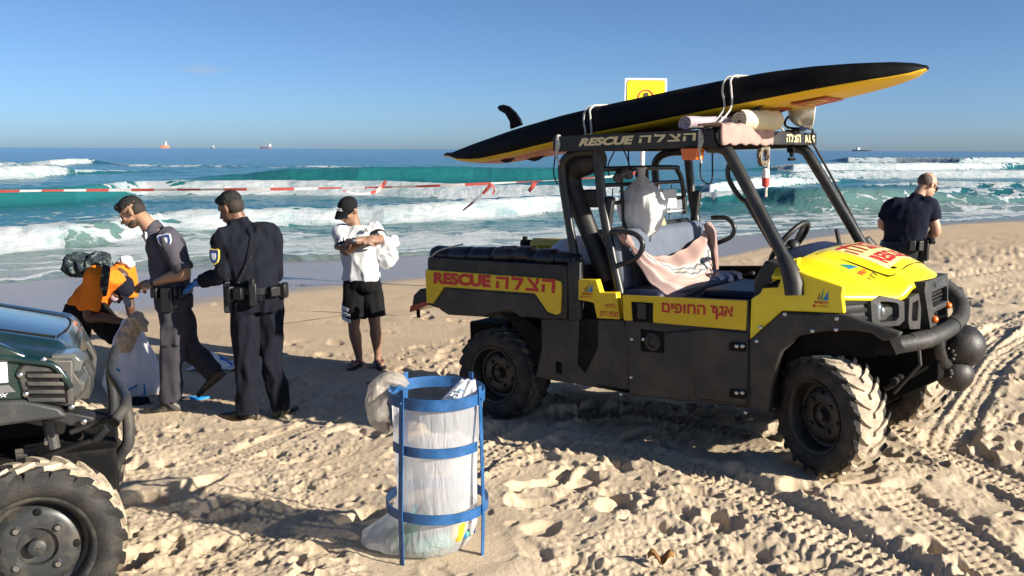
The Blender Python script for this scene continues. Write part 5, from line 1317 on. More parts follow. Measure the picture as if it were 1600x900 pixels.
mb = MB(); mb.tube([(-0.48, 0, 0), (-0.45, 0, 0), (0.52, 0, 0.0), (0.58, 0, 0)], [0.03, 0.05, 0.05, 0.02], 16); mb.build('cylinder_body', mat('cylinder_yellow', (0.55, 0.42, 0.02), 0.4, dust=0.15), yc)
mb = MB(); mb.tube([(-0.58, 0, 0), (-0.47, 0, 0)], 0.034, 12); mb.box((-0.55, 0, 0.03), (0.03, 0.03, 0.06)); mb.build('valve', M_UNDER, yc)
# --- draped towel across the seat (tied at both ends)
dt = vthing('draped_towel', 'pink and white woven towel slung hammock fashion across the front of the seat', 'towel', (1.05, 0, 1.1))
PL = Vector(V(977, 372, y=-0.60)); PR = Vector(V(1107, 357, y=0.52)); PB = Vector((1.26, -0.06, 0.90))
top_l = [V(978, 374, y=-0.58), V(1000, 392, y=-0.42), V(1030, 400, y=-0.22), V(1060, 393, y=0.05), V(1088, 376, y=0.32), V(1105, 358, y=0.52)]
bot_l = [V(978, 376, y=-0.58), V(1001, 416, y=-0.58), V(1026, 448, y=-0.58), V(1060, 465, y=-0.52), V(1098, 460, y=-0.10), V(1114, 425, y=0.46)]
tl_, _ = spline([Vector(p) for p in top_l], [0]*6, 8); bl_, _ = spline([Vector(p) for p in bot_l], [0]*6, 8)
def drape(s, w):
    k = s*(len(tl_)-1); i = min(int(k), len(tl_)-2); f = k-i
    a = tl_[i].lerp(tl_[i+1], f); b = bl_[i].lerp(bl_[i+1], f); p = a.lerp(b, w)
    bulge = math.sin(math.pi*w)*math.sin(math.pi*s); p = p+Vector((0.11*bulge+0.014*math.sin(w*22+s*5)*min(1, 3*(1-s)*s*2+0.3), 0, 0.006*math.sin(s*34+w*6)))
    return tuple(p-Vector((1.05, 0, 1.1)))
m = bpy.data.materials.new('woven_towel'); m.use_nodes = True; nt = m.node_tree; n, l = nt.nodes, nt.links; b = n['Principled BSDF']; b.inputs['Roughness'].default_value = 0.95
uvn = n.new('ShaderNodeAttribute'); uvn.attribute_name = 'band'; cr_ = n.new('ShaderNodeValToRGB'); l.new(uvn.outputs['Fac'], cr_.inputs['Fac'])
cr_.color_ramp.interpolation = 'CONSTANT'; els = cr_.color_ramp.elements
els[0].position = 0; els[0].color = (0.50, 0.33, 0.29, 1); els[1].position = 0.30; els[1].color = (0.58, 0.54, 0.50, 1)
for p_, c_ in ((0.35, (0.20, 0.20, 0.21, 1)), (0.39, (0.58, 0.55, 0.52, 1)), (0.45, (0.22, 0.22, 0.23, 1)), (0.49, (0.56, 0.51, 0.47, 1)), (0.55, (0.50, 0.34, 0.30, 1)), (0.78, (0.53, 0.44, 0.40, 1)), (0.86, (0.40, 0.28, 0.26, 1))):
    e_ = els.new(p_); e_.color = c_
tc = n.new('ShaderNodeTexCoord'); t = n.new('ShaderNodeTexNoise'); t.inputs['Scale'].default_value = 120; t.inputs['Detail'].default_value = 4; l.new(tc.outputs['Object'], t.inputs['Vector'])
mx = n.new('ShaderNodeMix'); mx.data_type = 'RGBA'; mx.blend_type = 'MULTIPLY'; mx.inputs[0].default_value = 0.5; l.new(cr_.outputs[0], mx.inputs[6]); l.new(t.outputs['Color'], mx.inputs[7])
br = n.new('ShaderNodeMix'); br.data_type = 'RGBA'; br.inputs[0].default_value = 0.5; l.new(cr_.outputs[0], br.inputs[6]); l.new(mx.outputs[2], br.inputs[7]); l.new(br.outputs[2], b.inputs['Base Color'])
bp = n.new('ShaderNodeBump'); bp.inputs['Strength'].default_value = 0.7; bp.inputs['Distance'].default_value = 0.004; l.new(t.outputs['Fac'], bp.inputs['Height']); l.new(bp.outputs[0], b.inputs['Normal'])
mb = MB(); mb.grid(drape, 46, 46); me = mb.mesh('towel_sheet'); a_ = me.attributes.new('band', 'FLOAT', 'POINT')
a_.data.foreach_set('value', np.array([min(1, max(0, j/45+0.02*math.sin(i*1.9)*(1 if 13 < j < 24 else 0))) for i in range(46) for j in range(46)], dtype=np.float32)); me.materials.append(m)
link('towel_sheet', me, dt, ang=180, solid=0.006)
mb = MB(); o_ = Vector((1.05, 0, 1.1)); mb.tube([PL-o_+Vector((-.02, -.02, .03)), PL-o_+Vector((0, 0.01, -.01)), PL-o_+Vector((.03, .03, -.05))], [0.03, 0.034, 0.02], 10); mb.build('knot', M_PINK, dt)
mb = MB(); mb.tube([PR-o_+Vector((-.02, .02, .03)), PR-o_+Vector((0.02, 0.0, -.03)), PR-o_+Vector((.04, .0, -.14)), PR-o_+Vector((.05, .02, -.30))], [0.03, 0.036, 0.03, 0.02], 10, smooth=3); mb.build('knot', M_PINK, dt)
# --- odds and ends on the guard rail
jug = vthing('plastic_jug', 'pale yellowish plastic jug hung upside down on the rear guard', 'jug', (0.86, 0.02, 1.45))
mb = MB(); mb.loft([[(0.05*math.cos(a)*k, 0.06*math.sin(a)*k+dy, z_) for a in np.linspace(0, 6.283, 18, endpoint=False)] for k, z_, dy in ((0.35, 0.17, -0.03), (0.6, 0.12, -0.025), (1.0, 0.05, -0.01), (1.25, -0.03, 0.01), (1.5, -0.09, 0.03), (1.45, -0.11, 0.035))]); mb.build('jug_body', plastic('jug_plastic', (0.72, 0.68, 0.42), 0.15, 0.5), jug)
tray = vthing('white_tray', 'small white tray fixed on the far end of the rear guard', 'tray', (0.83, 0.33, 1.43))
mb = MB(); mb.box((0, 0, 0), (0.10, 0.26, 0.012)); mb.box((0, -0.02, 0.09), (0.02, 0.20, 0.14)); mb.build('tray_body', mat('tray_white', (0.6, 0.58, 0.55), 0.5), tray, bevel=0.004)
rag = vthing('dark_rag_bundle', 'dark purple and brown rags bundled on the rear guard beside the hanging bag', 'rags', (0.84, -0.06, 1.64))
mb = MB()
for k in range(5): mb.ell((random.uniform(-.03, .03), random.uniform(-.05, .06), random.uniform(-.10, .10)), (0.04, 0.05, 0.07), 10, 8)
remesh(mb, 'rag_heap', 0.012, mat('rag_purple', (0.05, 0.03, 0.06), 0.9, var=0.7, vscale=20), rag, fold=0.02, fscale=22)
rg2 = vthing('grey_rag', 'grey rag tied round the neck of the hanging bag', 'rag', (0.84, -0.36, 1.70))
mb = MB()
for k in range(4): mb.ell((0, -0.05+0.045*k, random.uniform(-.02, .02)), (0.03, 0.045, 0.03), 10, 8)
remesh(mb, 'rag_heap', 0.010, mat('rag_grey', (0.10, 0.09, 0.09), 0.9, var=0.5, vscale=30), rg2, fold=0.015, fscale=30)
# --- rubber buoys hung on the bumper
M_BUOY = mat('buoy_rubber', (0.013, 0.013, 0.014), 0.5, var=0.3, bump=0.2, bscale=50, dust=0.12, dscale=4)
def buoy(c, r, label, cap):
    b_ = vthing('buoy', label, 'buoy', c, 'black buoys on the bumper'); mb = MB()
    mb.ell((0, 0, 0), (r, r, r*0.98), 36, 24); mb.build('ball', M_BUOY, b_, ang=180)
    mb = MB(); d = Vector(cap).normalized(); mb.tube([d*r*0.93, d*r*1.05, d*r*1.14], [r*0.30, r*0.16, r*0.10], 12)
    for k in range(8): a = k*0.785; s1 = d.cross(Vector((0, 0, 1))).normalized(); s2 = d.cross(s1); q_ = (s1*math.cos(a)+s2*math.sin(a)); mb.tube([d*r*1.0+q_*r*0.34, d*r*1.06+q_*r*0.1], 0.012, 6)
    mb.build('gathered_neck', M_BUOY, b_, ang=180)
    return b_
bu1 = buoy((2.85, 0.11, 0.655), 0.134, 'larger upper black rubber buoy hanging from the front bumper', (-0.3, -1, -0.25))
bu2 = buoy((2.83, 0.07, 0.495), 0.105, 'smaller lower black rubber buoy hanging below the other one', (-0.2, -1, 0.2))
mb = MB(); mb.tube([(-0.12, -0.05, 0.11), (-0.10, -0.13, 0.02), (-0.06, -0.165, -0.05)], 0.004, 6); mb.tube([(-0.12, 0.1, 0.12), (-0.14, -0.03, -0.02), (-0.1, -0.12, -0.12)], 0.004, 6); mb.build('tie_line', M_CORD, bu1)
# ================================================================ the dark green vehicle cut off by the left edge (frame: front axle at x = 0)
GTH = 0.40
gh = np.array([math.cos(GTH), math.sin(GTH), 0]); GR = -0.06; gl = np.array([-math.sin(GTH)*math.cos(GR), math.cos(GTH)*math.cos(GR), math.sin(GR)]); gu = np.cross(gh, gl)
ghub = at(60, 847, 3.5)
GO = ghub+gl*0.66-gu*0.335
GM3 = np.array([gh, gl, gu])
GMAT = Matrix(((gh[0], gl[0], gu[0], GO[0]), (gh[1], gl[1], gu[1], GO[1]), (gh[2], gl[2], gu[2], GO[2]), (0, 0, 0, 1)))
def G2(u, v, y):
    d = GM3 @ ray(u, v); o = GM3 @ (CAM-GO); return o+d*((y-o[1])/d[1])
GV = thing('utility_vehicle', mw=GMAT, label='dark green off-road utility vehicle with a sandy front tyre, cut off by the left edge', cat='utility vehicle')
M_GREEN = mat('dark_green_paint', (0.004, 0.021, 0.021), 0.18, coat=0.8, var=0.1, dust=0.05, dscale=4)
M_GPL = mat('grey_moulding', (0.030, 0.032, 0.034), 0.5, var=0.2, bump=0.2, bscale=200, dust=0.22, dscale=5)
GY = -0.72
def GP(y, *pts): return [(G2(u, v, y)[0], G2(u, v, y)[2]) for u, v in pts]
wheel((0, -0.66, 0.335), 0.325, 0.25, 0.02, GV, M_RUB, M_TREADF, rim_m=mat('rim_grey', (0.026, 0.028, 0.03), 0.4, dust=0.2, dscale=10), rim_r=0.64, spin=0.05, bolt_m=M_STEEL)
wheel((0, 0.62, 0.335), 0.325, 0.25, 0.02, GV, M_RUB, M_TREADF, side=1, spin=0.4)
# body side, flare
mb = MB(); mb.prism(GP(GY, (-160, 530), (0, 538), (44, 556), (24, 581), (37, 624), (0, 627), (-160, 640)), GY, GY+0.05); gs = mb.build('front_fender', M_GREEN, GV, bevel=0.01)
hx0 = G2(-160, 500, -0.3)[0]; hx1 = G2(134, 550, -0.42)[0]
zt0 = 1.275; 
cz = [G2(-160, 512, -0.62)[2], G2(128, 551, -0.60)[2]]
def ghood(s, w):
    y = -0.735+1.47*w; ay = abs(y)
    xf = hx1-0.01-0.03*(ay/0.735)**2; x = hx0+(xf-hx0)*s
    zc = cz[0]+(cz[1]-cz[0])*s
    crown = 0.058*(1-0.45*s)*(1-(ay/0.66)**2.4) if ay < 0.66 else -0.35*(ay-0.66)
    ridge = 0.018*math.exp(-((ay-0.52)/0.05)**2)
    z = zc+crown+ridge
    if s > 0.88: z -= 0.09*((s-0.88)/0.12)**2
    return (x, y, z)
mb = MB(); mb.grid(ghood, 30, 60); gh_ = mb.build('hood', M_GREEN, GV, solid=0.025, ang=60)
for pts in ([(0.05, 0.19), (0.4, 0.2), (0.86, 0.23)], [(0.05, 0.81), (0.4, 0.8), (0.86, 0.77)], [(0.87, 0.24), (0.9, 0.4), (0.9, 0.6), (0.87, 0.76)]):
    mb = MB(); mb.tube([Vector(ghood(*p))+Vector((0, 0, 0.002)) for p in pts], 0.004, 6, smooth=6); mb.build('panel_seam', M_UNDER, gh_)
mb = MB(); mb.prism(GP(GY-0.012, (-160, 640), (0, 627), (40, 626), (92, 637), (106, 652), (68, 657), (0, 666), (-60, 690), (-160, 760)), GY-0.015, GY+0.07); mb.build('wheel_flare', M_GPL, GV, bevel=0.012)
mb = MB(); mb.prism(GP(GY, (106, 645), (144, 652), (150, 660), (110, 668), (70, 657), (60, 652)), GY+0.02, GY+0.16); mb.build('flare_front', M_BLACK, GV, bevel=0.012)
# headlight housing wraps round the front corner
hp = GP(GY, (43, 560), (66, 560), (116, 561), (116, 640), (106, 636), (37, 624), (23, 582))
mb = MB(); mb.prism(hp, GY-0.002, GY+0.16); hh_ = mb.build('headlight_housing', M_GPL, GV, bevel=0.012)
for k in range(4):
    mb = MB(); mb.prism(GP(GY, (41+k*0.5, 583+k*12.5), (98+k, 583.5+k*12.5), (100+k, 590+k*12.5), (43+k*0.5, 590+k*12.5)), GY-0.014, GY+0.01); mb.build('louvre', M_GPL, hh_, bevel=0.004)
mb = MB(); mb.prism(GP(GY, (41, 580), (103, 580), (107, 630), (47, 630)), GY-0.004, GY+0.02); mb.build('louvre_backing', M_UNDER, hh_)
a_, b_ = G2(108, 583, GY), G2(112, 626, GY)
xq = a_[0]
def gfront(y0, y1, z0, z1, x_off, m, nm, par, back=0.2, n=10):
    rings = []
    for y in np.linspace(y0, y1, n):
        x = xq+0.045*(1-(abs(y)/0.74)**2.2)+x_off; rings.append([(x, y, z0), (x+0.012, y, (z0+z1)/2), (x-0.02, y, z1), (x-back, y, z1), (x-back, y, z0)])
    mb = MB(); mb.loft(rings); return mb.build(nm, m, par, ang=30, bevel=0.006)
zl, zh = G2(112, 636, GY)[2], G2(112, 562, GY)[2]
gfront(-0.70, 0.70, zl+0.0, zh-0.06, -0.01, M_BLACK, 'front_mask', GV)
gfront(-0.715, -0.54, zl+0.035, zh-0.045, 0.028, M_GPL, 'headlight_surround', hh_, 0.15, 6)
for k in range(2): gfront(-0.705, -0.56, zl+0.05+k*0.085, zl+0.125+k*0.085, 0.034, mat('lamp_grey', (0.10, 0.105, 0.10), 0.2, coat=0.6), 'headlight', hh_, 0.1, 6)
gfront(-0.42, -0.16, zl-0.03, zh-0.045, 0.022, M_GPL, 'grille_side', GV, 0.16, 8)
gfront(0.16, 0.42, zl-0.03, zh-0.045, 0.022, M_GPL, 'grille_side', GV, 0.16, 8)
gfront(-0.16, 0.16, zl-0.0, zh-0.06, 0.005, M_UNDER, 'grille', GV, 0.16, 8)
for u, v in ((31, 586), (40, 616), (68, 562), (22, 636), (112, 636), (131, 659)):
    mb = MB(); mb.ell(G2(u, v, GY-0.008), (0.012, 0.007, 0.012), 10, 6); mb.build('trim_bolt', M_STEEL, GV)
# white sticker and emblem on the fender
q = lambda u, v: tuple(G2(u, v, GY-0.004))
decal([q(-14, 567), q(11, 565.5), q(13, 597), q(-14, 600)], M_WHITE, gs, 'white_sticker', (0, -1, 0), 0.002)
for k in range(3): decal([q(-10, 574+k*8), q(5, 573.5+k*8), q(5, 576+k*8), q(-10, 576.5+k*8)], mat('sticker_grey', (0.35, 0.35, 0.36), 0.5), gs, 'sticker_print', (0, -1, 0), 0.004)
decal([q(-14, 604), q(14, 601), q(25, 612), q(4, 614), q(-14, 615)], M_STEEL, gs, 'chrome_emblem', (0, -1, 0), 0.003)
lettering('4x4 FX', [q(-24, 622), q(12, 620), q(13, 614.5), q(-24, 616)], M_SHIPW, gs, bold=0.02, shear=0.3, normal=(0, -1, 0))
# bumper of bent tubes
M_GT = mat('bumper_grey_tube', (0.030, 0.032, 0.034), 0.38, var=0.2, dust=0.15, dscale=6)
P2 = [G2(178, 660, -0.46), G2(197, 630, -0.36), G2(194, 614, -0.20), G2(176, 588, 0.10), G2(174, 572, 0.24), G2(181, 545, 0.36)]
mb = MB(); mb.tube([Vector(P2[0]), Vector(P2[1]), Vector(P2[2]).lerp(Vector(P2[3]), .3), Vector(P2[3]), Vector(P2[4]), Vector(P2[5])], 0.0235, 16, smooth=5); bt = mb.build('bumper', M_GT, GV)
d0 = (Vector(P2[0])-Vector(P2[1])).normalized(); mb = MB(); mb.tube([Vector(P2[0])-d0*0.02, Vector(P2[0])+d0*0.002], 0.024, 16); mb.build('tube_end', M_UNDER, bt)
mb = MB(); mb.tube([G2(196, 632, -0.36), G2(201, 660, -0.36), G2(200, 692, -0.36), G2(190, 708, -0.34), G2(172, 738, -0.30), G2(150, 760, -0.26)], 0.026, 14, smooth=4); mb.build('bumper_leg', M_GT, GV)
mb = MB(); mb.tube([G2(173, 580, 0.24), G2(178, 640, 0.24), G2(168, 700, 0.24)], 0.026, 12, smooth=4); mb.build('bumper_leg', M_GT, GV)
mb = MB(); mb.tube([G2(168, 668, -0.30), G2(135, 704, -0.28)], 0.018, 10); mb.tube([G2(186, 648, -0.38), G2(110, 676, -0.34)], 0.012, 8); mb.build('bumper_stay', M_BLACK, GV)
mb = MB(); mb.prism(GP(-0.30, (150, 690), (168, 720), (160, 740), (120, 745), (126, 710)), -0.32, 0.30); mb.build('skid_plate', M_UNDER, GV, bevel=0.01)
# running gear
mb = MB(); mb.box((-0.55, 0, 0.50), (1.7, 0.9, 0.26)); mb.box((-0.3, 0, 0.80), (0.8, 0.70, 0.22)); mb.box((0.02, 0, 0.52), (0.30, 0.44, 0.26)); mb.build('chassis', M_UNDER, GV, bevel=0.01)
mb = MB(); mb.box((-1.10, 0, 0.72), (0.9, 1.38, 0.6)); mb.build('body_tub', M_GREEN, GV, bevel=0.03)
mb = MB(); mb.tube([G2(76, 655, -0.55), G2(84, 700, -0.55)], 0.026, 10); ss = mb.build('shock_absorber', M_GPL, GV)
mb = MB(); mb.tube([G2(70, 690, -0.55), G2(90, 688, -0.55)], 0.02, 8); mb.build('shock_bracket', M_STEEL, ss)
for k in range(3):
    mb = MB(); mb.tube([G2(24+k*1, 706+k*7, -0.45), G2(58-k, 703+k*7, -0.45)], 0.012, 8); mb.build('spring_coil', M_GPL, ss)
mb = MB(); mb.tube([G2(70, 715, -0.5), G2(140, 690, -0.32)], 0.012, 8); mb.tube([G2(50, 735, -0.55), G2(130, 712, -0.3)], 0.02, 8); mb.build('suspension_arm', M_UNDER, GV)
p_ = GO+gh*-0.0+gl*-0.66

# ================================================================ bin stand with its sack
bx, by = ground_at(684, 850, 0.10)[:2]
bz0 = float(base_z(bx, by))-0.005
BIN = thing('bin_stand', (bx, by, bz0), label='blue metal bin stand of hoops and legs on the sand in the foreground', cat='bin stand')
BD = np.array([bx, by, bz0])
def BQ(u, v, dy=0): return Vector(at(u, v, by+dy)-BD)
px_m = (by*1.0)/F/0.985
def zrow(v): return float(at(684, v, by)[2]-bz0)
RT = 0.218; RB = 0.222
def hoop(z, r, h_, a0=0, a1=2*math.pi, cx=0.0, cy=0.0, tilt=0.0):
    mb = MB(); n = 48; full = abs(a1-a0) > 6.2; rings = []
    for k in range(n if full else n+1):
        a = a0+(a1-a0)*k/n; c, s_ = math.cos(a), math.sin(a); zz = z+tilt*s_*r
        rings.append([(cx+c*r, cy+s_*r, zz-h_/2), (cx+c*r, cy+s_*r, zz+h_/2), (cx+c*(r-0.005), cy+s_*(r-0.005), zz+h_/2), (cx+c*(r-0.005), cy+s_*(r-0.005), zz-h_/2)])
    mb.loft(rings+([rings[0]] if full else []), cap=not full); return mb
zt_, zm_, zb_ = zrow(614), zrow(686), zrow(782)
TA = (0.0, 0.0)
hoop(zt_, RT, 0.052).build('top_hoop', M_BLUE, BIN, ang=40)
hoop(zm_, RT-0.006, 0.044, R(208), R(332)).build('middle_hoop', M_BLUE, BIN, ang=40)
hoop(zb_, RB+0.012, 0.046).build('lower_hoop', M_BLUE, BIN, ang=40)
for ang, nm in ((232, 0), (334, 1), (135, 2), (48, 3)):
    c, s_ = math.cos(R(ang)), math.sin(R(ang)); rr_ = RT+0.004
    mb = MB(); tilt_ = 0.0
    pts = [(c*rr_*1.04, s_*rr_*1.04, -0.06), (c*(RB+0.016), s_*(RB+0.016), zb_), (c*rr_, s_*rr_, zt_), (c*rr_*0.99, s_*rr_*0.99, zt_+0.058)]
    t_ = Vector((-s_, c, 0)); n_ = Vector((c, s_, 0)); rings = []
    for p in pts:
        p = Vector(p); rings.append([p+t_*0.013-n_*0.003, p+t_*0.013+n_*0.003, p-t_*0.013+n_*0.003, p-t_*0.013-n_*0.003])
    mb.loft(rings); mb.build('leg', M_BLUE, BIN, smooth=False, bevel=0.0015)
    for zz in (zt_, zb_):
        mb = MB(); mb.ell(Vector((c*(rr_+0.006), s_*(rr_+0.006), zz)), 0.006, 8, 6); mb.build('rivet', M_BLUE, BIN)
M_CLEAR = plastic('clear_bag_plastic', (0.86, 0.86, 0.88), 0.34, 0.55, 0.28, 0.16)
sk = thing('bin_bag', (bx, by, bz0), label='translucent white rubbish bag hung in the blue bin stand, full of bottles at its foot', cat='rubbish bag')
mb = MB(); n = 64; hs = [(-0.02, 0.10, -0.06, 0.07), (0.0, 0.205, -0.07, 0.065), (0.05, 0.222, -0.065, 0.055), (0.11, 0.210, -0.035, 0.03), (0.18, 0.190, -0.01, 0.01), (0.26, 0.18, 0.0, 0), (0.40, 0.185, -0.005, 0), (0.55, 0.192, -0.004, 0), (zt_-0.03, 0.200, 0, 0), (zt_+0.022, 0.209, 0, 0)]
ha = np.array(hs); rings = []
for i in range(56):
    t_ = i/55; z = -0.02+(zt_+0.042)*t_; r0, cx, cy = [float(np.interp(z, ha[:, 0], ha[:, k])) for k in (1, 2, 3)]; ring = []
    for k in range(n):
        a = 2*math.pi*k/n; c, s_ = math.cos(a), math.sin(a)
        ns = mnoise.noise(Vector((c*3.2, s_*3.2, z*1.6)))+0.5*mnoise.noise(Vector((c*9, s_*9, z*2.2+3)))+0.45*mnoise.noise(Vector((c*5, s_*5, z*14+8)))*(1-float(sstep(np.array(z), .12, .3)))
        r_ = r0*(1+0.055*ns*(1.0 if z < zt_-0.05 else 0.1))
        if z < 0.16: r_ *= 1+0.42*max(0, math.cos(a-math.pi*1.03))**6*(1-z/0.16)     # the tail of the bag spills out to the left
        drop = 0.26*float(sstep(np.array(s_), -0.05, 0.55))*t_**2
        ring.append((cx+c*r_, cy+s_*r_-drop*0.18, z-drop))
    rings.append(ring)
mb.loft(rings, cap=False); mb.add([p for p in rings[0]], [tuple(range(n))]); mb.build('bag_film', M_CLEAR, sk, ang=180, fixn=False)
def bottle(c, d, L, r, m, par, nm='bottle'):
    mb = MB(); c = Vector(c); d = Vector(d).normalized(); mb.tube([c, c+d*0.01, c+d*L*0.62, c+d*L*0.8, c+d*L*0.86, c+d*L], [r*0.8, r, r, r*0.5, r*0.38, r*0.38], 12); return mb.build(nm, m, par)
M_BGREEN = mat('bottle_green', (0.05, 0.45, 0.12), 0.15, trans=0.5); M_BCLR = mat('bottle_clear', (0.75, 0.8, 0.8), 0.1, trans=0.7); M_BYEL = mat('can_yellow', (0.7, 0.45, 0.03), 0.35); M_TEALB = mat('bottle_teal', (0.16, 0.42, 0.36), 0.3); M_BROWN = mat('rubbish_brown', (0.16, 0.11, 0.07), 0.8, var=0.4)
bott = [((-0.19, -0.07, 0.05), (0.5, -0.2, 0.5), 0.22, 0.033, M_BGREEN, 'green plastic bottle'), ((-0.07, -0.10, 0.06), (1, 0.1, 0.15), 0.2, 0.034, M_BCLR, 'clear plastic bottle'), ((0.09, -0.10, 0.08), (0.2, -0.1, 1), 0.13, 0.03, M_BYEL, 'yellow drink can'), ((-0.09, -0.12, 0.05), (1, 0.2, 0.2), 0.24, 0.036, M_TEALB, 'teal bottle'), ((-0.02, -0.05, 0.03), (0.8, 0.5, 0.4), 0.2, 0.04, M_BROWN, 'brown'), ((-0.16, -0.02, 0.03), (0.2, 0.9, 0.5), 0.2, 0.04, M_TEALB, 'x'), ((-0.15, 0.05, 0.03), (-.9, 0.2, 0.1), 0.1, 0.035, M_BROWN, 'y')]
places = ['at the left foot of the bin bag', 'lying across the front of the bin bag', 'standing at the right foot of the bin bag', 'lying in the middle of the bin bag', 'lying deep inside the bin bag', 'leaning at the back of the bin bag', 'in the tail of the bin bag']
kinds = ['bright green bottle', 'clear bottle', 'yellow can', 'teal bottle', 'brown bottle', 'second teal bottle', 'short brown bottle']
for (c, d, L, r, m, _), pl_, kd in zip(bott, places, kinds):
    b_ = thing('bottle', (bx+c[0], by+c[1], bz0+c[2]), label=kd+' '+pl_+' seen through its film', cat='bottle', group='rubbish in the bin bag')
    bottle((0, 0, 0), d, L, r, m, b_, 'bottle_body'); dv = Vector(d).normalized(); mb = MB(); mb.tube([dv*L*0.97, dv*L*1.05], r*0.45, 10); mb.build('cap', M_SAILB if kd[0] == 'c' else m, b_)
# twisted corner of the bag knotted to the right post, printed blue
mb = MB(); M_WBAG = plastic('white_sack_plastic', (0.82, 0.82, 0.84), 0.05, 0.30)
c48 = Vector((math.cos(R(48))*RT, math.sin(R(48))*RT, zt_+0.02))
pk = Vector((0.125, 0.09, zt_+0.045))
for base_l, base_r, tip in ((Vector((-0.02, -0.06, zt_-0.06)), Vector((0.10, -0.05, zt_-0.05)), pk), (Vector((0.085, -0.04, zt_-0.05)), Vector((0.19, -0.03, zt_-0.03)), pk+Vector((0.03, 0, 0)))):
    mb.grid(lambda s, w, A=base_l, B=base_r, T=tip: tuple(A.lerp(B, w).lerp(T+Vector(((w-.5)*0.03, 0, 0)), s)+Vector((0, -0.02*math.sin(w*9)*(1-s)-0.03*math.sin(math.pi*w), 0))), 10, 14)
mb.build('bag_corner', M_WBAG, sk, solid=0.002, ang=180)
for k, (fx_, fz) in enumerate([(0.32, 0.30), (0.36, 0.48), (0.40, 0.64)]):
    A = Vector((-0.02, -0.06, zt_-0.06)).lerp(pk, fz); mb = MB(); o_ = A+Vector((0.035, -0.03, 0))
    mb.tube([o_+Vector((-0.014, -.012, 0.0)), o_+Vector((0.0, -.012, 0.012)), o_+Vector((0.014, -.012, 0.004))], 0.0035, 6); mb.build('blue_print', M_SAILB, sk)
# crumpled clear bag slung over the left of the top hoop
cb = thing('clear_bag', tuple(BD+np.array([-0.20, 0.02, zt_])), label='crumpled clear plastic bag with brown dregs slung over the left of the blue bin hoop', cat='plastic bag')
M_CLR2 = plastic('crumpled_clear_film', (0.62, 0.56, 0.48), 0.42, 0.35, 0.2)
mb = MB(); rings = []; ctr = [(0.06, 0.03, 0.02), (0.03, 0.0, 0.055), (-0.02, -0.01, 0.06), (-0.06, -0.01, 0.02), (-0.075, -0.01, -0.06), (-0.06, -0.01, -0.13), (-0.02, -0.01, -0.19)]; rad = [0.02, 0.035, 0.045, 0.055, 0.062, 0.055, 0.012]
cp, cr2 = spline([Vector(c) for c in ctr], rad, 5)
for i, (c, r_) in enumerate(zip(cp, cr2)):
    t = (cp[min(i+1, len(cp)-1)]-cp[max(i-1, 0)]).normalized(); s1 = Vector((0, 1, 0)); s2 = t.cross(s1).normalized()
    rings.append([c+(s1*math.cos(a)*1.2+s2*math.sin(a)*0.75)*r_*(1+0.35*mnoise.noise(Vector((math.cos(a)*2.5, math.sin(a)*2.5, i*0.28)))) for a in np.linspace(0, 2*math.pi, 26, endpoint=False)])
mb.loft(rings); mb.build('film', M_CLR2, cb, ang=180)
mb = MB(); mb.ell((-0.035, -0.01, -0.15), (0.025, 0.03, 0.035), 12, 8); mb.build('dregs', M_BROWN, cb)
# ================================================================ people
def skin(name, col): return mat(name, col, 0.5, var=0.12, vscale=12, bump=0.1, bscale=180, sub=0.08)
def cloth(name, col, var=0.15, rough=0.9, dust=0.0): return mat(name, col, rough, var=var, vscale=10, bump=0.35, bscale=330, sheen=0.0, dust=dust, spec=0.15)
def frame(fwd_, up_):
    f = Vector(fwd_).normalized(); r_ = f.cross(Vector(up_)).normalized(); u = r_.cross(f).normalized()
    return Matrix((r_, f, u)).transposed()          # columns: right, forward, up
class Fig:
    def __init__(s, name_label, root, Y, cat='person'):
        s.root = thing('person', root, label=name_label, cat=cat, group=None); s.o = Vector(root); s.Y = Y
    def J(s, u, v, dy=0.0): return Vector(at(u, v, s.Y+dy))-s.o
def limb(mb, pts, rad, n=14, smooth=4, flat=1.0, hint=(0.13, 0.21, 0.97)): mb.tube(pts, rad, n, smooth=smooth if len(pts) > 2 else 0, flat=flat, hint=hint)
def elli(mb, c, r, M_): mb.ell(c, r, 18, 12, M_)
def head_parts(mb, c, M_, k=1.0):
    """skull, face and ears around the head's centre"""
    def p(x, y, z): return Vector(c)+M_ @ Vector((x*k, y*k, z*k))
    elli(mb, p(0, -0.012, 0.025), (0.076*k, 0.096*k, 0.092*k), M_)
    elli(mb, p(0, 0.020, -0.038), (0.060*k, 0.072*k, 0.078*k), M_)
    elli(mb, p(0, 0.052, -0.088), (0.034*k, 0.034*k, 0.026*k), M_)        # chin
    elli(mb, p(0, 0.070, 0.022), (0.052*k, 0.020*k, 0.014*k), M_)         # brow
    mb.tube([p(0, 0.084, 0.010), p(0, 0.098, -0.014), p(0, 0.112, -0.034), p(0, 0.092, -0.042)], [0.009*k, 0.011*k, 0.016*k, 0.012*k], 10)
    for s_ in (-1, 1):
        elli(mb, p(s_*0.036, 0.062, -0.026), (0.022*k, 0.018*k, 0.020*k), M_)     # cheek
        e_ = M_ @ Matrix.Rotation(R(s_*18), 3, 'Z')
        mb.ell(p(s_*0.079, -0.012, -0.012), (0.011*k, 0.020*k, 0.032*k), 12, 8, e_)
        elli(mb, p(s_*0.012, 0.088, -0.062), (0.020*k, 0.010*k, 0.0065*k), M_)
        elli(mb, p(s_*0.012, 0.086, -0.071), (0.017*k, 0.010*k, 0.0065*k), M_)
    return p
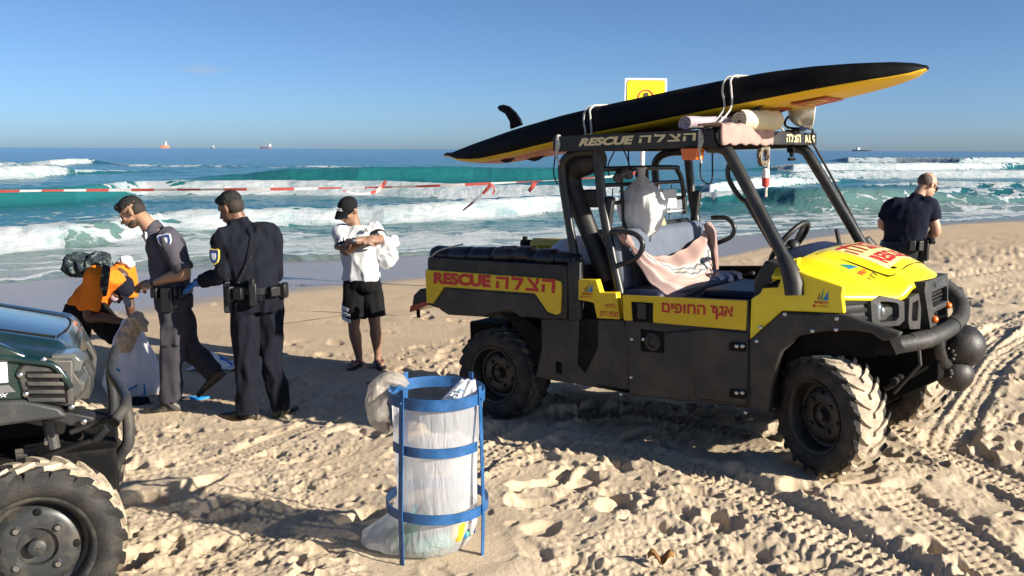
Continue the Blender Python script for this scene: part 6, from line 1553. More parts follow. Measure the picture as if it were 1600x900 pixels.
def hand(mb, wrist, d, up_, side, curl=0.5, k=1.0, spread=0.12):
    """palm, four unequal fingers with two bends, thumb from the side of the palm. side +1: thumb towards +right of (d, up)"""
    d = Vector(d).normalized(); n_ = Vector(up_); n_ = (n_-d*n_.dot(d)).normalized(); r_ = d.cross(n_)*side   # r_ points to the thumb
    w = Vector(wrist)
    mb.tube([w-d*0.02*k, w+d*0.02*k, w+d*0.05*k, w+d*0.092*k], [0.024*k, 0.030*k, 0.040*k, 0.038*k], 12, flat=0.5, hint=tuple(n_))
    for i, (off, L) in enumerate(((0.031, 0.070), (0.011, 0.079), (-0.010, 0.074), (-0.030, 0.058))):
        b = w+d*0.086*k+r_*off*k; c1 = curl*(0.75+0.13*i); sp = off*spread*6
        dd = (d*math.cos(c1*0.7)-n_*math.sin(c1*0.7)+r_*sp).normalized(); p1 = b+dd*L*0.46*k
        d2 = (d*math.cos(c1*1.7)-n_*math.sin(c1*1.7)+r_*sp*0.6).normalized(); p2 = p1+d2*L*0.32*k
        d3 = (d*math.cos(c1*2.4)-n_*math.sin(c1*2.4)).normalized(); p3 = p2+d3*L*0.26*k
        mb.tube([b-d*0.01, p1, p2, p3], [0.0105*k, 0.0098*k, 0.0088*k, 0.0075*k], 8)
    tb = w+d*0.028*k+r_*0.030*k; t1 = (d*0.72+r_*0.62-n_*0.25).normalized(); q1 = tb+t1*0.040*k; t2 = (d*0.85+r_*0.2-n_*(0.35+curl*0.3)).normalized(); q2 = q1+t2*0.034*k
    mb.tube([tb-t1*0.012, q1, q2], [0.015*k, 0.0115*k, 0.0092*k], 8)
def torso_rings(mb, secs, n=24):
    """secs: (centre, right vector, half width, half depth, forward vector)"""
    rings = []
    for c, r_, hw, hd, f in secs:
        c = Vector(c); r_ = Vector(r_).normalized(); f = Vector(f); f = (f-r_*f.dot(r_)).normalized()
        ring = []
        for k in range(n):
            a = 2*math.pi*k/n; ca, sa = math.cos(a), math.sin(a)
            e_ = 0.82; ring.append(c+r_*hw*math.copysign(abs(ca)**e_, ca)+f*hd*math.copysign(abs(sa)**e_, sa))
        rings.append(ring)
    mb.loft(rings)
def shoe(mb, ankle, d, ground, k=1.0, lift=0.0, pitch=0.0):
    a = Vector(ankle); d = Vector((d[0], d[1], 0)).normalized(); up_ = Vector((0, 0, 1)); d2 = d*math.cos(pitch)+up_*math.sin(pitch); u2 = up_*math.cos(pitch)-d*math.sin(pitch)
    s_ = d2.cross(u2); b = Vector((a.x, a.y, ground+lift)) if pitch == 0 else a-u2*0.075
    rings = []
    for x, hw, h_ in ((-0.072, 0.024, 0.055), (-0.06, 0.034, 0.075), (-0.03, 0.039, 0.10), (0.02, 0.040, 0.10), (0.07, 0.044, 0.075), (0.12, 0.049, 0.058), (0.17, 0.045, 0.050), (0.20, 0.032, 0.040), (0.213, 0.014, 0.028)):
        x *= k; c = b+d2*x; rings.append([c+s_*hw*math.copysign(abs(math.cos(t))**0.7, math.cos(t))*k+u2*(h_*0.5+h_*0.5*math.copysign(abs(math.sin(t))**0.7, math.sin(t))) for t in np.linspace(0, 2*math.pi, 16, endpoint=False)])
    mb.loft(rings); mb.tube([b+u2*0.05, b+u2*0.13], [0.043*k, 0.045*k], 12)
    return b, d2, s_, u2
def patch(parent, c, r_, u_, n_, w, h_, name, cols, label=None):
    """a small shield: border, field, charge"""
    r_, u_, n_ = Vector(r_).normalized(), Vector(u_).normalized(), Vector(n_).normalized(); c = Vector(c)
    def sh(k, dz): return [c+r_*x*w*k+u_*y*h_*k+n_*dz for x, y in ((-.5, .42), (-.3, .5), (0, .46), (.3, .5), (.5, .42), (.48, -.05), (.32, -.36), (0, -.52), (-.32, -.36), (-.48, -.05))]
    out = None
    for i, (k, m) in enumerate(zip((1.0, 0.86, 0.45), cols)):
        mb = MB(); a, b = sh(k, 0.002+0.0022*i), sh(k, -0.012)
        mb.loft([b, a]); o = mb.build(name if i == 0 else ('patch_field' if i == 1 else 'patch_charge'), m, parent if out is None else out, smooth=False)
        if out is None: out = o
    return out
def belt_ring(mb, secs_c, r_, f, hw, hd, h_, up_=(0, 0, 1)):
    c = Vector(secs_c); u = Vector(up_).normalized(); n = 32; rings = []
    r_ = Vector(r_).normalized(); f = Vector(f).normalized()
    for k in range(n):
        a = 2*math.pi*k/n; ca, sa = math.cos(a), math.sin(a); e_ = 0.82
        def q(s): return c+r_*(hw+s)*math.copysign(abs(ca)**e_, ca)+f*(hd+s)*math.copysign(abs(sa)**e_, sa)
        rings.append([q(0)-u*h_/2, q(0)+u*h_/2, q(-0.012)+u*h_/2, q(-0.012)-u*h_/2])
    mb.loft(rings+[rings[0]], cap=False)
    return lambda a, out=0.0, dz=0.0: c+r_*(hw+out)*math.copysign(abs(math.cos(a))**0.82, math.cos(a))+f*(hd+out)*math.copysign(abs(math.sin(a))**0.82, math.sin(a))+u*dz
def pouch(parent, p, out, w, d_, h_, m, name='pouch', tilt=0):
    out = Vector(out).normalized(); u = Vector((0, 0, 1)); s_ = out.cross(u).normalized(); u = s_.cross(out)*1.0
    M_ = Matrix((s_, out, u)).transposed(); mb = MB(); mb.box(p, (w, d_, h_), M_)
    return mb.build(name, m, parent, bevel=0.008)
S_TAN = skin('skin_tan', (0.36, 0.20, 0.125)); S_BROWN = skin('skin_brown', (0.16, 0.082, 0.05)); S_DARK = skin('skin_dark', (0.085, 0.042, 0.026)); S_FAIR = skin('skin_fair', (0.46, 0.26, 0.175))
HAIR = mat('black_hair', (0.008, 0.007, 0.006), 0.6, var=0.4, vscale=60, bump=0.8, bscale=240)
STUB = mat('stubble_hair', (0.024, 0.017, 0.013), 0.8, var=0.4, vscale=80)
BLK = mat('black_gear', (0.007, 0.007, 0.008), 0.45, var=0.2, bump=0.2, bscale=120)
C_NAVY = cloth('black_navy_uniform', (0.009, 0.0105, 0.017)); C_GREY = cloth('grey_uniform_shirt', (0.070, 0.066, 0.082)); C_GREYT = cloth('grey_uniform_trousers', (0.045, 0.043, 0.052))
C_WHITE = cloth('white_tshirt', (0.64, 0.64, 0.65), 0.04); C_BLKS = cloth('black_shorts', (0.008, 0.008, 0.009)); C_ORG = cloth('orange_shirt', (0.78, 0.20, 0.018), 0.08)
C_POLO = cloth('navy_polo', (0.008, 0.010, 0.022)); C_CHAR = cloth('charcoal_trousers', (0.032, 0.033, 0.035), 0.4)
SHOE = mat('black_leather', (0.010, 0.0095, 0.009), 0.4, dust=0.3, dscale=12)
GLOVE = mat('blue_glove', (0.02, 0.14, 0.42), 0.4, var=0.15)
LENS = mat('dark_lens', (0.004, 0.004, 0.005), 0.08, spec=0.8)
W_ = lambda p, o: Vector(p)+o
def gz(p, F_): q = p+F_.o; return float(base_z(q.x, q.y))-F_.o.z

# ---------------------------------------------------------------- officer in black, back to the camera
r0 = on_ground(405, 657)
F1 = Fig('police officer in black uniform with a loaded belt, back turned, wearing a blue glove', (r0[0], r0[1], float(base_z(r0[0], r0[1]))), 6.9)
J = F1.J; fw_ = Vector((-0.35, 0.93, 0)).normalized(); rt2 = Vector((0.93, 0.35, 0)).normalized()
hc = J(360, 325, 0.03); HM = frame((-0.86, 0.32, -0.42), (-0.35, 0.05, 0.93))
sl, sr = J(347, 372, -0.06), J(421, 366, 0.08); el, wl = J(349, 428, -0.10), J(309, 441, 0.06); er, wr = J(430, 428, 0.16), J(408, 436, 0.34)
hl, hr = J(381, 475, -0.03), J(421, 472, 0.06); kl, kr = J(385, 560, -0.02), J(424, 553, 0.06); al, ar_ = J(386, 640, 0.0), J(438, 632, 0.08)
nb = J(376, 350, 0.03); ch = J(386, 395, 0.0); wa = J(400, 448, 0.0)
mb = MB(); p = head_parts(mb, hc, HM); limb(mb, [nb-Vector((0, 0, 0.05)), nb.lerp(hc, 0.5)+Vector((0.012, 0, 0)), hc+HM @ Vector((0, -0.02, -0.03))], [0.066, 0.058, 0.056])
torso_rings(mb, [(wa, rt2, 0.13, 0.09, fw_), (ch, rt2, 0.15, 0.10, fw_), (nb-Vector((0, 0, .04)), rt2, 0.12, 0.07, fw_)])
limb(mb, [sl, el, wl], [0.045, 0.04, 0.028]); limb(mb, [sr, er, wr], [0.045, 0.04, 0.028])
hand(mb, wr, (-0.8, 0.5, 0.0), (0, 0, 1), 1, 0.8)
for a, b, c in ((hl, kl, al), (hr, kr, ar_)): limb(mb, [a, b, c, c-Vector((0, 0, .05))], [0.08, 0.05, 0.04, 0.04])
body1 = remesh(mb, 'body', 0.0065, S_BROWN, F1.root, 2)
mb = MB(); elli(mb, p(0, -0.020, 0.052), (0.0785, 0.095, 0.074), HM); elli(mb, p(0, 0.040, 0.084), (0.058, 0.048, 0.028), HM)
remesh(mb, 'hair', 0.006, HAIR, F1.root, 1, fold=0.007, fscale=75, fstretch=(1, 1, 1))
mb = MB(); elli(mb, p(0, -0.042, 0.005), (0.0765, 0.070, 0.075), HM); remesh(mb, 'cropped_hair', 0.008, STUB, F1.root, 2)
mb = MB(); hand(mb, wl, (J(296, 448, 0.1)-wl), (0, -0.3, 1), -1, 0.35, 1.05); limb(mb, [wl+(el-wl).normalized()*0.05, wl+(el-wl).normalized()*-0.02], [0.033, 0.034]); remesh(mb, 'glove', 0.0055, GLOVE, F1.root, 2)
mb = MB(); up0 = (nb-wa).normalized()
torso_rings(mb, [(wa-up0*0.10, rt2, 0.172, 0.125, fw_), (wa, rt2, 0.168, 0.122, fw_), (ch-up0*0.06, rt2, 0.192, 0.13, fw_), (ch+up0*0.06, rt2, 0.205, 0.132, fw_), (sl.lerp(sr, .5)+up0*0.005, rt2, 0.195, 0.105, fw_), (nb-up0*0.012, rt2, 0.105, 0.075, fw_), (nb+up0*0.03, rt2, 0.066, 0.064, fw_)])
limb(mb, [sl.lerp(sr, .12), sl, sl.lerp(el, .5), el, el.lerp(wl, .5), wl+(el-wl).normalized()*0.03], [0.075, 0.082, 0.074, 0.066, 0.058, 0.046]); limb(mb, [sr.lerp(sl, .3), sr, sr.lerp(er, .5), er, er.lerp(wr, .5), wr], [0.095, 0.088, 0.076, 0.064, 0.052, 0.045])
mb.tube([nb+up0*0.0, nb+up0*0.045], [0.072, 0.066], 18)
remesh(mb, 'uniform_shirt', 0.010, C_NAVY, F1.root, 6, fold=0.013, fscale=11, seed=1)
mb = MB()
torso_rings(mb, [(wa+up0*0.005, rt2, 0.165, 0.118, fw_), (wa-up0*0.08, rt2, 0.178, 0.128, fw_), (hl.lerp(hr, .5)-up0*0.06, rt2, 0.175, 0.125, fw_)])
for a, b, c in ((hl, kl, al), (hr, kr, ar_)): limb(mb, [a+up0*0.03, a.lerp(b, .35), b, b.lerp(c, .5), c, c-Vector((0, 0, .035))], [0.105, 0.103, 0.086, 0.082, 0.082, 0.085], 18)
remesh(mb, 'uniform_trousers', 0.010, C_NAVY, F1.root, 2, fold=0.018, fscale=9, seed=2)
for a, d in ((al, (-0.9, 0.25)), (ar_, (0.25, 0.75))):
    mb = MB(); shoe(mb, a+Vector((0.0, 0, 0)), d, gz(a, F1)-0.01, 1.08); remesh(mb, 'shoe', 0.007, SHOE, F1.root, 2)
mb = MB(); bq = belt_ring(mb, wa-up0*0.015, rt2, fw_, 0.188, 0.142, 0.052); blt = mb.build('duty_belt', BLK, F1.root, ang=60)
for a, w, d_, h_, dz, nm in ((R(-62), 0.085, 0.05, 0.075, -.005, 'pouch'), (R(-28), 0.075, 0.05, 0.11, -.01, 'pouch'), (R(-5), 0.07, 0.045, 0.10, -.01, 'pouch'), (R(-98), 0.055, 0.05, 0.17, -.02, 'baton_holder'), (R(-128), 0.07, 0.045, 0.09, -.01, 'pouch'), (R(-158), 0.06, 0.05, 0.12, -.02, 'radio'), (R(-178), 0.05, 0.06, 0.22, -.06, 'holster')):
    q = bq(a, 0.022, dz); o_ = rt2*math.cos(a)+fw_*math.sin(a); pouch(blt, q, o_, w, d_, h_, BLK, nm)
q = bq(R(-160), 0.03, 0.05); mb = MB(); mb.tube([q, q+Vector((-0.01, 0, 0.16))], 0.006, 8); mb.build('aerial', BLK, blt)
q = bq(R(-98), 0.03, 0.05); mb = MB(); mb.tube([q, q+Vector((0, 0, 0.05))], 0.02, 10); mb.build('baton_grip', BLK, blt)
# coiled lead from the shoulder to the radio
pts = []; A, B = J(406, 347, -0.10), J(372, 442, -0.165); Mid = J(396, 392, -0.155)
for i in range(200):
    t = i/199; c = A.lerp(Mid, t*2) if t < .5 else Mid.lerp(B, t*2-1); pts.append(c+Vector((math.cos(t*190)*0.006, 0, math.sin(t*190)*0.006)))
mb = MB(); mb.tube(pts, 0.003, 5); mb.build('coiled_lead', BLK, F1.root)
M_PY = mat('patch_yellow', (0.70, 0.48, 0.08), 0.6); M_PW = mat('patch_white', (0.70, 0.70, 0.72), 0.6); M_PB = mat('patch_blue', (0.03, 0.06, 0.22), 0.6)
sd = (el-sl).normalized(); n_ = Vector((-0.35, -0.93, 0.05)); patch(F1.root, sl.lerp(el, 0.50)+n_*0.082+Vector((-0.01, 0, 0)), (0.93, -0.35, 0), -sd, n_, 0.085, 0.115, 'shoulder_patch', (M_PY, M_PB, M_PW))

# ---------------------------------------------------------------- officer in grey, seen from his left side
r0 = on_ground(262, 640)
F2 = Fig('police officer in grey shirt with rolled sleeves and glasses, stepping and looking down', (r0[0], r0[1], float(base_z(r0[0], r0[1]))), 7.2)
J = F2.J; fw_ = Vector((-0.97, -0.15, 0)).normalized(); rt2 = Vector((-0.15, 0.97, 0)).normalized()
hc = J(206, 331, 0); HM = frame((-0.83, -0.10, -0.52), (-0.52, 0, 0.85))
nb = J(236, 358, 0); ch = J(262, 395, 0); wa = J(269, 448, 0)
sl, sr = J(262, 372, -0.19), J(252, 372, 0.19); el, wl = J(289, 424, -0.24), J(238, 444, -0.14); er, wr = J(268, 428, 0.24), J(236, 440, 0.08)
hl, hr = J(271, 472, -0.09), J(272, 472, 0.09); kl, kr = J(270, 548, -0.10), J(298, 545, 0.09); al, ar_ = J(267, 622, -0.10), J(334, 583, 0.10)
mb = MB(); p = head_parts(mb, hc, HM); limb(mb, [nb+Vector((0.03, 0, -0.05)), nb.lerp(hc, 0.45)+Vector((0.025, 0, -.005)), hc+HM @ Vector((0, -0.025, -0.04))], [0.068, 0.060, 0.058])
torso_rings(mb, [(wa, rt2, 0.13, 0.09, fw_), (ch, rt2, 0.15, 0.10, fw_), (nb-Vector((0, 0, .04)), rt2, 0.12, 0.07, fw_)])
limb(mb, [sl, el, el.lerp(wl, .35), wl], [0.05, 0.046, 0.047, 0.028]); limb(mb, [sr, er, er.lerp(wr, .35), wr], [0.05, 0.046, 0.047, 0.028])
hand(mb, wl, J(222, 449, -0.1)-wl, (0.25, -0.75, 0.6), 1, 0.75); hand(mb, wr, J(220, 446, 0.06)-wr, (0, 0.5, 0.8), -1, 0.7)
for a, b, c in ((hl, kl, al), (hr, kr, ar_)): limb(mb, [a, b, c], [0.08, 0.05, 0.04])
remesh(mb, 'body', 0.0065, S_TAN, F2.root, 2)
mb = MB(); elli(mb, p(0, -0.008, 0.058), (0.0785, 0.094, 0.066), HM); elli(mb, p(0, 0.062, 0.082), (0.055, 0.035, 0.028), HM); elli(mb, p(0, -0.05, 0.03), (0.068, 0.062, 0.062), HM); remesh(mb, 'hair', 0.006, HAIR, F2.root, 1, fold=0.006, fscale=75, fstretch=(1, 1, 1))
mb = MB(); elli(mb, p(0, -0.040, 0.000), (0.0775, 0.070, 0.070), HM); remesh(mb, 'cropped_hair', 0.008, STUB, F2.root, 2)
mb = MB(); elli(mb, p(0, 0.050, -0.083), (0.046, 0.040, 0.030), HM); elli(mb, p(0, 0.024, -0.070), (0.0615, 0.048, 0.036), HM); remesh(mb, 'beard', 0.008, mat('beard_stubble', (0.06, 0.038, 0.028), 0.9, var=0.4, vscale=90), F2.root, 2)
gl_ = MB()
for s_ in (-1, 1): gl_.tube([p(s_*0.078, -0.01, 0.004), p(s_*0.07, 0.085, 0.006)], 0.0028, 6)
gl_.tube([p(-0.07, 0.088, 0.008), p(0, 0.108, 0.010), p(0.07, 0.088, 0.008)], 0.003, 6); gg = gl_.build('spectacles', BLK, F2.root)
for s_ in (-1, 1): mb = MB(); mb.ell(p(s_*0.036, 0.094, -0.008), (0.026, 0.006, 0.019), 14, 8, HM @ Matrix.Rotation(R(-s_*18), 3, 'Z')); mb.build('spectacle_lens', M_GLASS, gg)
up0 = Vector((-0.16, 0, 0.98)).normalized()
mb = MB(); torso_rings(mb, [(wa-up0*0.05, rt2, 0.165, 0.125, fw_), (wa+up0*0.04, rt2, 0.172, 0.135, fw_), (ch-up0*0.05, rt2, 0.188, 0.142, fw_), (ch+up0*0.06, rt2, 0.198, 0.138, fw_), (sl.lerp(sr, .5)+up0*0.015, rt2, 0.19, 0.112, fw_), (nb+Vector((0.015, 0, -.01)), rt2, 0.10, 0.082, fw_)])
limb(mb, [sl.lerp(sr, .12), sl, sl.lerp(el, .5), el.lerp(sl, .08)], [0.075, 0.082, 0.078, 0.072]); limb(mb, [sr.lerp(sl, .12), sr, sr.lerp(er, .5), er.lerp(sr, .05)], [0.075, 0.082, 0.078, 0.07])
mb.tube([nb+Vector((0.02, 0, -.02)), nb+Vector((-0.012, 0, 0.035))], [0.080, 0.068], 18)
remesh(mb, 'uniform_shirt', 0.010, C_GREY, F2.root, 2, fold=0.016, fscale=10, seed=3)
for A_, B_ in ((sl, el), (sr, er)): mb = MB(); d = (B_-A_).normalized(); mb.tube([A_.lerp(B_, .80), A_.lerp(B_, .97)], [0.077, 0.075], 18); mb.build('rolled_cuff', C_GREY, F2.root, bevel=0.006)
mb = MB(); torso_rings(mb, [(wa+up0*0.0, rt2, 0.165, 0.122, fw_), (wa-up0*0.08, rt2, 0.175, 0.135, fw_), (hl.lerp(hr, .5)-Vector((0, 0, .05)), rt2, 0.17, 0.13, fw_)])
limb(mb, [hl+Vector((0, 0, .03)), hl.lerp(kl, .4), kl, kl.lerp(al, .5), al, al-Vector((0, 0, .02))], [0.11, 0.108, 0.090, 0.086, 0.082, 0.082], 18)
limb(mb, [hr+Vector((0, 0, .03)), hr.lerp(kr, .4), kr, kr.lerp(ar_, .5), ar_], [0.11, 0.106, 0.090, 0.082, 0.076], 18)
for z_ in (0.14, 0.18): mb.box(hl.lerp(kl, 0.62)+Vector((0.0, -0.085, 0)), (0.13, 0.05, 0.17))
remesh(mb, 'uniform_trousers', 0.010, C_GREYT, F2.root, 2, fold=0.018, fscale=9, seed=4)
mb = MB(); shoe(mb, al, (-0.95, -0.25), gz(al, F2)-0.01, 1.1); remesh(mb, 'boot', 0.007, SHOE, F2.root, 2)
mb = MB(); shoe(mb, ar_, (-0.95, 0.05), 0, 1.1, pitch=R(-40)); remesh(mb, 'boot', 0.007, SHOE, F2.root, 2)
mb = MB(); bq = belt_ring(mb, wa-up0*0.02, rt2, fw_, 0.183, 0.147, 0.05, up0); blt = mb.build('duty_belt', BLK, F2.root, ang=60)
for a, w, d_, h_, dz, nm in ((R(178), 0.085, 0.06, 0.19, -.05, 'holster'), (R(212), 0.06, 0.04, 0.09, 0, 'pouch'), (R(150), 0.06, 0.04, 0.08, 0, 'pouch')):
    q = bq(a, 0.022, dz); pouch(blt, q, rt2*math.cos(a)+fw_*math.sin(a), w, d_, h_, BLK, nm)
sd = (el-sl).normalized(); n_ = Vector((-0.1, -0.97, 0.2)); patch(F2.root, sl.lerp(el, 0.12)+n_*0.080, (0.95, -0.1, 0.2), (-0.2, 0, .97), n_, 0.105, 0.105, 'shoulder_patch', (M_PW, M_PB, M_PW))
patch(F2.root, J(233, 368, -0.13)+Vector((-0.02, -.03, 0)), (0.5, -0.8, 0), (0, 0, 1), (-0.8, -0.55, 0.1), 0.05, 0.06, 'chest_badge', (M_PW, M_PB, M_PW))
mb = MB(); c = wl.lerp(el, 0.06); d = (el-wl).normalized(); mb.tube([c-d*0.012, c+d*0.012], 0.034, 16); mb.build('watch_strap', BLK, F2.root)

# ---------------------------------------------------------------- bending person in orange
r0 = on_ground(165, 602)
F3 = Fig('person in an orange shirt and black shorts bending over a white rubbish bag', (r0[0], r0[1], float(base_z(r0[0], r0[1]))), 8.05)
J = F3.J; fw_ = Vector((0.62, -0.1, -0.75)); rt2 = Vector((0.0, -1.0, 0.12)).normalized()
pe = J(133, 486, 0); ch = J(165, 438, 0); nb = J(190, 430, 0); hc = J(188, 452, -0.02); HM = frame((0.25, -0.35, -0.9), (0.75, -0.3, -0.45))
sr, sl = J(148, 432, -0.20), J(196, 422, 0.17); er, wr = J(137, 492, -0.26), J(194, 503, -0.20); el, wl = J(203, 478, 0.2), J(207, 503, 0.02)
hr, hl = J(146, 490, -0.10), J(124, 490, 0.10); kr, kl = J(190, 528, -0.12), J(117, 545, 0.08); ar_, al = J(196, 582, -0.14), J(112, 592, 0.04)
mb = MB(); p = head_parts(mb, hc, HM); limb(mb, [ch.lerp(nb, .6), nb, hc], [0.07, 0.06, 0.055])
torso_rings(mb, [(pe, rt2, 0.14, 0.10, fw_), (ch, rt2, 0.16, 0.10, fw_), (nb, rt2, 0.10, 0.07, fw_)])
limb(mb, [sr, er, er.lerp(wr, .35), wr], [0.05, 0.042, 0.044, 0.028]); limb(mb, [sl, el, wl], [0.05, 0.042, 0.028])
hand(mb, wr, J(207, 500, -0.18)-wr, (0, -0.4, 0.9), -1, 0.7); hand(mb, wl, J(209, 512, 0.0)-wl, (0.9, 0, 0.3), 1, 0.7)
for a, b, c in ((hl, kl, al), (hr, kr, ar_)):
    limb(mb, [a, a.lerp(b, .5), b, b.lerp(c, .3), c], [0.085, 0.075, 0.055, 0.058, 0.036])
    g_ = gz(c, F3); f_ = Vector((c.x, c.y, g_+0.03)); d = Vector((0.85, -0.5, 0)).normalized(); mb.tube([f_-d*0.05, f_, f_+d*0.10, f_+d*0.19], [0.030, 0.036, 0.036, 0.022], 12, flat=0.65); mb.tube([c, f_+Vector((0, 0, .01))], [0.036, 0.034], 12)
remesh(mb, 'body', 0.0065, S_DARK, F3.root, 2)
mb = MB(); elli(mb, p(0, -0.015, 0.035), (0.088, 0.104, 0.094), HM); elli(mb, p(0, -0.05, -0.02), (0.078, 0.07, 0.08), HM); remesh(mb, 'cap', 0.009, cloth('navy_cap', (0.010, 0.012, 0.022)), F3.root, 2, fold=0.004, fscale=30)
mb = MB(); mb.ell(p(0, 0.125, 0.045), (0.065, 0.055, 0.008), 16, 8, HM); mb.build('cap_peak', cloth('navy_cap', (0.010, 0.012, 0.022)), F3.root)
mb = MB(); elli(mb, p(0, 0.065, -0.055), (0.058, 0.042, 0.045), HM); mb.build('face_mask', cloth('lilac_mask', (0.42, 0.33, 0.36)), F3.root)
mb = MB(); torso_rings(mb, [(pe+Vector((-0.03, 0, 0.0)), rt2, 0.18, 0.14, fw_), (pe.lerp(ch, .5), rt2, 0.19, 0.145, fw_), (ch, rt2, 0.21, 0.14, fw_), (ch.lerp(nb, .7), rt2, 0.19, 0.11, fw_), (nb+Vector((.03, 0, 0)), rt2, 0.09, 0.075, fw_)])
limb(mb, [sr.lerp(ch, .3), sr, sr.lerp(er, .55), er.lerp(sr, .12)], [0.09, 0.092, 0.088, 0.085]); limb(mb, [sl.lerp(ch, .3), sl, sl.lerp(el, .5), el.lerp(sl, .25)], [0.09, 0.095, 0.085, 0.08])
remesh(mb, 'orange_shirt', 0.011, C_ORG, F3.root, 4, fold=0.009, fscale=9, seed=5)
mb = MB(); torso_rings(mb, [(pe+Vector((-0.0, 0, 0.06)), rt2, 0.175, 0.15, Vector((1, 0, 0))), (pe-Vector((0, 0, .02)), rt2, 0.19, 0.165, Vector((1, 0, 0))), (pe-Vector((0, 0, .12)), rt2, 0.18, 0.15, Vector((1, 0, 0)))])
limb(mb, [hl+Vector((0, 0, .03)), hl.lerp(kl, .5), kl, kl.lerp(al, .35)], [0.12, 0.115, 0.10, 0.095], 18); limb(mb, [hr+Vector((0, 0, .03)), hr.lerp(kr, .5), hr.lerp(kr, .90)], [0.12, 0.115, 0.10], 18)
remesh(mb, 'black_shorts', 0.011, C_BLKS, F3.root, 2, fold=0.016, fscale=9, seed=6)
for c in (ar_, al):
    g_ = gz(c, F3); d = Vector((0.85, -0.5, 0)).normalized(); s_ = Vector((0.5, 0.85, 0)).normalized(); f_ = Vector((c.x, c.y, g_)); rings = []
    for x, w in ((-.075, .03), (-.03, .042), (.06, .046), (.14, .052), (.20, .04), (.225, .015)): q = f_+d*x; rings.append([q+s_*w+Vector((0, 0, .005)), q+s_*w+Vector((0, 0, .022)), q-s_*w+Vector((0, 0, .022)), q-s_*w+Vector((0, 0, .005))])
    mb = MB(); mb.loft(rings); sn = mb.build('sandal', BLK, F3.root, bevel=0.004)
    for x, m_ in ((0.10, M_SHIPW), (0.125, BLK), (0.15, M_SHIPW)): mb = MB(); q = f_+d*x; mb.tube([q+s_*.048+Vector((0, 0, .015)), q+s_*.03+Vector((0, 0, .066)), q-s_*.03+Vector((0, 0, .066)), q-s_*.048+Vector((0, 0, .015))], 0.012, 8, smooth=3); mb.build('sandal_strap', m_, sn)
# backpack on the bent back
bk_c = F3.o+J(136, 414, -0.02)
bk = thing('backpack', tuple(bk_c), label='dark camouflage backpack on the back of the bending person in orange', cat='backpack')
m = bpy.data.materials.new('camouflage'); m.use_nodes = True; nt = m.node_tree; n, l = nt.nodes, nt.links; b = n['Principled BSDF']; b.inputs['Roughness'].default_value = 0.9
tc = n.new('ShaderNodeTexCoord'); t = n.new('ShaderNodeTexNoise'); t.inputs['Scale'].default_value = 16; t.inputs['Detail'].default_value = 3; l.new(tc.outputs['Object'], t.inputs['Vector'])
cr_ = n.new('ShaderNodeValToRGB'); cr_.color_ramp.interpolation = 'CONSTANT'; l.new(t.outputs['Fac'], cr_.inputs['Fac']); els = cr_.color_ramp.elements; els[0].position = 0; els[0].color = (.008, .013, .02, 1); els[1].position = .46; els[1].color = (.016, .030, .036, 1)
for p_, c_ in ((.56, (.008, .012, .02, 1)), (.58, (.16, .21, .17, 1)), (.63, (.03, .05, .06, 1))): els.new(p_).color = c_
l.new(cr_.outputs[0], b.inputs['Base Color']); M_CAMO = m
mb = MB(); ax_ = Vector((0.985, 0, 0.12)); ax_.normalize(); nrm = Vector((-ax_.z, 0, ax_.x)); MB_ = Matrix((ax_, Vector((0, 1, 0)), nrm)).transposed()
mb.ell((0, 0, -0.01), (0.215, 0.155, 0.085), 20, 14, MB_); mb.ell(MB_ @ Vector((-0.08, 0, 0.05)), (0.12, 0.12, 0.06), 16, 10, MB_); mb.ell(MB_ @ Vector((0.11, 0, 0.03)), (0.10, 0.13, 0.07), 16, 10, MB_)
remesh(mb, 'pack_body', 0.011, M_CAMO, bk, 2, fold=0.022, fscale=12, fstretch=(1, 1, 1))
o_ = F3.o-bk_c
mb = MB(); mb.tube([J(165, 405, -0.17)+o_, J(166, 420, -0.27)+o_, J(163, 445, -0.24)+o_, J(160, 462, -0.2)+o_], 0.034, 10, smooth=5, flat=0.35); mb.build('shoulder_strap', M_CAMO, bk)
wc = thing('cloth_bundle', tuple(F3.o+J(196, 407, 0.12)), label='white cloth bundle tucked at the far shoulder of the person in orange', cat='cloth')
mb = MB(); mb.ell((0, 0, 0), (0.06, 0.07, 0.04), 14, 10); mb.ell((0.04, 0, -0.03), (0.04, 0.05, 0.04), 12, 8); remesh(mb, 'cloth_fold', 0.009, C_WHITE, wc, 2, fold=0.012, fscale=25)

# ---------------------------------------------------------------- man in the white shirt
r0 = on_ground(574, 568)
F4 = Fig('man in white T-shirt and black striped shorts, arms folded, dark cap and sunglasses', (r0[0], r0[1], float(base_z(r0[0], r0[1]))), 8.75)
J = F4.J; fw_ = Vector((-0.25, -0.97, 0)).normalized(); rt2 = Vector((-0.97, 0.25, 0)).normalized()
hc = J(544, 328, -0.06); HM = frame((-0.52, -0.68, -0.52), (-0.22, -0.42, 0.88))
nb = J(556, 352, 0); ch = J(559, 385, 0); wa = J(565, 432, 0)
sr, sl = J(532, 362, -0.02), J(584, 358, 0.04); er, wr = J(538, 391, -0.10), J(571, 378, -0.22); el, wl = J(592, 374, -0.08), J(551, 377, -0.26)
hr, hl = J(554, 448, 0), J(579, 447, 0.03); kr, kl = J(553, 512, -0.04), J(586, 508, 0.0); ar_, al = J(561, 558, 0.03), J(590, 553, 0.04)
mb = MB(); p = head_parts(mb, hc, HM); limb(mb, [nb-Vector((0, 0, .05)), nb.lerp(hc, .5)+Vector((0, .02, 0)), hc+HM @ Vector((0, -.03, -.03))], [0.064, 0.056, 0.054])
torso_rings(mb, [(wa, rt2, 0.13, 0.09, fw_), (ch, rt2, 0.15, 0.10, fw_), (nb-Vector((0, 0, .04)), rt2, 0.12, 0.07, fw_)])
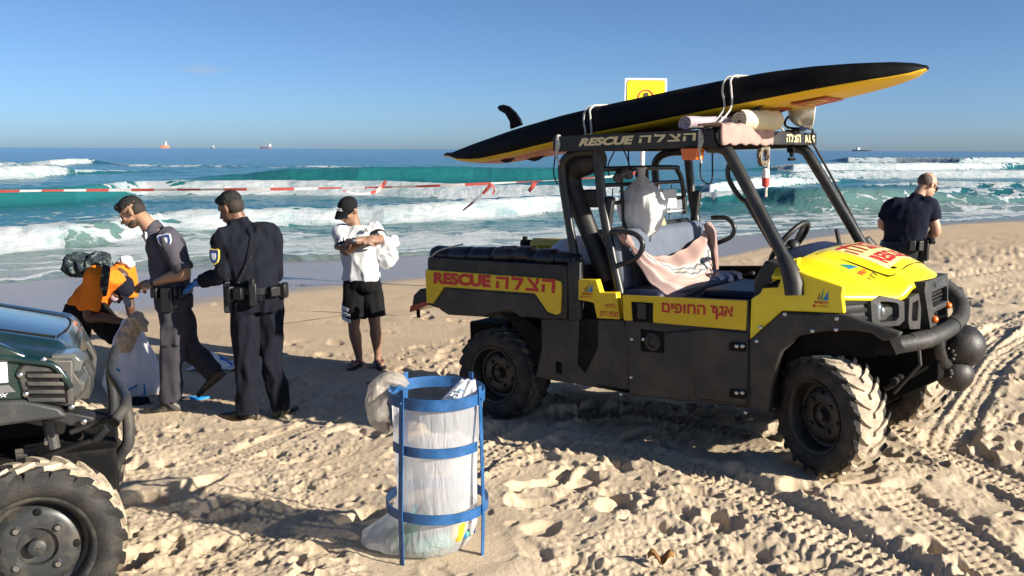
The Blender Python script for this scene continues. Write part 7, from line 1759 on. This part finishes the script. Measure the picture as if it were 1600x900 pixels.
limb(mb, [sr, er, er.lerp(wr, .35), wr], [0.052, 0.046, 0.045, 0.028]); limb(mb, [sl, el, el.lerp(wl, .35), wl], [0.052, 0.046, 0.045, 0.028])
hand(mb, wr, J(584, 374, -0.18)-wr, (0, -0.9, 0.3), 1, 0.35); hand(mb, wl, J(541, 379, -0.20)-wl, (0, -0.9, 0.3), -1, 0.4)
for a, b, c, d in ((hl, kl, al, (0.35, -0.93)), (hr, kr, ar_, (-0.25, -0.95))):
    limb(mb, [a, a.lerp(b, .5), b, b.lerp(c, .28), b.lerp(c, .6), c], [0.085, 0.075, 0.053, 0.060, 0.048, 0.034])
    g_ = gz(c, F4); d = Vector((d[0], d[1], 0)).normalized(); f_ = Vector((c.x, c.y, g_+0.045)); mb.tube([f_-d*0.055, f_, f_+d*0.09, f_+d*0.165], [0.028, 0.036, 0.036, 0.024], 12, flat=0.62); mb.tube([c, f_], [0.034, 0.034], 12)
    s_ = Vector((-d.y, d.x, 0))
    for k in range(5): q = f_+d*(0.165-0.006*k)+s_*(-0.026+0.0135*k); mb.tube([q, q+d*(0.035-0.003*k)-Vector((0, 0, .012))], [0.0095, 0.008], 8)
remesh(mb, 'body', 0.0065, skin('skin_olive', (0.25, 0.135, 0.085)), F4.root, 2)
for c, d in ((al, (0.35, -0.93)), (ar_, (-0.25, -0.95))):
    d = Vector((d[0], d[1], 0)).normalized(); s_ = Vector((-d.y, d.x, 0)); f_ = Vector((c.x, c.y, gz(c, F4)+0.004)); rings = []
    for x, w in ((-.085, .026), (-.05, .038), (.04, .042), (.13, .050), (.20, .040), (.225, .015)): q = f_+d*x; rings.append([q+s_*w, q+s_*w+Vector((0, 0, .018)), q-s_*w+Vector((0, 0, .018)), q-s_*w])
    mb = MB(); mb.loft(rings); sn = mb.build('flip_flop', BLK, F4.root, bevel=0.004)
    mb = MB(); t_ = f_+d*.145+Vector((0, 0, .03))
    for s2 in (-1, 1): mb.tube([t_, f_+d*.09+s_*s2*.035+Vector((0, 0, .066)), f_+d*.02+s_*s2*.044+Vector((0, 0, .03))], 0.008, 8, smooth=3)
    mb.build('toe_strap', mat('strap_maroon', (0.10, 0.02, 0.03), 0.5), sn)
up0 = Vector((0, 0, 1))
mb = MB(); torso_rings(mb, [(wa-up0*0.03, rt2, 0.185, 0.135, fw_), (wa+up0*0.10, rt2, 0.172, 0.130, fw_), (ch, rt2, 0.188, 0.128, fw_), (ch+up0*0.10, rt2, 0.195, 0.12, fw_), (sl.lerp(sr, .5)+up0*0.025, rt2, 0.165, 0.085, fw_), (nb+up0*0.0, rt2, 0.078, 0.062, fw_)])
limb(mb, [sr.lerp(sl, .15), sr, sr.lerp(er, .5), er.lerp(sr, .18)], [0.07, 0.078, 0.078, 0.076]); limb(mb, [sl.lerp(sr, .15), sl, sl.lerp(el, .5), el.lerp(sl, .14)], [0.07, 0.078, 0.078, 0.076])
remesh(mb, 'white_shirt', 0.010, C_WHITE, F4.root, 2, fold=0.014, fscale=10, seed=7)
for A_, B_ in ((sr, er), (sl, el)):
    d = (B_-A_).normalized(); mb = MB(); mb.tube([A_.lerp(B_, .70), A_.lerp(B_, .80)], [0.087, 0.086], 20); mb.build('sleeve_band', BLK, F4.root)
    fr = Vector((0, -1, 0)); sd = d.cross(fr).normalized()
    for k in (-1, 0, 1):
        mb = MB(); q = [A_.lerp(B_, t)+(fr*math.cos(k*.36)+sd*math.sin(k*.36))*(0.087+0.002*math.sin(t*9)) for t in (0.30, 0.48, 0.66)]; mb.tube(q, 0.008, 6, flat=0.8); mb.build('sleeve_stripe', BLK, F4.root)
mb = MB(); c = J(571, 361, -0.125); tri = MB()
for k in range(3): tri.box(c+Vector((0.014*(k-1), -.006, 0.006*k)), (0.009, 0.012, 0.018+0.012*k), Matrix.Rotation(R(-25), 3, 'Y'))
tri.build('shirt_emblem', BLK, F4.root, smooth=False)
mb = MB(); torso_rings(mb, [(wa-up0*0.0, rt2, 0.165, 0.118, fw_), (wa-up0*0.09, rt2, 0.18, 0.13, fw_), (hl.lerp(hr, .5)-up0*0.04, rt2, 0.178, 0.128, fw_)])
for a, b in ((hl, kl), (hr, kr)): limb(mb, [a+up0*0.02, a.lerp(b, .5), a.lerp(b, .78)], [0.102, 0.108, 0.110], 18)
remesh(mb, 'black_shorts', 0.010, C_BLKS, F4.root, 2, fold=0.014, fscale=9, seed=8)
for k in range(3):
    c0 = hr.lerp(kr, 0.47+0.125*k); rings = []
    for a_ in np.radians(np.linspace(165, 262, 10)):
        q = Vector((math.cos(a_), math.sin(a_), 0)); dz = Vector((0, 0, 0.03*(a_-3.6)))
        rings.append([c0+q*0.1185-Vector((0, 0, .017))-dz, c0+q*0.1185+Vector((0, 0, .017))-dz, c0+q*0.095+Vector((0, 0, .017))-dz, c0+q*0.095-Vector((0, 0, .017))-dz])
    mb = MB(); mb.loft(rings); mb.build('shorts_stripe', M_PW, F4.root, ang=60)
mb = MB(); elli(mb, p(0, -0.012, 0.040), (0.086, 0.106, 0.086), HM); remesh(mb, 'cap', 0.008, cloth('black_cap', (0.010, 0.010, 0.012)), F4.root, 2)
mb = MB(); rings = []
for t in np.linspace(0, 1, 8): rings.append([p(x, 0.075+0.095*t*(1-0.55*(x/0.075)**2), 0.045-0.035*t-0.25*abs(x)*abs(x)/0.075+dz) for x in np.linspace(-.075, .075, 11) for dz in (0,)])
mb.loft(rings, cap=False, closed=False); mb.build('cap_peak', cloth('black_cap', (0.010, 0.010, 0.012)), F4.root, solid=0.006)
for k in range(2):
    pts = [p(x, 0.092-0.4*x*x+0.004, 0.078-0.022*k+0.004*math.sin(x*900+k)) for x in np.linspace(-.035, .035, 30)]; mb = MB(); mb.tube(pts, 0.0035, 5); mb.build('cap_print', M_PW, F4.root)
mb = MB()
for s_ in (-1, 1): mb.ell(p(s_*0.034, 0.090, -0.004), (0.030, 0.012, 0.020), 14, 8, HM @ Matrix.Rotation(R(-s_*18), 3, 'Z')); mb.tube([p(s_*0.06, 0.078, 0), p(s_*0.08, -0.01, 0.004)], 0.004, 6)
mb.tube([p(-0.02, 0.1, 0), p(0.02, 0.1, 0)], 0.005, 6); mb.build('sunglasses', LENS, F4.root)
mb = MB(); c = wl.lerp(el, 0.05); d = (el-wl).normalized(); mb.tube([c-d*0.010, c+d*0.010], 0.033, 16); wt = mb.build('watch_strap', BLK, F4.root); mb = MB(); mb.box(c+Vector((0, -0.032, .006)), (0.028, 0.012, 0.028)); mb.build('watch_face', M_STEEL, wt, bevel=0.004)
# the white bag under his arm
wb_c = F4.o+J(598, 392, -0.02)
wb = thing('carrier_bag', tuple(wb_c), label='crumpled white carrier bag tucked under the arm of the man in white', cat='plastic bag')
mb = MB()
for c, r_ in (((-0.04, 0, 0.06), 0.07), ((0.05, 0, 0.06), 0.08), ((0.10, 0, 0.09), 0.055), ((0.0, 0, -0.02), 0.085), ((0.04, 0.0, -0.09), 0.08), ((0.07, 0, -0.03), 0.07)): mb.ell(c, (r_, r_*0.75, r_), 14, 10)
mb.tube([(0.03, 0, -0.1), (0.05, 0, -0.17)], [0.06, 0.02], 10); mb.tube([(0.1, 0, 0.08), (0.17, 0, 0.06)], [0.05, 0.02], 10); mb.tube([(0.08, 0, -0.06), (0.14, 0, -0.07)], [0.05, 0.02], 10)
remesh(mb, 'bag_body', 0.010, plastic('carrier_plastic', (0.86, 0.86, 0.87), 0.03, 0.25), wb, 2, fold=0.018, fscale=9, fstretch=(1, 1, 1), seed=9)

# ---------------------------------------------------------------- officer beyond the bonnet
E_Y = 9.0; g0 = at(1412, 545, E_Y)
F5 = Fig('balding police officer in navy short sleeves and sunglasses standing beyond the yellow bonnet', (g0[0], E_Y, float(base_z(g0[0], E_Y))), E_Y)
J = F5.J; fw_ = Vector((0.45, 0.89, 0)).normalized(); rt2 = Vector((0.89, -0.45, 0)).normalized()
hc = J(1449, 289, 0.06); HM = frame((0.80, 0.28, -0.53), (0.50, 0.25, 0.83))
nb = J(1433, 309, 0.03); ch = J(1418, 338, 0); wa = J(1411, 376, 0)
sl, sr = J(1396, 325, 0.06), J(1451, 321, -0.06); el, wl = J(1379, 348, 0.12), J(1404, 372, 0.30); er, wr = J(1462, 358, -0.10), J(1450, 378, 0.08)
g_ = gz(wa, F5); hl, hr = J(1399, 394, 0.04), J(1424, 394, -0.04); kl = Vector((hl.x-.02, hl.y, g_+0.48)); kr = Vector((hr.x+.02, hr.y-.03, g_+0.48)); al = Vector((kl.x-.02, kl.y-.02, g_+.09)); ar_ = Vector((kr.x+.03, kr.y-.04, g_+.09))
mb = MB(); p = head_parts(mb, hc, HM); limb(mb, [nb-Vector((0.02, 0, .05)), nb.lerp(hc, .5)+Vector((-.015, 0, 0)), hc+HM @ Vector((0, -.03, -.03))], [0.060, 0.054, 0.052])
torso_rings(mb, [(wa, rt2, 0.13, 0.09, fw_), (ch, rt2, 0.15, 0.10, fw_), (nb-Vector((0, 0, .04)), rt2, 0.12, 0.07, fw_)])
limb(mb, [sl, el, el.lerp(wl, .35), wl], [0.055, 0.05, 0.05, 0.03]); limb(mb, [sr, er, er.lerp(wr, .35), wr], [0.055, 0.05, 0.05, 0.03])
hand(mb, wr, J(1441, 384, 0.12)-wr, (0.6, -0.6, 0.3), -1, 0.7); hand(mb, wl, J(1420, 378, 0.36)-wl, (-0.6, 0.3, 0.6), 1, 0.6)
for a, b, c in ((hl, kl, al), (hr, kr, ar_)): limb(mb, [a, b, c], [0.08, 0.05, 0.04])
remesh(mb, 'body', 0.0065, S_FAIR, F5.root, 2)
mb = MB(); elli(mb, p(0, -0.038, 0.022), (0.0775, 0.078, 0.074), HM); remesh(mb, 'cropped_hair', 0.008, mat('grey_stubble', (0.10, 0.066, 0.052), 0.8, var=0.3, vscale=90), F5.root, 2)
mb = MB()
for s_ in (-1, 1): mb.ell(p(s_*0.036, 0.090, -0.002), (0.030, 0.012, 0.021), 14, 8, HM @ Matrix.Rotation(R(-s_*18), 3, 'Z')); mb.tube([p(s_*0.064, 0.078, 0.006), p(s_*0.084, -0.015, 0.008)], 0.005, 6)
mb.tube([p(-0.02, 0.1, 0.004), p(0.02, 0.1, 0.004)], 0.005, 6); mb.build('sunglasses', LENS, F5.root)
up0 = (nb-wa).normalized()
mb = MB(); torso_rings(mb, [(wa-up0*0.06, rt2, 0.185, 0.142, fw_), (wa+up0*0.06, rt2, 0.192, 0.15, fw_), (ch-up0*0.02, rt2, 0.215, 0.155, fw_), (ch+up0*0.08, rt2, 0.222, 0.148, fw_), (sl.lerp(sr, .5)+up0*0.03, rt2, 0.215, 0.12, fw_), (nb, rt2, 0.115, 0.085, fw_)])
limb(mb, [sl.lerp(sr, .3), sl, sl.lerp(el, .5), el.lerp(sl, .18)], [0.10, 0.10, 0.088, 0.082]); limb(mb, [sr.lerp(sl, .15), sr, sr.lerp(er, .5), er.lerp(sr, .35)], [0.085, 0.092, 0.085, 0.082])
mb.tube([nb-up0*.02, nb+up0*.03+Vector((.01, 0, 0))], [0.082, 0.07], 18)
remesh(mb, 'polo_shirt', 0.011, C_POLO, F5.root, 4, fold=0.007, fscale=10, seed=10)
mb = MB(); torso_rings(mb, [(wa, rt2, 0.18, 0.138, fw_), (wa-Vector((0, 0, .10)), rt2, 0.19, 0.145, fw_), (hl.lerp(hr, .5)-Vector((0, 0, .06)), rt2, 0.185, 0.14, fw_)])
for a, b, c in ((hl, kl, al), (hr, kr, ar_)): limb(mb, [a+Vector((0, 0, .03)), a.lerp(b, .4), b, b.lerp(c, .5), c], [0.115, 0.112, 0.092, 0.088, 0.084], 18)
remesh(mb, 'trousers', 0.011, C_CHAR, F5.root, 2, fold=0.018, fscale=9, seed=11)
for a in (al, ar_): mb = MB(); shoe(mb, a, (fw_.x, fw_.y), g_-0.01, 1.1); remesh(mb, 'boot', 0.008, SHOE, F5.root, 2)
mb = MB(); bq = belt_ring(mb, wa-up0*0.03, rt2, fw_, 0.20, 0.16, 0.05, up0); blt = mb.build('duty_belt', BLK, F5.root, ang=60)
for a, w, d_, h_, dz, nm in ((R(-10), 0.075, 0.07, 0.20, -.05, 'holster'), (R(-45), 0.06, 0.045, 0.10, 0, 'pouch'), (R(-68), 0.06, 0.045, 0.10, 0, 'pouch'), (R(20), 0.06, 0.045, 0.10, 0, 'pouch')):
    q = bq(a, 0.024, dz); pouch(blt, q, rt2*math.cos(a)+fw_*math.sin(a), w, d_, h_, BLK, nm)
q = bq(R(-10), 0.05, 0.05); mb = MB(); mb.box(q, (0.05, 0.10, 0.045), Matrix.Rotation(R(20), 3, 'X')); mb.build('pistol_grip', BLK, blt, bevel=0.008)
mb = MB(); c = wr.lerp(er, 0.07); d = (er-wr).normalized(); mb.tube([c-d*0.014, c+d*0.014], 0.037, 16); mb.build('watch_strap', BLK, F5.root)
F1.root['category'] = 'person'

# ---------------------------------------------------------------- bags and litter by the group
b0 = on_ground(222, 603); b0z = float(base_z(b0[0], b0[1]))
wbag = thing('rubbish_bag', (b0[0]+0.02, 7.75, b0z), label='big translucent white rubbish bag with blue drawstring between the two stooping people', cat='rubbish bag')
sack('bag_film', [(-0.02, 0.12), (0.0, 0.21), (0.08, 0.235), (0.2, 0.215), (0.35, 0.17), (0.48, 0.12), (0.58, 0.075), (0.64, 0.06)], plastic('rubbish_bag_film', (0.82, 0.83, 0.88), 0.05, 0.45), wbag, 12, wr=0.07, squash=0.8)
mb = MB(); mb.tube([(0.12, -0.20, 0.12), (0.02, -0.22, 0.06), (0.08, -0.24, 0.01), (0.17, -0.20, 0.03), (0.16, -0.16, 0.12)], 0.008, 8, smooth=4); mb.tube([(-0.12, -0.2, 0.22), (-0.05, -0.21, 0.26), (-0.02, -0.2, 0.24)], 0.010, 8, smooth=4); mb.build('drawstring', M_SAILB, wbag)
dg = thing('dirty_sack', tuple(at(205, 514, 7.6)), label='sandy brown crumpled plastic sack held out by the person in orange', cat='plastic sack')
mb = MB(); mb.tube([(0.07, 0, 0.13), (0.05, 0, 0.08), (0.0, 0, 0.0), (-0.05, 0, -0.09), (-0.08, 0, -0.17)], [0.035, 0.06, 0.065, 0.07, 0.06], 14, smooth=3); mb.ell((0.09, 0, 0.03), 0.05, 12, 8)
remesh(mb, 'sack_film', 0.009, plastic('sandy_film', (0.60, 0.49, 0.36), 0.08, 0.25, 0.5), dg, 2, fold=0.03, fscale=16, fstretch=(1, 1, 1), seed=13)
b1 = on_ground(342, 574)
fb_ = thing('flat_bag', (b1[0], b1[1], float(base_z(b1[0], b1[1]))), label='half empty white bag with blue print lying on the sand between the two officers', cat='plastic bag')
mb = MB(); mb.grid(lambda s, w: ((s-.5)*0.52+0.03*math.sin(w*7), (w-.5)*0.36, 0.012+0.13*math.exp(-((s-.35)/.28)**2-((w-.5)/.3)**2)+0.03*mnoise.noise(Vector((s*6, w*6, 1)))+0.01), 26, 20); mb.build('bag_film', plastic('carrier_plastic', (0.86, 0.86, 0.87), 0.03, 0.25), fb_, solid=0.002, ang=180)
mb = MB(); mb.grid(lambda s, w: (0.02+s*0.20, -0.13+w*0.16, 0.02+0.145*math.exp(-((.54+s*.385-.35)/.28)**2-((.14+w*.44-.5)/.3)**2)+0.03*mnoise.noise(Vector(((.54+s*.385)*6, (.14+w*.44)*6, 1)))), 12, 10); mb.build('blue_print', mat('bag_print_blue', (0.03, 0.12, 0.45), 0.4), fb_)
b2 = on_ground(296, 623)
sp = thing('blue_strap', (b2[0], b2[1], float(base_z(b2[0], b2[1]))+0.006), label='bright blue strap lying on the sand behind the boot of the grey officer', cat='strap')
mb = MB(); mb.tube([(-0.09, 0.02, 0.0), (0.0, 0.0, 0.012), (0.10, 0.01, 0.004), (0.16, 0.0, 0.01), (0.10, -0.05, 0.006), (0.02, -0.04, 0.01)], 0.014, 8, smooth=4, flat=0.5); mb.build('webbing', mat('strap_blue', (0.02, 0.25, 0.62), 0.4), sp)
b3 = on_ground(215, 632)
rg = thing('dark_rag', (b3[0], b3[1], float(base_z(b3[0], b3[1]))), label='dark crumpled cloth on the sand left of the grey officer', cat='rag')
mb = MB(); mb.ell((0, 0, 0.02), (0.12, 0.08, 0.03), 14, 8); mb.ell((-0.1, 0.04, 0.02), (0.08, 0.05, 0.025), 12, 8); remesh(mb, 'cloth_heap', 0.010, C_NAVY, rg, 2, fold=0.02, fscale=14)
rp = thing('ground_rope', (0, 0, 0), label='thin dark rope lying across the sand behind the rescue vehicle', cat='rope')
pts = []
for u, v in ((440, 506), (500, 498), (540, 493), (600, 492), (660, 497), (730, 501), (820, 506), (900, 508)): q = on_ground(u, v); pts.append((q[0], q[1], float(base_z(q[0], q[1]))+0.003))
mb = MB(); mb.tube(pts, 0.0045, 6, smooth=8); mb.build('rope_line', M_BROWN, rp)
pts = []
for u, v in ((470, 486), (520, 488), (580, 491), (605, 492)): q = on_ground(u, v); pts.append((q[0], q[1], float(base_z(q[0], q[1]))+0.003))
mb = MB(); mb.tube(pts, 0.004, 6, smooth=8); mb.build('rope_line', M_BROWN, rp)
b4 = on_ground(590, 597)
stk = thing('driftwood_stick', (b4[0], b4[1], float(base_z(b4[0], b4[1]))+0.012), label='short dark stick lying in the shade behind the blue bin', cat='stick')
mb = MB(); mb.tube([(-0.08, -0.10, 0), (0.0, 0.0, 0.012), (0.09, 0.12, 0.004)], [0.008, 0.010, 0.006], 7); mb.build('stick', M_BROWN, stk)
b5 = on_ground(1032, 876)
sc_ = thing('seaweed_scrap', (b5[0], b5[1], float(base_z(b5[0], b5[1]))+0.02), label='small rusty brown scrap of dried seaweed on the sand at the bottom edge', cat='seaweed')
mb = MB(); mb.grid(lambda s, w: ((s-.5)*0.11, (w-.5)*0.07*(1-0.6*abs(s-.5)*2), 0.02*math.sin(s*9)+0.012*math.cos(w*8+s*4)), 10, 8); mb.build('frond', mat('seaweed_brown', (0.20, 0.09, 0.02), 0.7, var=0.4, vscale=40), sc_, solid=0.003, ang=180)
